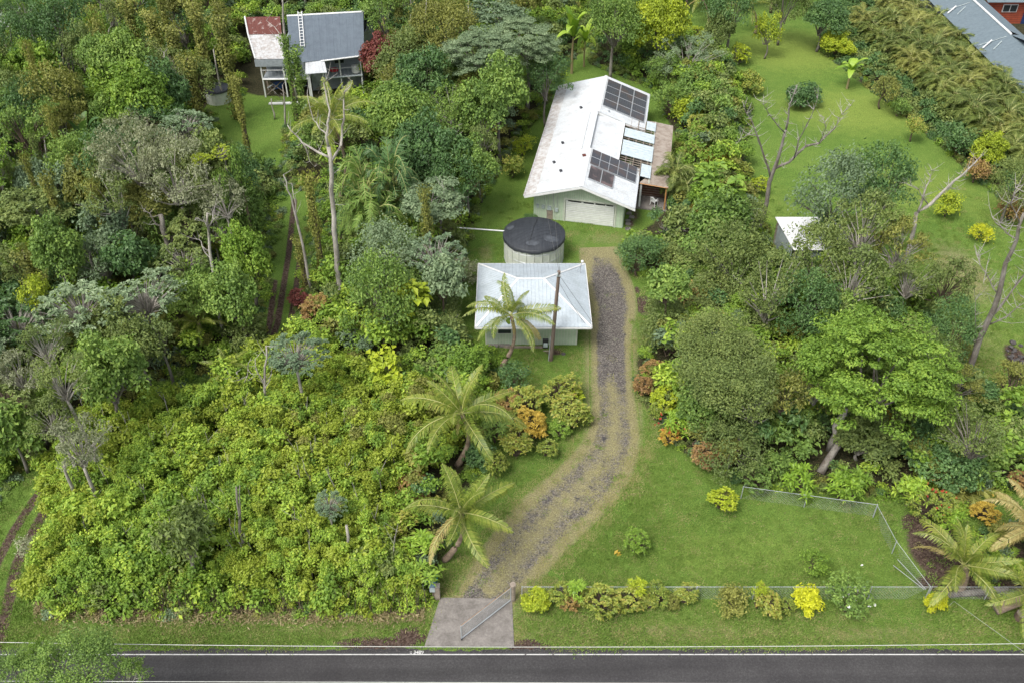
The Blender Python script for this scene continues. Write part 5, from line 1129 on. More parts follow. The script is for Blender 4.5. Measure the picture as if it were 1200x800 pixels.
# mail boxes
q = at(508, 698.5); t = thing('mail_box', q, 'blue-grey mail box with a grey flap facing the road', 'mail box'); bar('post', [q, q + up * .75], .05, 'wood', t); boxo('box_body', tuple(q + up * .95), (.30, .48, .40), 'mail_blue', t); boxo('box_flap', tuple(q + up * .95 + Vector((0, -.255, 0))), (.28, .03, .36), 'meter', t); bar('box_lid', [tuple(q + up * 1.13 + Vector((0, -.24, 0))), tuple(q + up * 1.13 + Vector((0, .24, 0)))], .15, 'mail_blue', t, 12)
q2 = q + Vector((-.05, .55, 0)); t = thing('newspaper_box', q2, 'teal green open tub standing behind the blue mail box', 'tub'); bar('post', [q2, q2 + up * .74], .05, 'wood', t); boxo('tub_floor', tuple(q2 + up * .75), (.55, .42, .05), 'teal', t)
for dx, dy, sx, sy in ((-.265, 0, .03, .42), (.265, 0, .03, .42), (0, -.20, .5, .03), (0, .20, .5, .03)): boxo('tub_side', tuple(q2 + up * .88 + Vector((dx, dy, 0))), (sx, sy, .22), 'teal', t)
q3 = q + Vector((-.55, .1, 0)); t = thing('sign_stake', q3, 'grey metal stake left of the mail boxes', 'stake'); bar('stake_shaft', [q3, q3 + up * .95], .03, 'galv', t); bar('stake_foot', [q3 + Vector((-.1, 0, .3)), q3 + Vector((.1, 0, .5))], .02, 'galv', t)
# overhead lines along the road
def road_wire(label, pxs, Yw, r=.016):
    P = [at_depth(px, py, Yw) for px, py in pxs]; x_ = [p.x for p in P]; z_ = [p.z for p in P]; cf = np.polyfit(x_, z_, 2); xx = np.linspace(-70, 70, 60); mb = MB(); mb.tube([(x, Yw, float(np.polyval(cf, x))) for x in xx], r, 5); tag(mb.build('overhead_line', 'wire'), label, 'power line')
road_wire('pale overhead line crossing above the verge just short of the road edge line', [(0, 752), (600, 757.5), (1200, 753.5)], 25.5, .014)
road_wire('pale overhead line crossing above the road at the bottom of the view', [(0, 797.5), (500, 799), (1000, 801)], 22.5, .014)
a = at(1118, 704, .6); b = at(1212, 772, 6.0); mb = MB(); mb.tube([tuple(a + Vector((-.1, .1, -.6))), tuple(a), tuple(b)], .009, 4)
tag(mb.build('overhead_line', 'wire'), 'taut slanting stay wire rising from the verge fence corner over the road', 'stay wire')
# ------------------------------------------------------------------ dead trees (built from their outlines at their own distance)
def dead_tree(base_px, label, lines, Yoff=0.0, bark='bark_pale', twigs=3, seed=1, name='dead_tree', group=None, tw=.9):
    b = at(*base_px); Yb = b.y; rnd = random.Random(seed); t = thing(name, b, label, 'tree', group)
    for li, (pts, r0, r1) in enumerate(lines):
        k = len(pts); P = []
        dy = 0 if li == 0 else rnd.uniform(-1.6, 1.6)
        for i, (px, py) in enumerate(pts):
            Yd = Yb + Yoff + (dy * i / max(1, k - 1)); p = at_depth(px, py, Yd); P.append(p)
        Q = []
        for i in range(k - 1):
            for f in (0, .5): q = P[i].lerp(P[i + 1], f); q = q + (Vector((rnd.uniform(-.1, .1), rnd.uniform(-.1, .1), 0)) if i + f > 0 else Vector()); Q.append(q)
        Q.append(P[-1]); n = len(Q); mb = MB(); mb.tube(Q, [r0 + (r1 - r0) * i / (n - 1) for i in range(n)], 7)
        part = mb.build('trunk' if li == 0 else 'branch', bark, t, smooth=True)
        if twigs:
            mb = MB()
            for i in range(1, n):
                for _ in range(twigs):
                    if li == 0 and i < n * .6: continue
                    d = Vector((rnd.uniform(-1, 1), rnd.uniform(-1, 1), rnd.uniform(-.1, 1))).normalized(); L = rnd.uniform(.4, 1.3) * tw; q = Q[i]; m_ = q + d * L * .5 + Vector((rnd.uniform(-.1, .1),) * 3); e = m_ + (d + Vector((0, 0, .3))) * L * .5
                    mb.tube([q, m_, e], [.022, .016, .006], 4, 0, False); e2 = m_ + Vector((rnd.uniform(-.5, .5), rnd.uniform(-.5, .5), rnd.uniform(0, .5))) * L; mb.tube([m_, e2], [.013, .005], 3, 0, False)
            if mb.n: mb.build('twig', 'twig', part)
            for o in (part.children or ()): o.location = Vector() - Vector((0, 0, 0))
    return t
dead_tree((884, 292), 'tall bare grey tree standing on the open lawn right of the house', [
    ([(884, 292), (893, 258), (903, 215), (909, 190), (915, 172), (921, 152)], .22, .09), ([(921, 152), (924, 135), (928, 118), (934, 104)], .08, .02), ([(904, 212), (896, 185), (888, 160), (880, 140), (872, 126)], .10, .02),
    ([(907, 198), (925, 190), (945, 172), (960, 168), (972, 155), (982, 144), (986, 134), (997, 124)], .12, .02), ([(930, 187), (937, 165), (950, 140), (958, 116)], .06, .015), ([(888, 160), (875, 158), (866, 166)], .04, .012), ([(920, 156), (905, 140), (898, 128), (890, 118)], .05, .012), ([(960, 168), (968, 150), (966, 138)], .03, .01)], seed=3, bark='bark')
dead_tree((1128, 455), 'slender bare leaning tree at the far edge of the lower lawn', [
    ([(1128, 455), (1142, 415), (1158, 375), (1170, 345), (1180, 310), (1190, 280), (1200, 250)], .24, .09), ([(1158, 375), (1180, 350), (1200, 320), (1215, 300)], .10, .04), ([(1170, 345), (1160, 330), (1150, 312), (1146, 300)], .05, .015), ([(1142, 415), (1145, 385), (1143, 352)], .05, .012), ([(1160, 380), (1180, 370), (1205, 352)], .06, .02), ([(1190, 280), (1175, 270), (1163, 255)], .05, .015), ([(1195, 262), (1185, 240), (1190, 220)], .05, .01)], seed=4, bark='bark', tw=1.2)
dead_tree((1058, 318), 'leaning dead limb reaching over the tangled trees towards the hedge', [
    ([(1058, 318), (1068, 280), (1075, 250), (1090, 238), (1105, 225), (1120, 212), (1133, 198), (1145, 188)], .20, .05), ([(1075, 250), (1082, 228), (1088, 212), (1092, 200)], .10, .02), ([(1088, 240), (1075, 222), (1062, 215)], .05, .015), ([(1105, 225), (1112, 222), (1122, 222)], .03, .01)], seed=5, bark='bark_pale')
dead_tree((398, 358), 'tall pale dead tree with forked white branches before the large coconut palm', [
    ([(398, 358), (398, 330), (395, 300), (392, 270), (390, 240), (388, 205), (385, 172)], .24, .14), ([(385, 172), (383, 150), (386, 138), (384, 120), (380, 98), (384, 90)], .10, .03), ([(388, 190), (398, 170), (402, 150), (402, 128), (405, 108), (412, 95)], .11, .03), ([(386, 185), (372, 178), (355, 168), (345, 158), (337, 147)], .10, .03), ([(384, 160), (375, 150), (368, 140), (360, 110)], .06, .02), ([(355, 168), (360, 182), (368, 195)], .05, .015)], seed=6, bark='bark_pale', twigs=1)
dead_tree((366, 345), 'thin white leaning snag beside the old grass track', [([(366, 345), (358, 305), (352, 270), (345, 240), (338, 222), (332, 205)], .13, .04), ([(350, 262), (346, 240), (342, 215)], .05, .02)], seed=7, twigs=1)
dead_tree((262, 395), 'slim pale-trunked tree rising left of the bright shrub bank', [([(262, 395), (256, 360), (250, 325), (246, 295), (246, 268), (243, 250)], .15, .07), ([(248, 310), (240, 295), (236, 282), (228, 280)], .05, .02), ([(246, 275), (240, 262), (230, 255)], .05, .02), ([(245, 268), (250, 258), (249, 250)], .05, .02)], seed=8, twigs=1)
dead_tree((208, 338), 'thick grey double trunk below the wide grey-leaved forest crown', [([(208, 338), (202, 310), (197, 290), (192, 268), (188, 252)], .30, .18), ([(210, 338), (209, 312), (206, 296)], .16, .10), ([(192, 268), (182, 262), (175, 250), (168, 248)], .09, .03)], seed=9, bark='bark', twigs=1)
dead_tree((310, 502), 'bleached snag with thin forked top at the back of the thicket', [([(310, 502), (309, 480), (310, 455), (311, 430), (312, 405)], .13, .05), ([(310, 452), (303, 436), (299, 420)], .06, .02), ([(310, 460), (316, 445), (318, 430)], .04, .015)], seed=10, twigs=1)
dead_tree((290, 488), 'short leaning broken snag at the top edge of the thicket', [([(290, 488), (286, 465), (281, 448), (277, 436)], .11, .04), ([(284, 455), (289, 440), (291, 425)], .05, .02)], seed=11, twigs=1)
dead_tree((121, 577), 'white bare pole trunk standing above the upper thicket', [([(121, 577), (116, 552), (112, 530), (109, 516)], .12, .05)], seed=12, twigs=0)
dead_tree((131, 545), 'second slim bare trunk close behind the white pole trunk', [([(131, 545), (127, 525), (122, 500)], .07, .03)], seed=13, twigs=0)
dead_tree((289, 662), 'dark broken stump with two prongs in the middle of the thicket', [([(289, 662), (284, 635), (280, 605), (277, 570)], .13, .05), ([(280, 608), (282, 590), (281, 568)], .05, .02)], seed=14, bark='bark', twigs=0)
dead_tree((408, 664), 'pale broken stump poking out of the lower thicket', [([(408, 664), (407, 640), (406, 615)], .12, .08)], seed=15, twigs=0)
dead_tree((114, 345), 'short peeling stub wrapped in yellowing vines', [([(114, 345), (111, 320), (107, 305), (107, 290)], .18, .07)], seed=16, twigs=1)
dead_tree((92, 606), 'leaning pale trunk under the olive tree by the left track', [([(92, 606), (86, 580), (80, 560), (76, 540)], .13, .08)], seed=17, twigs=0)
dead_tree((537, 190), 'two pale slanting trunks under the green tree above the tank', [([(537, 190), (530, 165), (525, 145), (522, 135)], .10, .05), ([(540, 186), (534, 160), (530, 142)], .08, .04)], seed=18, twigs=0)
dead_tree((501, 128), 'very tall thin bare trunk rising to the top of the woods', [([(501, 128), (499, 80), (498, 40), (500, 0)], .13, .04)], seed=19, twigs=1)
dead_tree((489, 118), 'crooked slender trunk beside the red-leaved tree', [([(489, 118), (484, 85), (479, 50), (481, 18)], .10, .03)], seed=20, twigs=1)
dead_tree((536, 100), 'third bare slim trunk under the feathery canopy', [([(528, 100), (528, 60), (532, 20)], .09, .03)], seed=21, twigs=1)
dead_tree((66, 92), 'white straight trunk with a spiky brown top in the far corner', [([(66, 92), (63, 60), (60, 30), (57, 10)], .12, .06)], seed=22, twigs=2)
dead_tree((262, 122), 'white bare pole in front of the small dark-covered tank', [([(262, 122), (256, 95), (250, 58)], .13, .06)], seed=23, twigs=1)
dead_tree((322, 140), 'broken grey stub on the lawn before the blue-grey house', [([(322, 140), (320, 128), (318, 116)], .10, .05)], seed=24, twigs=0)
dead_tree((335, 150), 'grey stub with side shoots before the blue-grey house', [([(335, 150), (333, 125), (331, 100)], .12, .05), ([(333, 125), (327, 112), (322, 108)], .04, .02)], seed=25, twigs=1)
dead_tree((348, 118), 'ivy-clad trunk with bare top crossing the blue-grey roof', [([(348, 118), (340, 80), (334, 50), (331, 20), (330, -10)], .20, .07), ([(334, 48), (322, 32), (312, 24)], .05, .02), ([(336, 60), (326, 45), (318, 42)], .05, .02)], seed=26, twigs=1)
dead_tree((972, 527), 'pale leaning trunk base of the big bright canopy tree', [([(972, 527), (978, 508), (984, 492), (990, 478)], .26, .20)], seed=27, twigs=0)
dead_tree((152, 45), 'bare grey-brown twiggy tree high in the left woods', [([(152, 60), (148, 40), (143, 22), (140, 5)], .12, .04), ([(148, 40), (135, 25), (128, 12)], .05, .02), ([(146, 34), (160, 18), (165, 5)], .05, .02)], seed=28, twigs=5)
dead_tree((792, 290), 'small silver leafless bush beside the garage lawn', [([(792, 290), (792, 280), (790, 272)], .04, .02), ([(792, 284), (782, 272), (778, 268)], .03, .01), ([(792, 284), (800, 272), (803, 268)], .03, .01)], seed=29, twigs=7, name='bare_shrub', tw=.6)

# ------------------------------------------------------------------ coconut palms
def palm_px(base_px, top_px, label, **k):
    b = at(*base_px); tp = at_depth(*top_px, b.y); return coconut(b, tp, label, **k)
palm_px((586, 432), (599, 370), 'coconut palm leaning in front of the pale blue cottage roof', seed=1, size=.88, nf=14, nuts=8)
palm_px((536, 545), (541, 484), 'largest coconut palm, arching over the croton bank mid-slope', seed=2, size=1.0, nf=15)
palm_px((521, 656), (540, 600), 'lowest coconut palm with a bent bare trunk on the grass near the mail boxes', seed=3, size=.9, nf=13, nuts=0, dead=0)
palm_px((392, 250), (388, 140), 'old coconut palm behind the pale dead tree with yellowing fronds', seed=4, size=1.1, nf=17, nuts=4)
palm_px((1122, 692), (1130, 662), 'stemless young coconut palm inside the fence corner', seed=5, size=.84, nf=15, nuts=0, tr=.22)
palm_px((1206, 668), (1212, 618), 'pale-fronded palm cut by the picture edge above the palm log', seed=6, size=.85, nf=15, nuts=0, mat='frond_dry')
palm_px((1215, 730), (1205, 694), 'young palm with one straw-coloured frond over the fallen log', seed=7, size=.7, nf=9, nuts=0, dead=1)
palm_px((62, 60), (58, 8), 'brown-topped palm on a white stem in the far corner', seed=8, size=.6, nf=10, nuts=0, mat='frond_dry')
palm_px((12, 440), (6, 405), 'yellow-green young palm at the left border of the woods', seed=9, size=.75, nf=11, nuts=0)
palm_px((232, 408), (232, 378), 'small yellow palm between the bright shrubs and the slim pale trunk', seed=10, size=.55, nf=11, nuts=0, dead=0)
palm_px((268, 470), (266, 430), 'small pale-fronded palm top at the grassy gap behind the thicket', seed=11, size=.45, nf=8, nuts=0, dead=0)
palm_px((885, 40), (880, 6), 'palm with an orange dying frond at the top of the lawn', seed=12, size=.8, nf=11, nuts=0, dead=1)
palm_px((830, 30), (822, -2), 'palm beside the round yellow-green tree at the back', seed=13, size=.7, nf=10, nuts=0)
# fallen palm log and stump
a, b = at(1108, 697, .15), at(1180, 690, .2); t = thing('palm_log', a, 'fallen grey palm trunk lying behind the verge fence', 'log'); bar('log_body', [a, a.lerp(b, .5), b], [.16, .18, .2], 'bark', t, 9)
a, b = at(1166, 714, .2), at(1204, 700, .9); t = thing('cut_log', a, 'thick sawn log leaning up at the verge corner', 'log'); bar('log_body', [a, b], [.3, .26], 'palm_trunk', t, 11); bar('cut_face', [a + (a - b).normalized() * .01, a + (a - b).normalized() * .02], .27, 'wood', t, 11)
a = at(1196, 724, 0); t = thing('stump', a, 'round brown cut stump beside the thick sawn log', 'stump'); bar('stump_body', [a, a + Vector((0, 0, .4))], [.38, .33], 'bark_brown', t, 11); bar('cut_face', [a + Vector((0, 0, .402)), a + Vector((0, 0, .41))], .3, 'wood', t, 11)
# rocks
rr3 = random.Random(4)
def rock(c, r, label=None, group=None):
    mb = MB(); rg = np.random.default_rng(rr3.randrange(9999)); D_ = rnd_dirs(rg, 26); bm_pts = D_ * (rg.uniform(.75, 1.1, 26)[:, None]) * r * np.array([1, .9, .65])
    import bmesh
    bm = bmesh.new()
    for p in bm_pts: bm.verts.new(tuple(p))
    bmesh.ops.convex_hull(bm, input=bm.verts); me = bpy.data.meshes.new('rock'); bm.to_mesh(me); bm.free(); me.materials.append(M['rock'])
    o = bpy.data.objects.new('rock', me); C.objects.link(o); o.location = c; o.rotation_euler = (0, 0, rr3.random() * 6); tag(o, label, 'rock', group); return o
for i in range(34):
    a = rr3.uniform(0, 6.283); q = sqrt(rr3.random()); c = at(1194 + cos(a) * 15 * q, 420 + sin(a) * 24 * q); rock((c.x, c.y, .08), rr3.uniform(.14, .34), 'dark lava rock in the small rock bed by the lower lawn', 'lava rocks in the rock bed')
for px, py, r_ in ((735, 268, .2), (738, 257, .16), (682, 372, .2), (660, 415, .18)): 
    c = at(px, py); rock((c.x, c.y, .05), r_, {735: 'grey rock beside the garage corner', 738: 'smaller grey rock further along the garage side', 682: 'dark rock at the drive edge near the cottage', 660: 'dark rock at the foot of the power pole'}[px])
# ------------------------------------------------------------------ the trees and shrubs that can be told apart
TR_ = [
 # px, py, r, h, family, palette, label
 (33, 82, 30, 7, 'lobed', 'bright', 'bright green round tree under the pale roof glimpses'),
 (70, 40, 36, 9, 'loose', 'dark', 'dark dense tree right of the pale roof glimpses'),
 (28, 14, 18, 10, 'grey', 'dark', 'sparse dark crown breaking up the pale roof glimpses'),
 (-4, 22, 18, 10, 'grey', 'dark', 'sparse dark crown at the corner over the pale roof glimpses'),
 (12, 50, 26, 9, 'loose', 'dark', 'dark tree at the very corner of the left woods'),
 (18, 120, 30, 6, 'loose', 'olive', 'olive tree by the left border below the bright round tree'),
 (136, 72, 40, 9, 'lobed', 'mid', 'big lumpy green tree between vine columns in the upper left'),
 (168, 120, 36, 7, 'lobed', 'bright', 'vivid green spreading tree left of the dark-covered tank'),
 (128, 148, 26, 5, 'lobed', 'mid', 'rounded green tree below the vivid spreading one'),
 (82, 112, 24, 6, 'loose', 'vine', 'yellowish leafy tree beside the traveller palm'),
 (96, 62, 26, 8, 'loose', 'olive', 'tall olive tree behind the big lumpy green tree'),
 (214, 150, 34, 7, 'cecropia', 'blue', 'grey-blue umbrella tree above the wide grey forest crown'),
 (160, 186, 50, 10, 'grey', 'grey', 'wide grey lichened forest tree left of centre'),
 (205, 208, 50, 9, 'grey', 'grey', 'grey-green forest crown carried by the thick double trunk'),
 (135, 235, 36, 8, 'grey', 'olive', 'olive-grey crown left of the thick double trunk'),
 (262, 235, 28, 8, 'grey', 'grey', 'grey sparse crown on the slim pale trunk'),
 (236, 185, 17, 10, 'star', 'lime', ''),
 (55, 222, 32, 5, 'lobed', 'blue', 'blue-green round tree beside the far left glade'),
 (15, 240, 26, 4, 'loose', 'mid', 'pale green shrub tree at the left border glade'),
 (66, 300, 38, 6, 'lobed', 'mid', 'dense mid-green tree under the star-leaved banana'),
 (122, 262, 26, 6, 'lobed', 'blue', 'dark blue-green tree between the woods and the double trunk'),
 (150, 300, 26, 5, 'lobed', 'dark', 'dark rounded tree just left of the thick double trunk'),
 (95, 362, 44, 6, 'cecropia', 'silver', 'silvery umbrella tree on the left slope'),
 (168, 350, 42, 6, 'cecropia', 'silver', 'second silvery umbrella tree right beside the first'),
 (185, 395, 26, 5, 'loose', 'olive', 'small olive tree below the two silvery umbrella trees'),
 (40, 345, 20, 7, 'loose', 'lime', 'yellow-green vine tangle at the left slope'),
 (282, 250, 34, 5, 'lobed', 'mid', 'upper part of the bright shrub bank beside the old track'),
 (288, 305, 36, 4.5, 'lobed', 'bright', 'bulging bright green shrub tree beside the old track'),
 (276, 352, 36, 4.2, 'lobed', 'mid', 'lower bulging green shrub tree left of the old track'),
 (240, 330, 22, 4, 'loose', 'mid', 'leafy shrub between slim pale trunk and shrub bank'),
 (292, 392, 26, 3.5, 'loose', 'olive', 'olive shrub where the old track meets the thicket'),
 (126, 444, 46, 5.5, 'lobed', 'mid', 'large rounded dense green tree above the thicket'),
 (70, 448, 34, 9, 'grey', 'olive', 'tall feathery olive tree left of the rounded dense tree'),
 (50, 405, 30, 8, 'grey', 'olive', 'olive crown top behind the tall feathery olive tree'),
 (22, 440, 32, 6, 'grey', 'grey', 'grey-green tree at the left border below the young palm'),
 (88, 522, 38, 6.5, 'grey', 'grey', 'grey-olive tree overhanging the left track'),
 (60, 490, 30, 7, 'grey', 'olive', 'olive tree tier above the overhanging grey tree'),
 (8, 500, 32, 4, 'lobed', 'mid', 'full green tree at the left border beside the track'),
 (-4, 548, 20, 2.5, 'lobed', 'bright', 'bright green shrub tree at the left border by the track'),
 (345, 418, 32, 6, 'cecropia', 'blue', 'blue-green umbrella tree at the back of the thicket'),
 (216, 628, 38, 4.6, 'loose', 'olive', 'olive bushy tree standing out of the lower left thicket'),
 (205, 682, 26, 3.2, 'loose', 'croton', 'russet-tinged bush at the thicket front'),
 (385, 592, 19, 4.2, 'cecropia', 'blue', 'small blue-leaved sapling in the thicket'),
 (452, 660, 34, 2.8, 'loose', 'olive', 'dark olive bush at the lower right of the thicket'),
 (112, 690, 26, 2.4, 'loose', 'olive', 'olive bush at the lower left thicket corner'),
 (36, 640, 18, 1.6, 'loose', 'grey', 'greyish scrub beside the left track ruts'),
 # centre top
 (455, 72, 29, 5, 'lobed', 'red', 'dark red-leaved tree right of the blue-grey house'),
 (466, 140, 46, 6, 'lobed', 'mid', 'broad green tree between palm top and red-leaved tree'),
 (500, 95, 34, 7, 'lobed', 'dark', 'dark green tree right of the red-leaved tree'),
 (562, 62, 46, 9, 'layer', 'silver', 'feathery grey-green tree with a visible fork behind the woods'),
 (520, 30, 40, 9, 'loose', 'vine', 'yellow-green tall tree behind the feathery one'),
 (530, 130, 26, 7, 'grey', 'mid', 'small-leaved tree over two pale slanting trunks'),
 (450, 20, 30, 7, 'loose', 'mid', 'green tree behind the blue-grey roof corner'),
 (500, 180, 40, 6, 'lobed', 'dark', 'dark full tree in the middle of the central woods'),
 (505, 240, 40, 6, 'layer', 'silver', 'grey-green layered tree left of the tank pipe'),
 (560, 140, 34, 6, 'lobed', 'mid', 'green tree near the back of the white house strip'),
 (585, 110, 34, 7, 'lobed', 'mid', 'rounded green tree behind the white roof corner'),
 (618, 50, 42, 8, 'layer', 'silver', 'large silvery tree near the banana plant'),
 (590, 20, 36, 9, 'layer', 'blue', 'blue-green tall tree at the top middle'),
 (640, 95, 26, 5, 'loose', 'dark', 'dark tree just behind the white roof corner'),
 (445, 348, 46, 4.5, 'loose', 'mid', 'large pale green shrub tree left of the big-leaved vine'),
 (424, 395, 26, 3.5, 'loose', 'bright', 'pale fern-leaved shrub below the big-leaved vine'),
 (520, 355, 30, 3.5, 'loose', 'olive', 'olive shrub beside the cottage grass strip'),
 (540, 320, 20, 2.5, 'loose', 'grey', 'grey-green hedge shrub along the grass strip'),
 (520, 390, 30, 3, 'grey', 'olive', 'sparse olive bush below the hedge shrub'),
 (552, 432, 30, 2.4, 'lobed', 'bright', 'bright leafy shrub in front of the leaning palm'),
 (530, 285, 22, 3, 'loose', 'olive', 'olive shrub beneath the pipe end'),
 (600, 195, 17, 2.6, 'loose', 'croton', 'yellow and russet shrub beside the left eave'),
 (612, 172, 13, 2.0, 'loose', 'lime', 'small lime shrub at the left eave of the white house'),
 (548, 195, 30, 5, 'lobed', 'mid', 'green tree at the edge of the left grass strip'),
 (520, 420, 24, 3, 'loose', 'mid', 'leafy shrub behind the largest coconut palm'),
 (624, 258, 9, 1.4, 'lobed', 'dark', 'dark green shrub against the garage front corner'),
 # right of the house
 (775, 30, 42, 6, 'lobed', 'lime', 'round yellow-green tree at the back garden'),
 (720, 22, 40, 7, 'loose', 'mid', 'green tree behind the banana plant clearing'),
 (742, 62, 14, 2.0, 'lobed', 'bright', 'small vivid bush in the back clearing'),
 (737, 75, 10, 1.4, 'lobed', 'bright', 'smaller vivid bush in front of its neighbour in the clearing'),
 (806, 68, 34, 3.5, 'grey', 'silver', 'pale fluffy shrub below the yellow-green tree'),
 (780, 85, 26, 2.5, 'loose', 'mid', 'soft green shrub at the edge of the back clearing'),
 (846, 38, 20, 3.6, 'lobed', 'olive', 'small round olive tree with a slanting stem on the lawn'),
 (901, 38, 16, 3.2, 'loose', 'lime', 'small yellow-leaved tree on the lawn right of the olive one'),
 (932, 110 - 66, 1, 1, 'skip', '', ''),
 (965, 22, 33, 4, 'lobed', 'dark', 'large-leaved dark tree at the top of the lawn'),
 (981, 52, 18, 2.4, 'lobed', 'lime', 'dense shrub with bright yellow tips beside the dark tree'),
 (942, 111, 18, 1.6, 'lobed', 'dark', 'dark round bush alone on the upper lawn'),
 (860, 8, 30, 6, 'loose', 'dark', 'dark tree at the top behind the lawn'),
 (920, 5, 26, 5, 'loose', 'olive', 'olive tree at the very top of the lawn'),
 (1037, 103, 18, 2.4, 'loose', 'vine', 'thin yellow-green tree below the palm hedge'),
 (1072, 147, 14, 1.8, 'loose', 'croton', 'reddish small shrub on the lawn margin'),
 (1055, 125, 14, 1.6, 'loose', 'mid', 'little green shrub above the reddish one'),
 (1162, 178, 24, 3, 'lobed', 'lime', 'brilliant lime tree at the lower end of the palm hedge'),
 (1125, 165, 22, 1.6, 'loose', 'dark', 'low dark shrubbery left of the brilliant lime tree'),
 (1145, 200, 18, 2, 'loose', 'copper', 'brownish shrub under the brilliant lime tree'),
 (1190, 215, 26, 4, 'loose', 'olive', 'olive tree at the right border below the hedge'),
 (1185, 245, 18, 3, 'loose', 'copper', 'coppery shrub at the right border'),
 (1148, 272, 13, 1.5, 'loose', 'yellow', 'small bright yellow bush on the open right lawn'),
 (1112, 240, 18, 2.2, 'loose', 'lime', 'thin yellow-tipped bush above the small yellow one'),
 (785, 120, 24, 3, 'loose', 'mid', 'green shrub behind the rear roof corner'),
 (820, 105, 30, 3.6, 'lobed', 'mid', 'full green shrub tree beside the upper lawn'),
 (848, 100, 18, 2.4, 'croton', 'croton', 'orange-tipped croton at the lawn side'),
 (805, 132, 20, 2.4, 'loose', 'lime', 'yellow-green bush behind the patio roof'),
 (828, 148, 22, 2.4, 'croton', 'croton', 'golden croton beside the patio palm'),
 (820, 168, 20, 2.2, 'loose', 'olive', 'olive bush above the patio palm'),
 (838, 185, 18, 2, 'croton', 'orange', 'orange-leaved croton right of the patio palm'),
 (868, 178, 20, 2, 'loose', 'bright', 'bright shrub at the lawn edge under the bare tree'),
 (848, 218, 24, 3.0, 'bigleaf', 'bright', 'glossy bright large-leaved shrub below the patio palm'),
 (817, 243, 13, 1.6, 'croton', 'orange', 'orange croton beside the patio lawn'),
 (794, 240, 14, 1.2, 'lobed', 'dark', 'dark low shrub beside the patio chair'),
 (748, 302, 29, 1.9, 'loose', 'dark', 'dark leafy bush by the top of the gravel drive'),
 (838, 272, 46, 4.2, 'lobed', 'mid', 'wide green dome-shaped tree right of the garage lawn'),
 (800, 290, 20, 2.4, 'loose', 'mid', 'green shrub at the left foot of the dome-shaped tree'),
 (785, 302, 14, 1.4, 'croton', 'orange', 'salmon croton between dark bush and dome-shaped tree'),
 (880, 262, 30, 4.5, 'grey', 'olive', 'grey-olive crown behind the dome-shaped tree'),
 (868, 310, 38, 4.5, 'loose', 'olive', 'brown-green tangled tree right of the croton bank'),
 (905, 350, 44, 5.5, 'grey', 'olive', 'twiggy olive tree in the middle of the right thicket'),
 (810, 322, 20, 1.6, 'fern', 'ti', 'bright fern clump beside the soil bed'),
 (800, 345, 18, 1.2, 'croton', 'copper', 'coppery low shrub above the drive bend'),
 (835, 345, 18, 1.6, 'croton', 'orange', 'yellow-orange croton under the tangled tree'),
 (985, 228, 42, 7, 'loose', 'blue', 'dark large-leaved tree left of the tangled pair'),
 (1035, 218, 40, 7, 'loose', 'dark', 'dark blue-leaved tree at the top of the tangled group'),
 (1012, 268, 46, 7, 'grey', 'olive', 'tangled vine-draped tree beside the white shed'),
 (1055, 290, 36, 6, 'grey', 'vine', 'sparse yellow-olive tree above the lower lawn'),
 (922, 290, 14, 3.4, 'grey', 'olive', 'thin olive sapling at the near corner of the white shed'),
 (968, 268, 18, 4, 'loose', 'dark', 'dark leafy sapling spreading over the middle of the shed roof'),
 (948, 287, 17, 3.6, 'grey', 'dark', 'sparse dark sapling directly in front of the white shed'),
 (1000, 272, 26, 5, 'grey', 'olive', 'olive crown over the far end of the white shed'),
 (960, 300, 36, 5.5, 'loose', 'olive', 'olive tree in front of the white shed'),
 (1000, 330, 46, 6, 'grey', 'olive', 'brown-twigged tree behind the big bright canopy'),
 (1065, 330, 30, 5, 'grey', 'olive', 'thin olive tree right of the brown-twigged one'),
 (945, 360, 40, 5, 'loose', 'dark', 'dark green tree left of the big bright canopy'),
 (1030, 436, 92, 6.2, 'layer', 'bright', 'very big bright green layered canopy tree'),
 (856, 440, 66, 5.5, 'fine', 'olive', 'massive olive tree overhanging the croton border'),
 (835, 400, 44, 6, 'fine', 'olive', 'upper lobe tree of the massive olive group'),
 (888, 476, 36, 4.4, 'grey', 'olive', 'greyish twiggy tree left of the leaning pale trunk'),
 (858, 518, 40, 3.6, 'loose', 'olive', 'lower olive tree above the strap-leaved border'),
 (905, 548, 22, 1.8, 'loose', 'mid', 'green shrub tree below the leaning pale trunk'),
 (790, 400, 30, 3, 'loose', 'olive', 'olive shrub at the drive bend'),
 (812, 450, 34, 3.6, 'loose', 'olive', 'olive shrub tree behind the yellow croton'),
 # lower right
 (1165, 525, 26, 2, 'bigleaf', 'bright', 'large heart-leaved plant below the big canopy'),
 (1185, 500, 26, 1.6, 'bigleaf', 'mid', 'dark heart-leaved plant at the right border'),
 (1150, 480, 26, 1.4, 'lobed', 'mid', 'low green shrub under the leaning bare tree'),
 (1120, 520, 30, 2.6, 'fern', 'ti', 'large yellow-green fern below the big canopy'),
 (1142, 552, 26, 1.8, 'fern', 'vine', 'yellowing fern left of the heart-leaved plant'),
 (1095, 590, 30, 1.6, 'croton', 'croton', 'red-tipped croton above the fence corner palm'),
 (1068, 575, 22, 1.3, 'ti', 'ti', 'green ti plants left of the red-tipped croton'),
 (1118, 612, 18, 1.1, 'ti', 'ti', 'light ti plants just above the stemless palm'),
 (1152, 598, 16, 1.3, 'croton', 'orange', 'yellow croton with orange flower heads by the path'),
 (1190, 640, 18, 1.4, 'fern', 'ti', 'small bright fern at the right border'),
 (1197, 560, 18, 1.3, 'croton', 'copper', 'brown-red shrub at the right border'),
 (1045, 500, 20, 1.2, 'croton', 'orange', 'orange shrub under the big canopy'),
 (845, 583, 20, 1.2, 'croton', 'lime', 'yellow-green croton at the lawn edge below the border'),
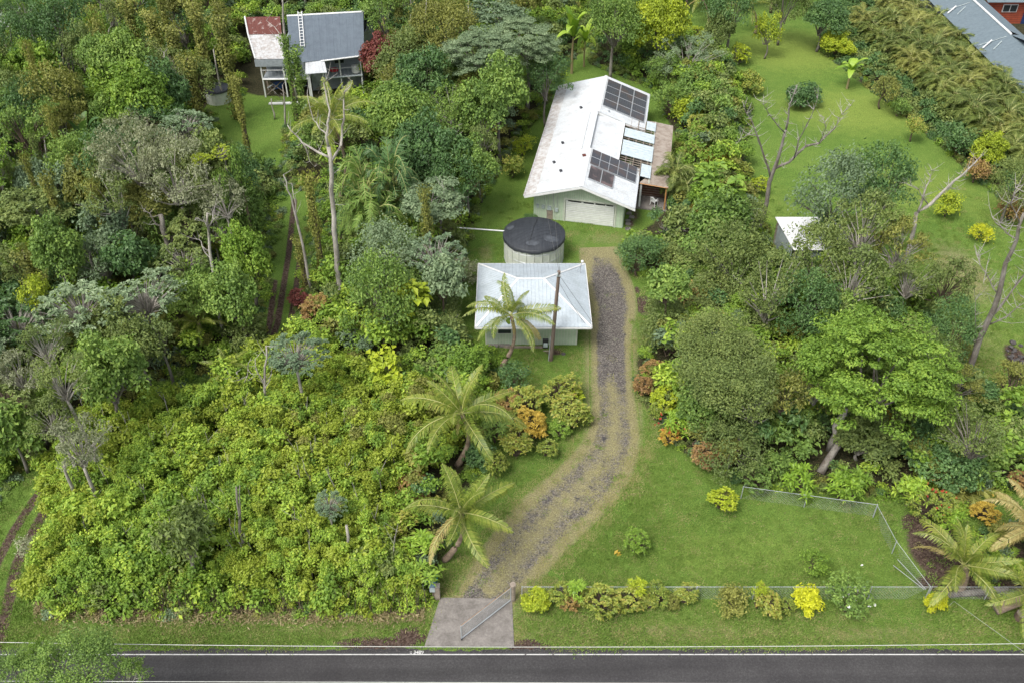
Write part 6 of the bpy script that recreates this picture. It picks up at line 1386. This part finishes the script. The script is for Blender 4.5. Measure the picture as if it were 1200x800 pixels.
 (745, 637, 17, .9, 'croton', 'bright', 'lone bright green croton on the front lawn'),
 (956, 656, 18, .9, 'loose', 'bright', 'thin little shrub on the lower right lawn'),
 (945, 700, 18, 1.2, 'lobed', 'yellow', 'brilliant yellow round shrub on the fence line'),
 (1097, 704, 13, .7, 'lobed', 'yellow', 'small brilliant yellow shrub at the fence corner'),
 (664, 703, 13, .8, 'croton', 'copper', 'low coppery croton filling between gate-side crotons'),
 (690, 702, 14, .9, 'croton', 'croton', 'small croton tucked left of the broad golden croton'),
 (724, 703, 14, .9, 'croton', 'vine', 'olive croton between the broad golden and darker green crotons'),
 (760, 704, 14, .9, 'croton', 'croton', 'low croton under the variegated ti plant'),
 (790, 705, 12, .8, 'croton', 'vine', 'low olive croton just before the last upright croton'),
 (925, 709, 11, .8, 'croton', 'croton', 'small croton squeezed against the brilliant yellow shrub'),
 (640, 524, 15, 1.0, 'croton', 'croton', 'low mottled croton at the lower tip of the bank'),
 (590, 472, 20, 1.6, 'croton', 'copper', 'rusty croton beside the leaning palm foot'),
 (584, 540, 18, 1.1, 'croton', 'croton', 'yellow-flecked croton at the lawn side of the largest palm'),
 (604, 492, 18, 1.5, 'croton', 'vine', 'olive-leaved croton in the heart of the bank'),
 (672, 462, 16, 1.3, 'croton', 'lime', 'yellow-topped croton at the upper drive side of the bank'),
 (686, 488, 12, 1.0, 'croton', 'croton', 'smallest croton touching the drive edge'),
 (995, 702, 26, 1.0, 'loose', 'mid', 'dark green white-flowered shrub right of the yellow one'),
 (905, 708, 20, .9, 'croton', 'croton', 'gold and red croton left of the brilliant yellow shrub'),
 (892, 694, 10, 1.4, 'ti', 'lime', 'pale ti plant beside the gold and red croton'),
 (860, 704, 22, .7, 'loose', 'vine', 'thin scrubby plant between hedge and gold croton'),
 (629, 702, 16, 1.0, 'lobed', 'lime', 'yellow-green bush beside the gate post'),
 (655, 693, 18, 1.5, 'croton', 'croton', 'tall multi-coloured croton second from the gate post'),
 (677, 690, 14, 1.3, 'ti', 'ti', 'bright ti plant in the verge hedge'),
 (704, 699, 23, 1.2, 'croton', 'croton', 'broad golden croton in the verge hedge'),
 (742, 698, 20, 1.1, 'croton', 'croton', 'darker green croton in the middle of the verge hedge'),
 (751, 688, 12, 1.5, 'ti', 'lime', 'variegated ti plant rising from the verge hedge'),
 (775, 698, 17, 1.1, 'croton', 'croton', 'croton with copper tips near the hedge end'),
 (804, 698, 16, 1.2, 'croton', 'croton', 'last upright croton of the verge hedge'),
 # croton bank and border
 (655, 458, 26, 1.6, 'croton', 'croton', 'salmon-topped croton high on the bank beside the drive'),
 (672, 485, 24, 1.3, 'croton', 'croton', 'broad yellow-green croton closest to the drive'),
 (620, 470, 24, 1.8, 'croton', 'croton', 'pinkish croton behind the bank'),
 (628, 498, 24, 1.4, 'croton', 'orange', 'golden croton in the middle of the bank'),
 (606, 520, 22, 1.2, 'croton', 'croton', 'speckled yellow croton at the lower bank'),
 (652, 502, 14, 1.0, 'croton', 'bright', 'green croton between the golden and broad ones'),
 (600, 445, 20, 1.4, 'loose', 'dark', 'dark shrub around the leaning palm base'),
 (580, 500, 20, 1.4, 'ti', 'mid', 'green ti plants at the foot of the largest coconut palm'),
 (560, 530, 20, 1.2, 'lobed', 'dark', 'dark shrub right of the largest coconut palm trunk'),
 (510, 525, 22, 1.8, 'croton', 'dark', 'dark croton left of the largest coconut palm trunk'),
 (488, 575, 24, 2.0, 'croton', 'copper', 'rosy copper croton between the two lower palms'),
 (510, 600, 18, 1.5, 'croton', 'croton', 'mottled croton behind the lowest palm'),
 (470, 612, 22, 1.8, 'croton', 'croton', 'yellow-green croton below the copper one'),
 (492, 640, 22, 1.6, 'ti', 'ti', 'strappy light ti plants left of the lowest palm'),
 (490, 672, 22, 1.3, 'ti', 'bright', 'strappy ti plants above the mail boxes'),
 (478, 690, 20, 1.0, 'croton', 'croton', 'yellow-spotted croton left of the mail boxes'),
 (765, 430, 14, 1.1, 'croton', 'copper', 'copper croton at the head of the drive border'),
 (758, 452, 15, 1.0, 'croton', 'copper', 'pinkish croton in the drive border'),
 (777, 465, 20, 1.2, 'croton', 'lime', 'yellow croton in the drive border'),
 (770, 482, 14, .8, 'croton', 'croton', 'variegated croton just below the yellow border croton'),
 (795, 495, 18, 1.1, 'ti', 'ti', 'strap-leaved plants with red flowers in the border'),
 (782, 510, 14, .7, 'croton', 'orange', 'low orange-flowered plant at the border edge'),
 (818, 508, 18, 1.2, 'ti', 'vine', 'arching strap-leaved clump in the border'),
 (832, 538, 20, 1.1, 'croton', 'copper', 'brown-red croton at the lower border end'),
 (850, 530, 18, 1.3, 'ti', 'vine', 'yellowish strap-leaved clump behind the brown-red croton'),
 (885, 556, 20, 1.2, 'croton', 'mid', 'green croton near the fence bend'),
 (985, 572, 22, .9, 'ti', 'ti', 'sprawling strap-leaved plants above the railed fence'),
 (1005, 570, 22, 1.1, 'ti', 'bright', 'strap-leaved plants beside the fence bend'),
 (940, 562, 22, 1.1, 'ti', 'ti', 'strap-leaved plants left of the sprawling ones'),
 (365, 365, 20, 1.6, 'croton', 'copper', 'red-brown croton beside the old track end'),
 (352, 352, 14, 1.6, 'croton', 'red', 'dark red croton beside the old track end'),
 (486, 345, 24, 4.2, 'bigleaf', 'lime', 'yellow-splashed big-leaved vine left of the grass strip'),
 (450, 434, 22, 2.8, 'bigleaf', 'lime', 'yellow-edged big-leaved plant at the back of the thicket'),
 (60, 262, 22, 5, 'banana', 'silver', 'pale star-leaved banana plant on the left slope'),
 (672, 36, 20, 5, 'banana', 'ti', 'tall banana plant in the back clearing'),
 (686, 44, 14, 3.5, 'banana', 'ti', 'shorter banana plant beside the tall one'),
 (998, 80, 17, 2.4, 'banana', 'ti', 'banana plant below the bright-tipped shrub'),
 (90, 130, 26, 6, 'banana', 'dark', 'dark traveller palm with a dead brown leaf'),
 (98, 165, 22, 5, 'banana', 'dark', 'lower dark traveller palm above the left slope'),
 (1018, 62, 12, 2, 'fern', 'bright', 'bright fern clump at the hedge foot'),
 (415, 185, 1, 1, 'skip', '', ''),
 (792, 195, 26, 3.4, 'areca', 'areca', 'feathery palm beside the patio roof'),
 (803, 215, 22, 2.6, 'areca', 'areca', 'shorter feathery palm below the patio roof corner'),
 (425, 202, 38, 8, 'areca', 'mid', 'drooping dark palm right of the pale dead tree'),
 (456, 194, 38, 8, 'areca', 'dark', 'drooping palm with long fronds in the palm cluster'),
 (440, 238, 38, 6, 'areca', 'mid', 'lower drooping palm of the palm cluster'),
 (468, 220, 24, 5, 'areca', 'vine', 'yellow-green drooping palm of the palm cluster'),
 (412, 232, 24, 5, 'areca', 'dark', 'slender drooping palm hugging the pale dead trunk'),
 (95, 788, 50, 6.3, 'fine', 'mid', 'fine-leaved tree top over the road at the bottom corner'),
 (28, 795, 40, 6.0, 'fine', 'mid', 'leafy tree top at the extreme bottom corner'),
 (150, 794, 26, 5.8, 'grey', 'mid', 'thin leafy tree top reaching furthest over the road'),
 (48, 764, 20, 6.4, 'grey', 'bright', 'bright leafy spray above the overhead line'),
]
for a in TR_:
    px, py, r_, h_, fam, mat, lab = a
    if fam == 'skip' or fam == 'star': continue
    bk = 'bark_pale' if fam in ('grey', 'cecropia') else 'bark' if h_ > 3 else 'bark_brown'
    plant(px, py, r_, h_, fam, mat, lab, bark=bk, stem=lab.startswith(('small round olive', 'small yellow-leaved', 'thin yellow-green tree', 'reddish small')), flat=(1.2 if r_ > 90 else .95) if r_ > 60 else 1.0, lean=(.0, 0) if r_ < 90 else (3.0, 2.6))
plant(238, 186, 14, 10.5, 'cecropia', 'lime', 'lime-topped tree poking out of the grey forest crowns', bark='bark_pale')
plant(262, 180, 13, 10.5, 'cecropia', 'lime', 'second lime-topped tree right of its twin', bark='bark_pale')
# flowers and fallen frond litter near the fence
def flowers(px, py, n, spread, z0, z1, mat, label):
    rg = np.random.default_rng(int(px)); mb = MB(); sc = px_per_m(at(px, py))
    for _ in range(n):
        c = at(px + rg.normal(0, spread), py + rg.normal(0, spread * .8), rg.uniform(z0, z1)); P = np.array([tuple(c)] * 5) + rg.normal(0, .03, (5, 3)); mb.quads(leaf_quads(rg, P, nrm(rg.normal(size=(5, 3)) * .5 + [0, 0, 1]), .12, .07), 0, rg.random(5))
    tag(mb.build('blossoms', mat), label, kind='stuff')
flowers(1005, 698, 16, 14, .9, 1.6, 'flower_white', 'white blossoms on the dark green verge shrub')
flowers(1098, 580, 34, 11, 1.5, 2.2, 'flower_red', 'red leaf tips of the croton above the fence corner')
flowers(1155, 595, 18, 8, 1.4, 1.9, 'orange', 'orange flower heads by the right path')
flowers(790, 492, 40, 15, .9, 1.6, 'flower_red', 'small red flowers among the border straps')
q = at(725, 650); mb = MB(); mb.quads(leaf_quads(np.random.default_rng(2), np.array([[q.x, q.y, .08]] * 4) + np.random.default_rng(2).normal(0, .06, (4, 3)), nrm(np.random.default_rng(3).normal(size=(4, 3)) * .4 + [0, 0, 1]), .4, .2), 0); tag(mb.build('dry_leaf', 'orange'), 'curled tan leaf lying left of the lone croton', 'leaf')
# vine-covered columns
for i, (px, py, r_, h_, lab) in enumerate([(190, 45, 14, 8, 'vine-draped trunk behind the big lumpy green tree'), (214, 62, 15, 8, 'tall brown-green vine column left of the white pole'), (240, 35, 14, 9, 'vine column just left of the rusty lean-to house'), (232, 95, 13, 7, 'short vine column beside the small dark-covered tank'),
        (270, 55, 15, 9, 'thick vine column touching the lean-to roof'), (285, 120, 9, 7, 'slim vine-clad trunk at the corner of the house lawn'), (163, 30, 13, 8, 'vine-hung trunk near the twiggy bare tree'), (352, 82, 12, 6.5, 'dense ivy column in front of the white porch roof'), (342, 75, 8, 7.5, 'narrow ivy-covered trunk crossing the blue-grey roof'), (45, 320, 14, 5, 'yellowing vine column on the left slope'), (58, 352, 14, 5, 'second yellowing vine column lower on the left slope'),
        (372, 250, 11, 8, 'vine-covered trunk left of the pale dead tree'), (470, 20, 10, 8, 'vine-clad trunk right of the blue-grey roof top'), (355, 300, 9, 4, 'leafy vine around the thin white leaning snag')]):
    plant(px, py + h_ * 4, r_, h_ * .5, 'column', 'vine' if i not in (7, 8) else 'mid', lab, vine_h=h_ * 1.25, bark='bark_brown')
# palm hedge at the top right
ORD = ['first', 'second', 'third', 'fourth', 'fifth', 'sixth', 'seventh', 'eighth', 'ninth', 'tenth', 'eleventh', 'twelfth', 'thirteenth', 'fourteenth', 'fifteenth', 'sixteenth', 'seventeenth']
for row, (a, b, n_, hz) in enumerate((((1006, 45), (1205, 212), 17, .95), ((1022, 36), (1212, 190), 17, 1.05), ((1038, 24), (1215, 166), 16, 1.0), ((1052, 12), (1212, 142), 15, .85))):
    for i in range(n_):
        f = (i + .5 * (row % 2)) / n_; px = a[0] + (b[0] - a[0]) * f; py = a[1] + (b[1] - a[1]) * f; c = at(px, py - 2, 0)
        s = rp.uniform(.78, 1.0); me = rp.choice(CR['areca'])[1]
        t = thing('hedge_palm', (c.x + rp.uniform(-.3, .3), c.y + rp.uniform(-.3, .3), 0), '%s palm from the far end in the %s row of the long hedge' % (ORD[i], ['lawn-side', 'second', 'third', 'roof-side'][row]), 'palm', 'palms of the long hedge')
        link('crown', me, t, (0, 0, 0), (rp.uniform(-.12, .12), rp.uniform(-.12, .12), rp.uniform(0, 6.28)), (s, s, s * hz * rp.uniform(.9, 1.1)), {0: rp.choice(['areca', 'areca', 'areca', 'vine'])})
# ------------------------------------------------------------------ the rest of the woods: individuals nothing tells apart
KEEP = [(285, 0, 440, 125), (255, 95, 345, 190), (300, 190, 372, 400), (560, 230, 600, 400), (590, 85, 790, 270), (1070, -40, 1230, 110), (895, 245, 990, 300), (655, 50, 700, 80), (180, 440, 270, 475), (0, 560, 60, 740), (330, 92, 450, 200), (395, 175, 488, 285), (380, 90, 400, 330)]
LANDM = [(355, 60, 'the blue-grey roof'), (308, 45, 'the rusty lean-to'), (257, 112, 'the small dark-covered tank'), (390, 250, 'the pale forked dead tree'), (455, 72, 'the dark red tree'), (690, 95, 'the rear corner of the white house'), (535, 268, 'the outer end of the white pipe'),
 (330, 330, 'the old grass track'), (200, 300, 'the thick double trunk'), (130, 355, 'the silvery umbrella trees'), (20, 30, 'the pale far corner roof'), (672, 40, 'the tall banana plant'), (945, 275, 'the white shed roof'), (1030, 430, 'the huge bright canopy'), (1150, 380, 'the slender bare leaning tree'),
 (755, 360, 'the brown soil bed'), (775, 190, 'the brown patio roof'), (930, 20, 'the top of the upper lawn'), (126, 444, 'the large rounded dense tree'), (562, 62, 'the feathery forked tree'), (60, 222, 'the far glade'), (168, 120, 'the vivid spreading tree'), (838, 272, 'the dome-shaped tree'), (500, 190, 'the darkest tree of the central woods')]
COLW = {'mid': 'mid-green', 'dark': 'dark green', 'olive': 'olive', 'bright': 'bright green', 'vine': 'yellow-olive', 'blue': 'blue-green', 'silver': 'silvery', 'croton': 'multi-coloured', 'lime': 'lime'}
FORMW = {'lobed': 'rounded', 'loose': 'loose leafy', 'layer': 'layered', 'grey': 'sparse twiggy', 'cecropia': 'umbrella-leaved', 'croton': 'stiff', 'column': 'vine-hung', 'bare': 'bare'}
ORDN = ['nearest', 'second nearest', 'third nearest', 'fourth nearest', 'fifth nearest', 'sixth nearest', 'seventh nearest', 'eighth nearest', 'ninth nearest', 'tenth nearest', 'eleventh nearest', 'twelfth nearest']
FILL = []
def wood(label, group, polys, n, fams, mats, hr, rr_, seed, px_rng, py_rng, gap=30, avoid_named=True):
    rnd = random.Random(seed); placed = []; tries = 0
    what = 'shrub' if 'shrub' in label else 'tree'
    while len(placed) < n and tries < 6000:
        tries += 1; px = rnd.uniform(*px_rng); py = rnd.uniform(*py_rng); h = rnd.uniform(*hr); g = at(px, py, h)
        if not any(inside(np.array([g.x]), np.array([g.y]), P)[0] for P in polys): continue
        if any(inside(np.array([g.x]), np.array([g.y]), P)[0] for P in AV): continue
        if any(x_0 - 12 < px < x_1 + 12 and y_0 - 12 < py < y_1 + 12 for x_0, y_0, x_1, y_1 in KEEP): continue
        if any(hypot(px - a, py - b) < gap for a, b in placed) or (avoid_named and any(hypot(px - a[0], py - a[1]) < (a[2] + 8) * .62 for a in TR_ if a[3] > 2)): continue
        placed.append((px, py)); fam = rnd.choice(fams); m = rnd.choice(mats); R_ = rnd.uniform(*rr_); FILL.append((px, py, fam, m, what, plant(px, py, R_ * px_per_m(g), h, fam, m, label, group, bark=rnd.choice(['bark', 'bark_pale', 'bark_brown']))))
def grow(P, d): 
    c = P.mean(0); v = P - c; return c + v * (1 + d / np.maximum(1, np.linalg.norm(v, axis=1)))[:, None]
AV = [pxpoly(g) for g in GLADES[:3]] + [grow(hh, 3.0) for hh in HOUSES] + [THICK]
LW = pxpoly([(-400, -60), (640, -60), (640, 60), (600, 170), (540, 290), (520, 400), (300, 420), (60, 560), (-60, 600), (-400, 500)])
wood('leafy tree of middling height in the crowded woods uphill', 'trees of the upper woods', [LW], 74, ['loose', 'loose', 'grey', 'layer', 'grey', 'lobed'], ['mid', 'dark', 'olive', 'bright', 'vine', 'dark', 'olive'], (3.5, 8), (1.8, 3.0), 1, (-40, 640), (-6, 250), 25)
wood('smaller leafy tree on the mid slope of the woods', 'trees of the mid-slope woods', [LW], 40, ['lobed', 'loose', 'cecropia', 'grey'], ['mid', 'dark', 'olive', 'bright', 'blue', 'silver'], (2.5, 5.5), (1.4, 2.3), 2, (-40, 540), (235, 520), 24)
RW = FP[1]
wood('leafy tree in the tangled grove right of the drive', 'trees of the tangled grove', [RW], 26, ['loose', 'grey', 'lobed'], ['olive', 'dark', 'mid', 'olive', 'vine'], (2.5, 5), (1.3, 2.2), 3, (770, 1190), (230, 560), 26)
wood('leafy shrub in the planting behind the patio', 'shrubs behind the patio', [RW], 22, ['loose', 'croton', 'lobed'], ['mid', 'bright', 'croton', 'olive', 'lime'], (1.2, 2.6), (.9, 1.6), 4, (690, 900), (30, 330), 17)
TOPW = np.array([(-110, 122), (45, 122), (45, 165), (-110, 165)])
wood('tall tree along the far top of the woods', 'trees along the far top', [TOPW], 46, ['lobed', 'loose', 'layer', 'grey'], ['mid', 'dark', 'olive', 'vine', 'blue'], (6, 11), (2.4, 3.8), 5, (-60, 980), (-75, 25), 24, False)
# slim vine-hung trunks and bare pale poles between the crowns
rnd = random.Random(21); nv = 0; tries = 0
while nv < 72 and tries < 4000:
    tries += 1; px = rnd.uniform(-20, 560); py = rnd.uniform(5, 330); g = at(px, py)
    if not inside(np.array([g.x]), np.array([g.y]), LW)[0] or any(inside(np.array([g.x]), np.array([g.y]), P)[0] for P in AV) or any(x_0 - 8 < px < x_1 + 8 and y_0 - 8 < py < y_1 + 60 for x_0, y_0, x_1, y_1 in KEEP): continue
    nv += 1
    if nv % 2:
        hh = rnd.uniform(7, 12); FILL.append((px, py, 'column', 'vine', 'trunk', plant(px, py - hh * 4, rnd.uniform(6, 10), hh * .5, 'column', rnd.choice(['vine', 'vine', 'olive', 'mid']), 'vine-hung trunk', 'vine-hung trunks of the upper woods', vine_h=hh, bark='bark_brown')))
    else:
        hh = rnd.uniform(60, 105); j = rnd.uniform(-12, 12)
        FILL.append((px, py, 'bare', 'x', 'pale trunk', dead_tree((px, py), 'bare pale trunk', [([(px, py), (px + j * .4 + rnd.uniform(-3, 3), py - hh * .4), (px + j, py - hh)], .13, .04), ([(px + j * .6, py - hh * .6), (px + j * .6 + rnd.choice([-10, 10]), py - hh * .85)], .05, .015)], seed=nv + 200, twigs=2, group='bare pale trunks of the upper woods')))
cls = {}
for e in FILL:
    lm = min(LANDM, key=lambda q: hypot(q[0] - e[0], q[1] - e[1])); cls.setdefault((e[2], e[3] if e[2] not in ('column', 'bare') else '', e[4], lm[2]), []).append((hypot(lm[0] - e[0], lm[1] - e[1]), id(e), e))
for (fam, m, what, lm), lst in cls.items():
    for i, (_, _, e) in enumerate(sorted(lst)):
        cw = COLW.get(m, ''); e[5]['label'] = ' '.join((('%s %s %s %s to %s' % (ORDN[min(i, 11)], cw, FORMW[fam], what, lm)) if len(lst) > 1 else ('%s %s %s close to %s' % (cw, FORMW[fam], what, lm))).split()).replace('bare pale', 'slim bare pale')
# small litter that makes the lawns read as used ground: leaf flecks and grit along the road edge
rng = np.random.default_rng(31); n = 5200; x = rng.uniform(-31, 34, n); y = 28.6 + 42 * rng.random(n) ** 1.5; k = np.ones(n, bool)
for P in FP: k &= ~inside(x, y, P)
k &= seg_dist(x, y, np.vstack([FP[1], FP[1][:1]])) < np.abs(rng.normal(0, 7, n)) + .5
x = x[k]; y = y[k]; n = len(x); mb = MB(); P = np.stack([x, y, rng.uniform(.05, .09, n)], 1)
mb.quads(leaf_quads(rng, P, nrm(rng.normal(size=(n, 3)) * .5 + np.array([0, 0, 1])), rng.uniform(.06, .16, n), rng.uniform(.03, .07, n)), 0, rng.random(n)); tag(mb.build('lawn_leaf_litter', 'straw'), 'scattered small fallen leaves on the lawns', kind='stuff')
n = 2600; x = rng.uniform(-34, 34, n); y = YE - .12 + np.abs(rng.normal(0, .16, n)) * np.sign(rng.normal(size=n)); mb = MB(); P = np.stack([x, y, np.full(n, .035)], 1)
mb.quads(leaf_quads(rng, P, nrm(rng.normal(size=(n, 3)) * .4 + np.array([0, 0, 1])), rng.uniform(.04, .11, n), rng.uniform(.04, .08, n)), 0, rng.random(n)); tag(mb.build('road_grit', 'rock'), 'dark grit and crumbs along the road edge', kind='stuff')
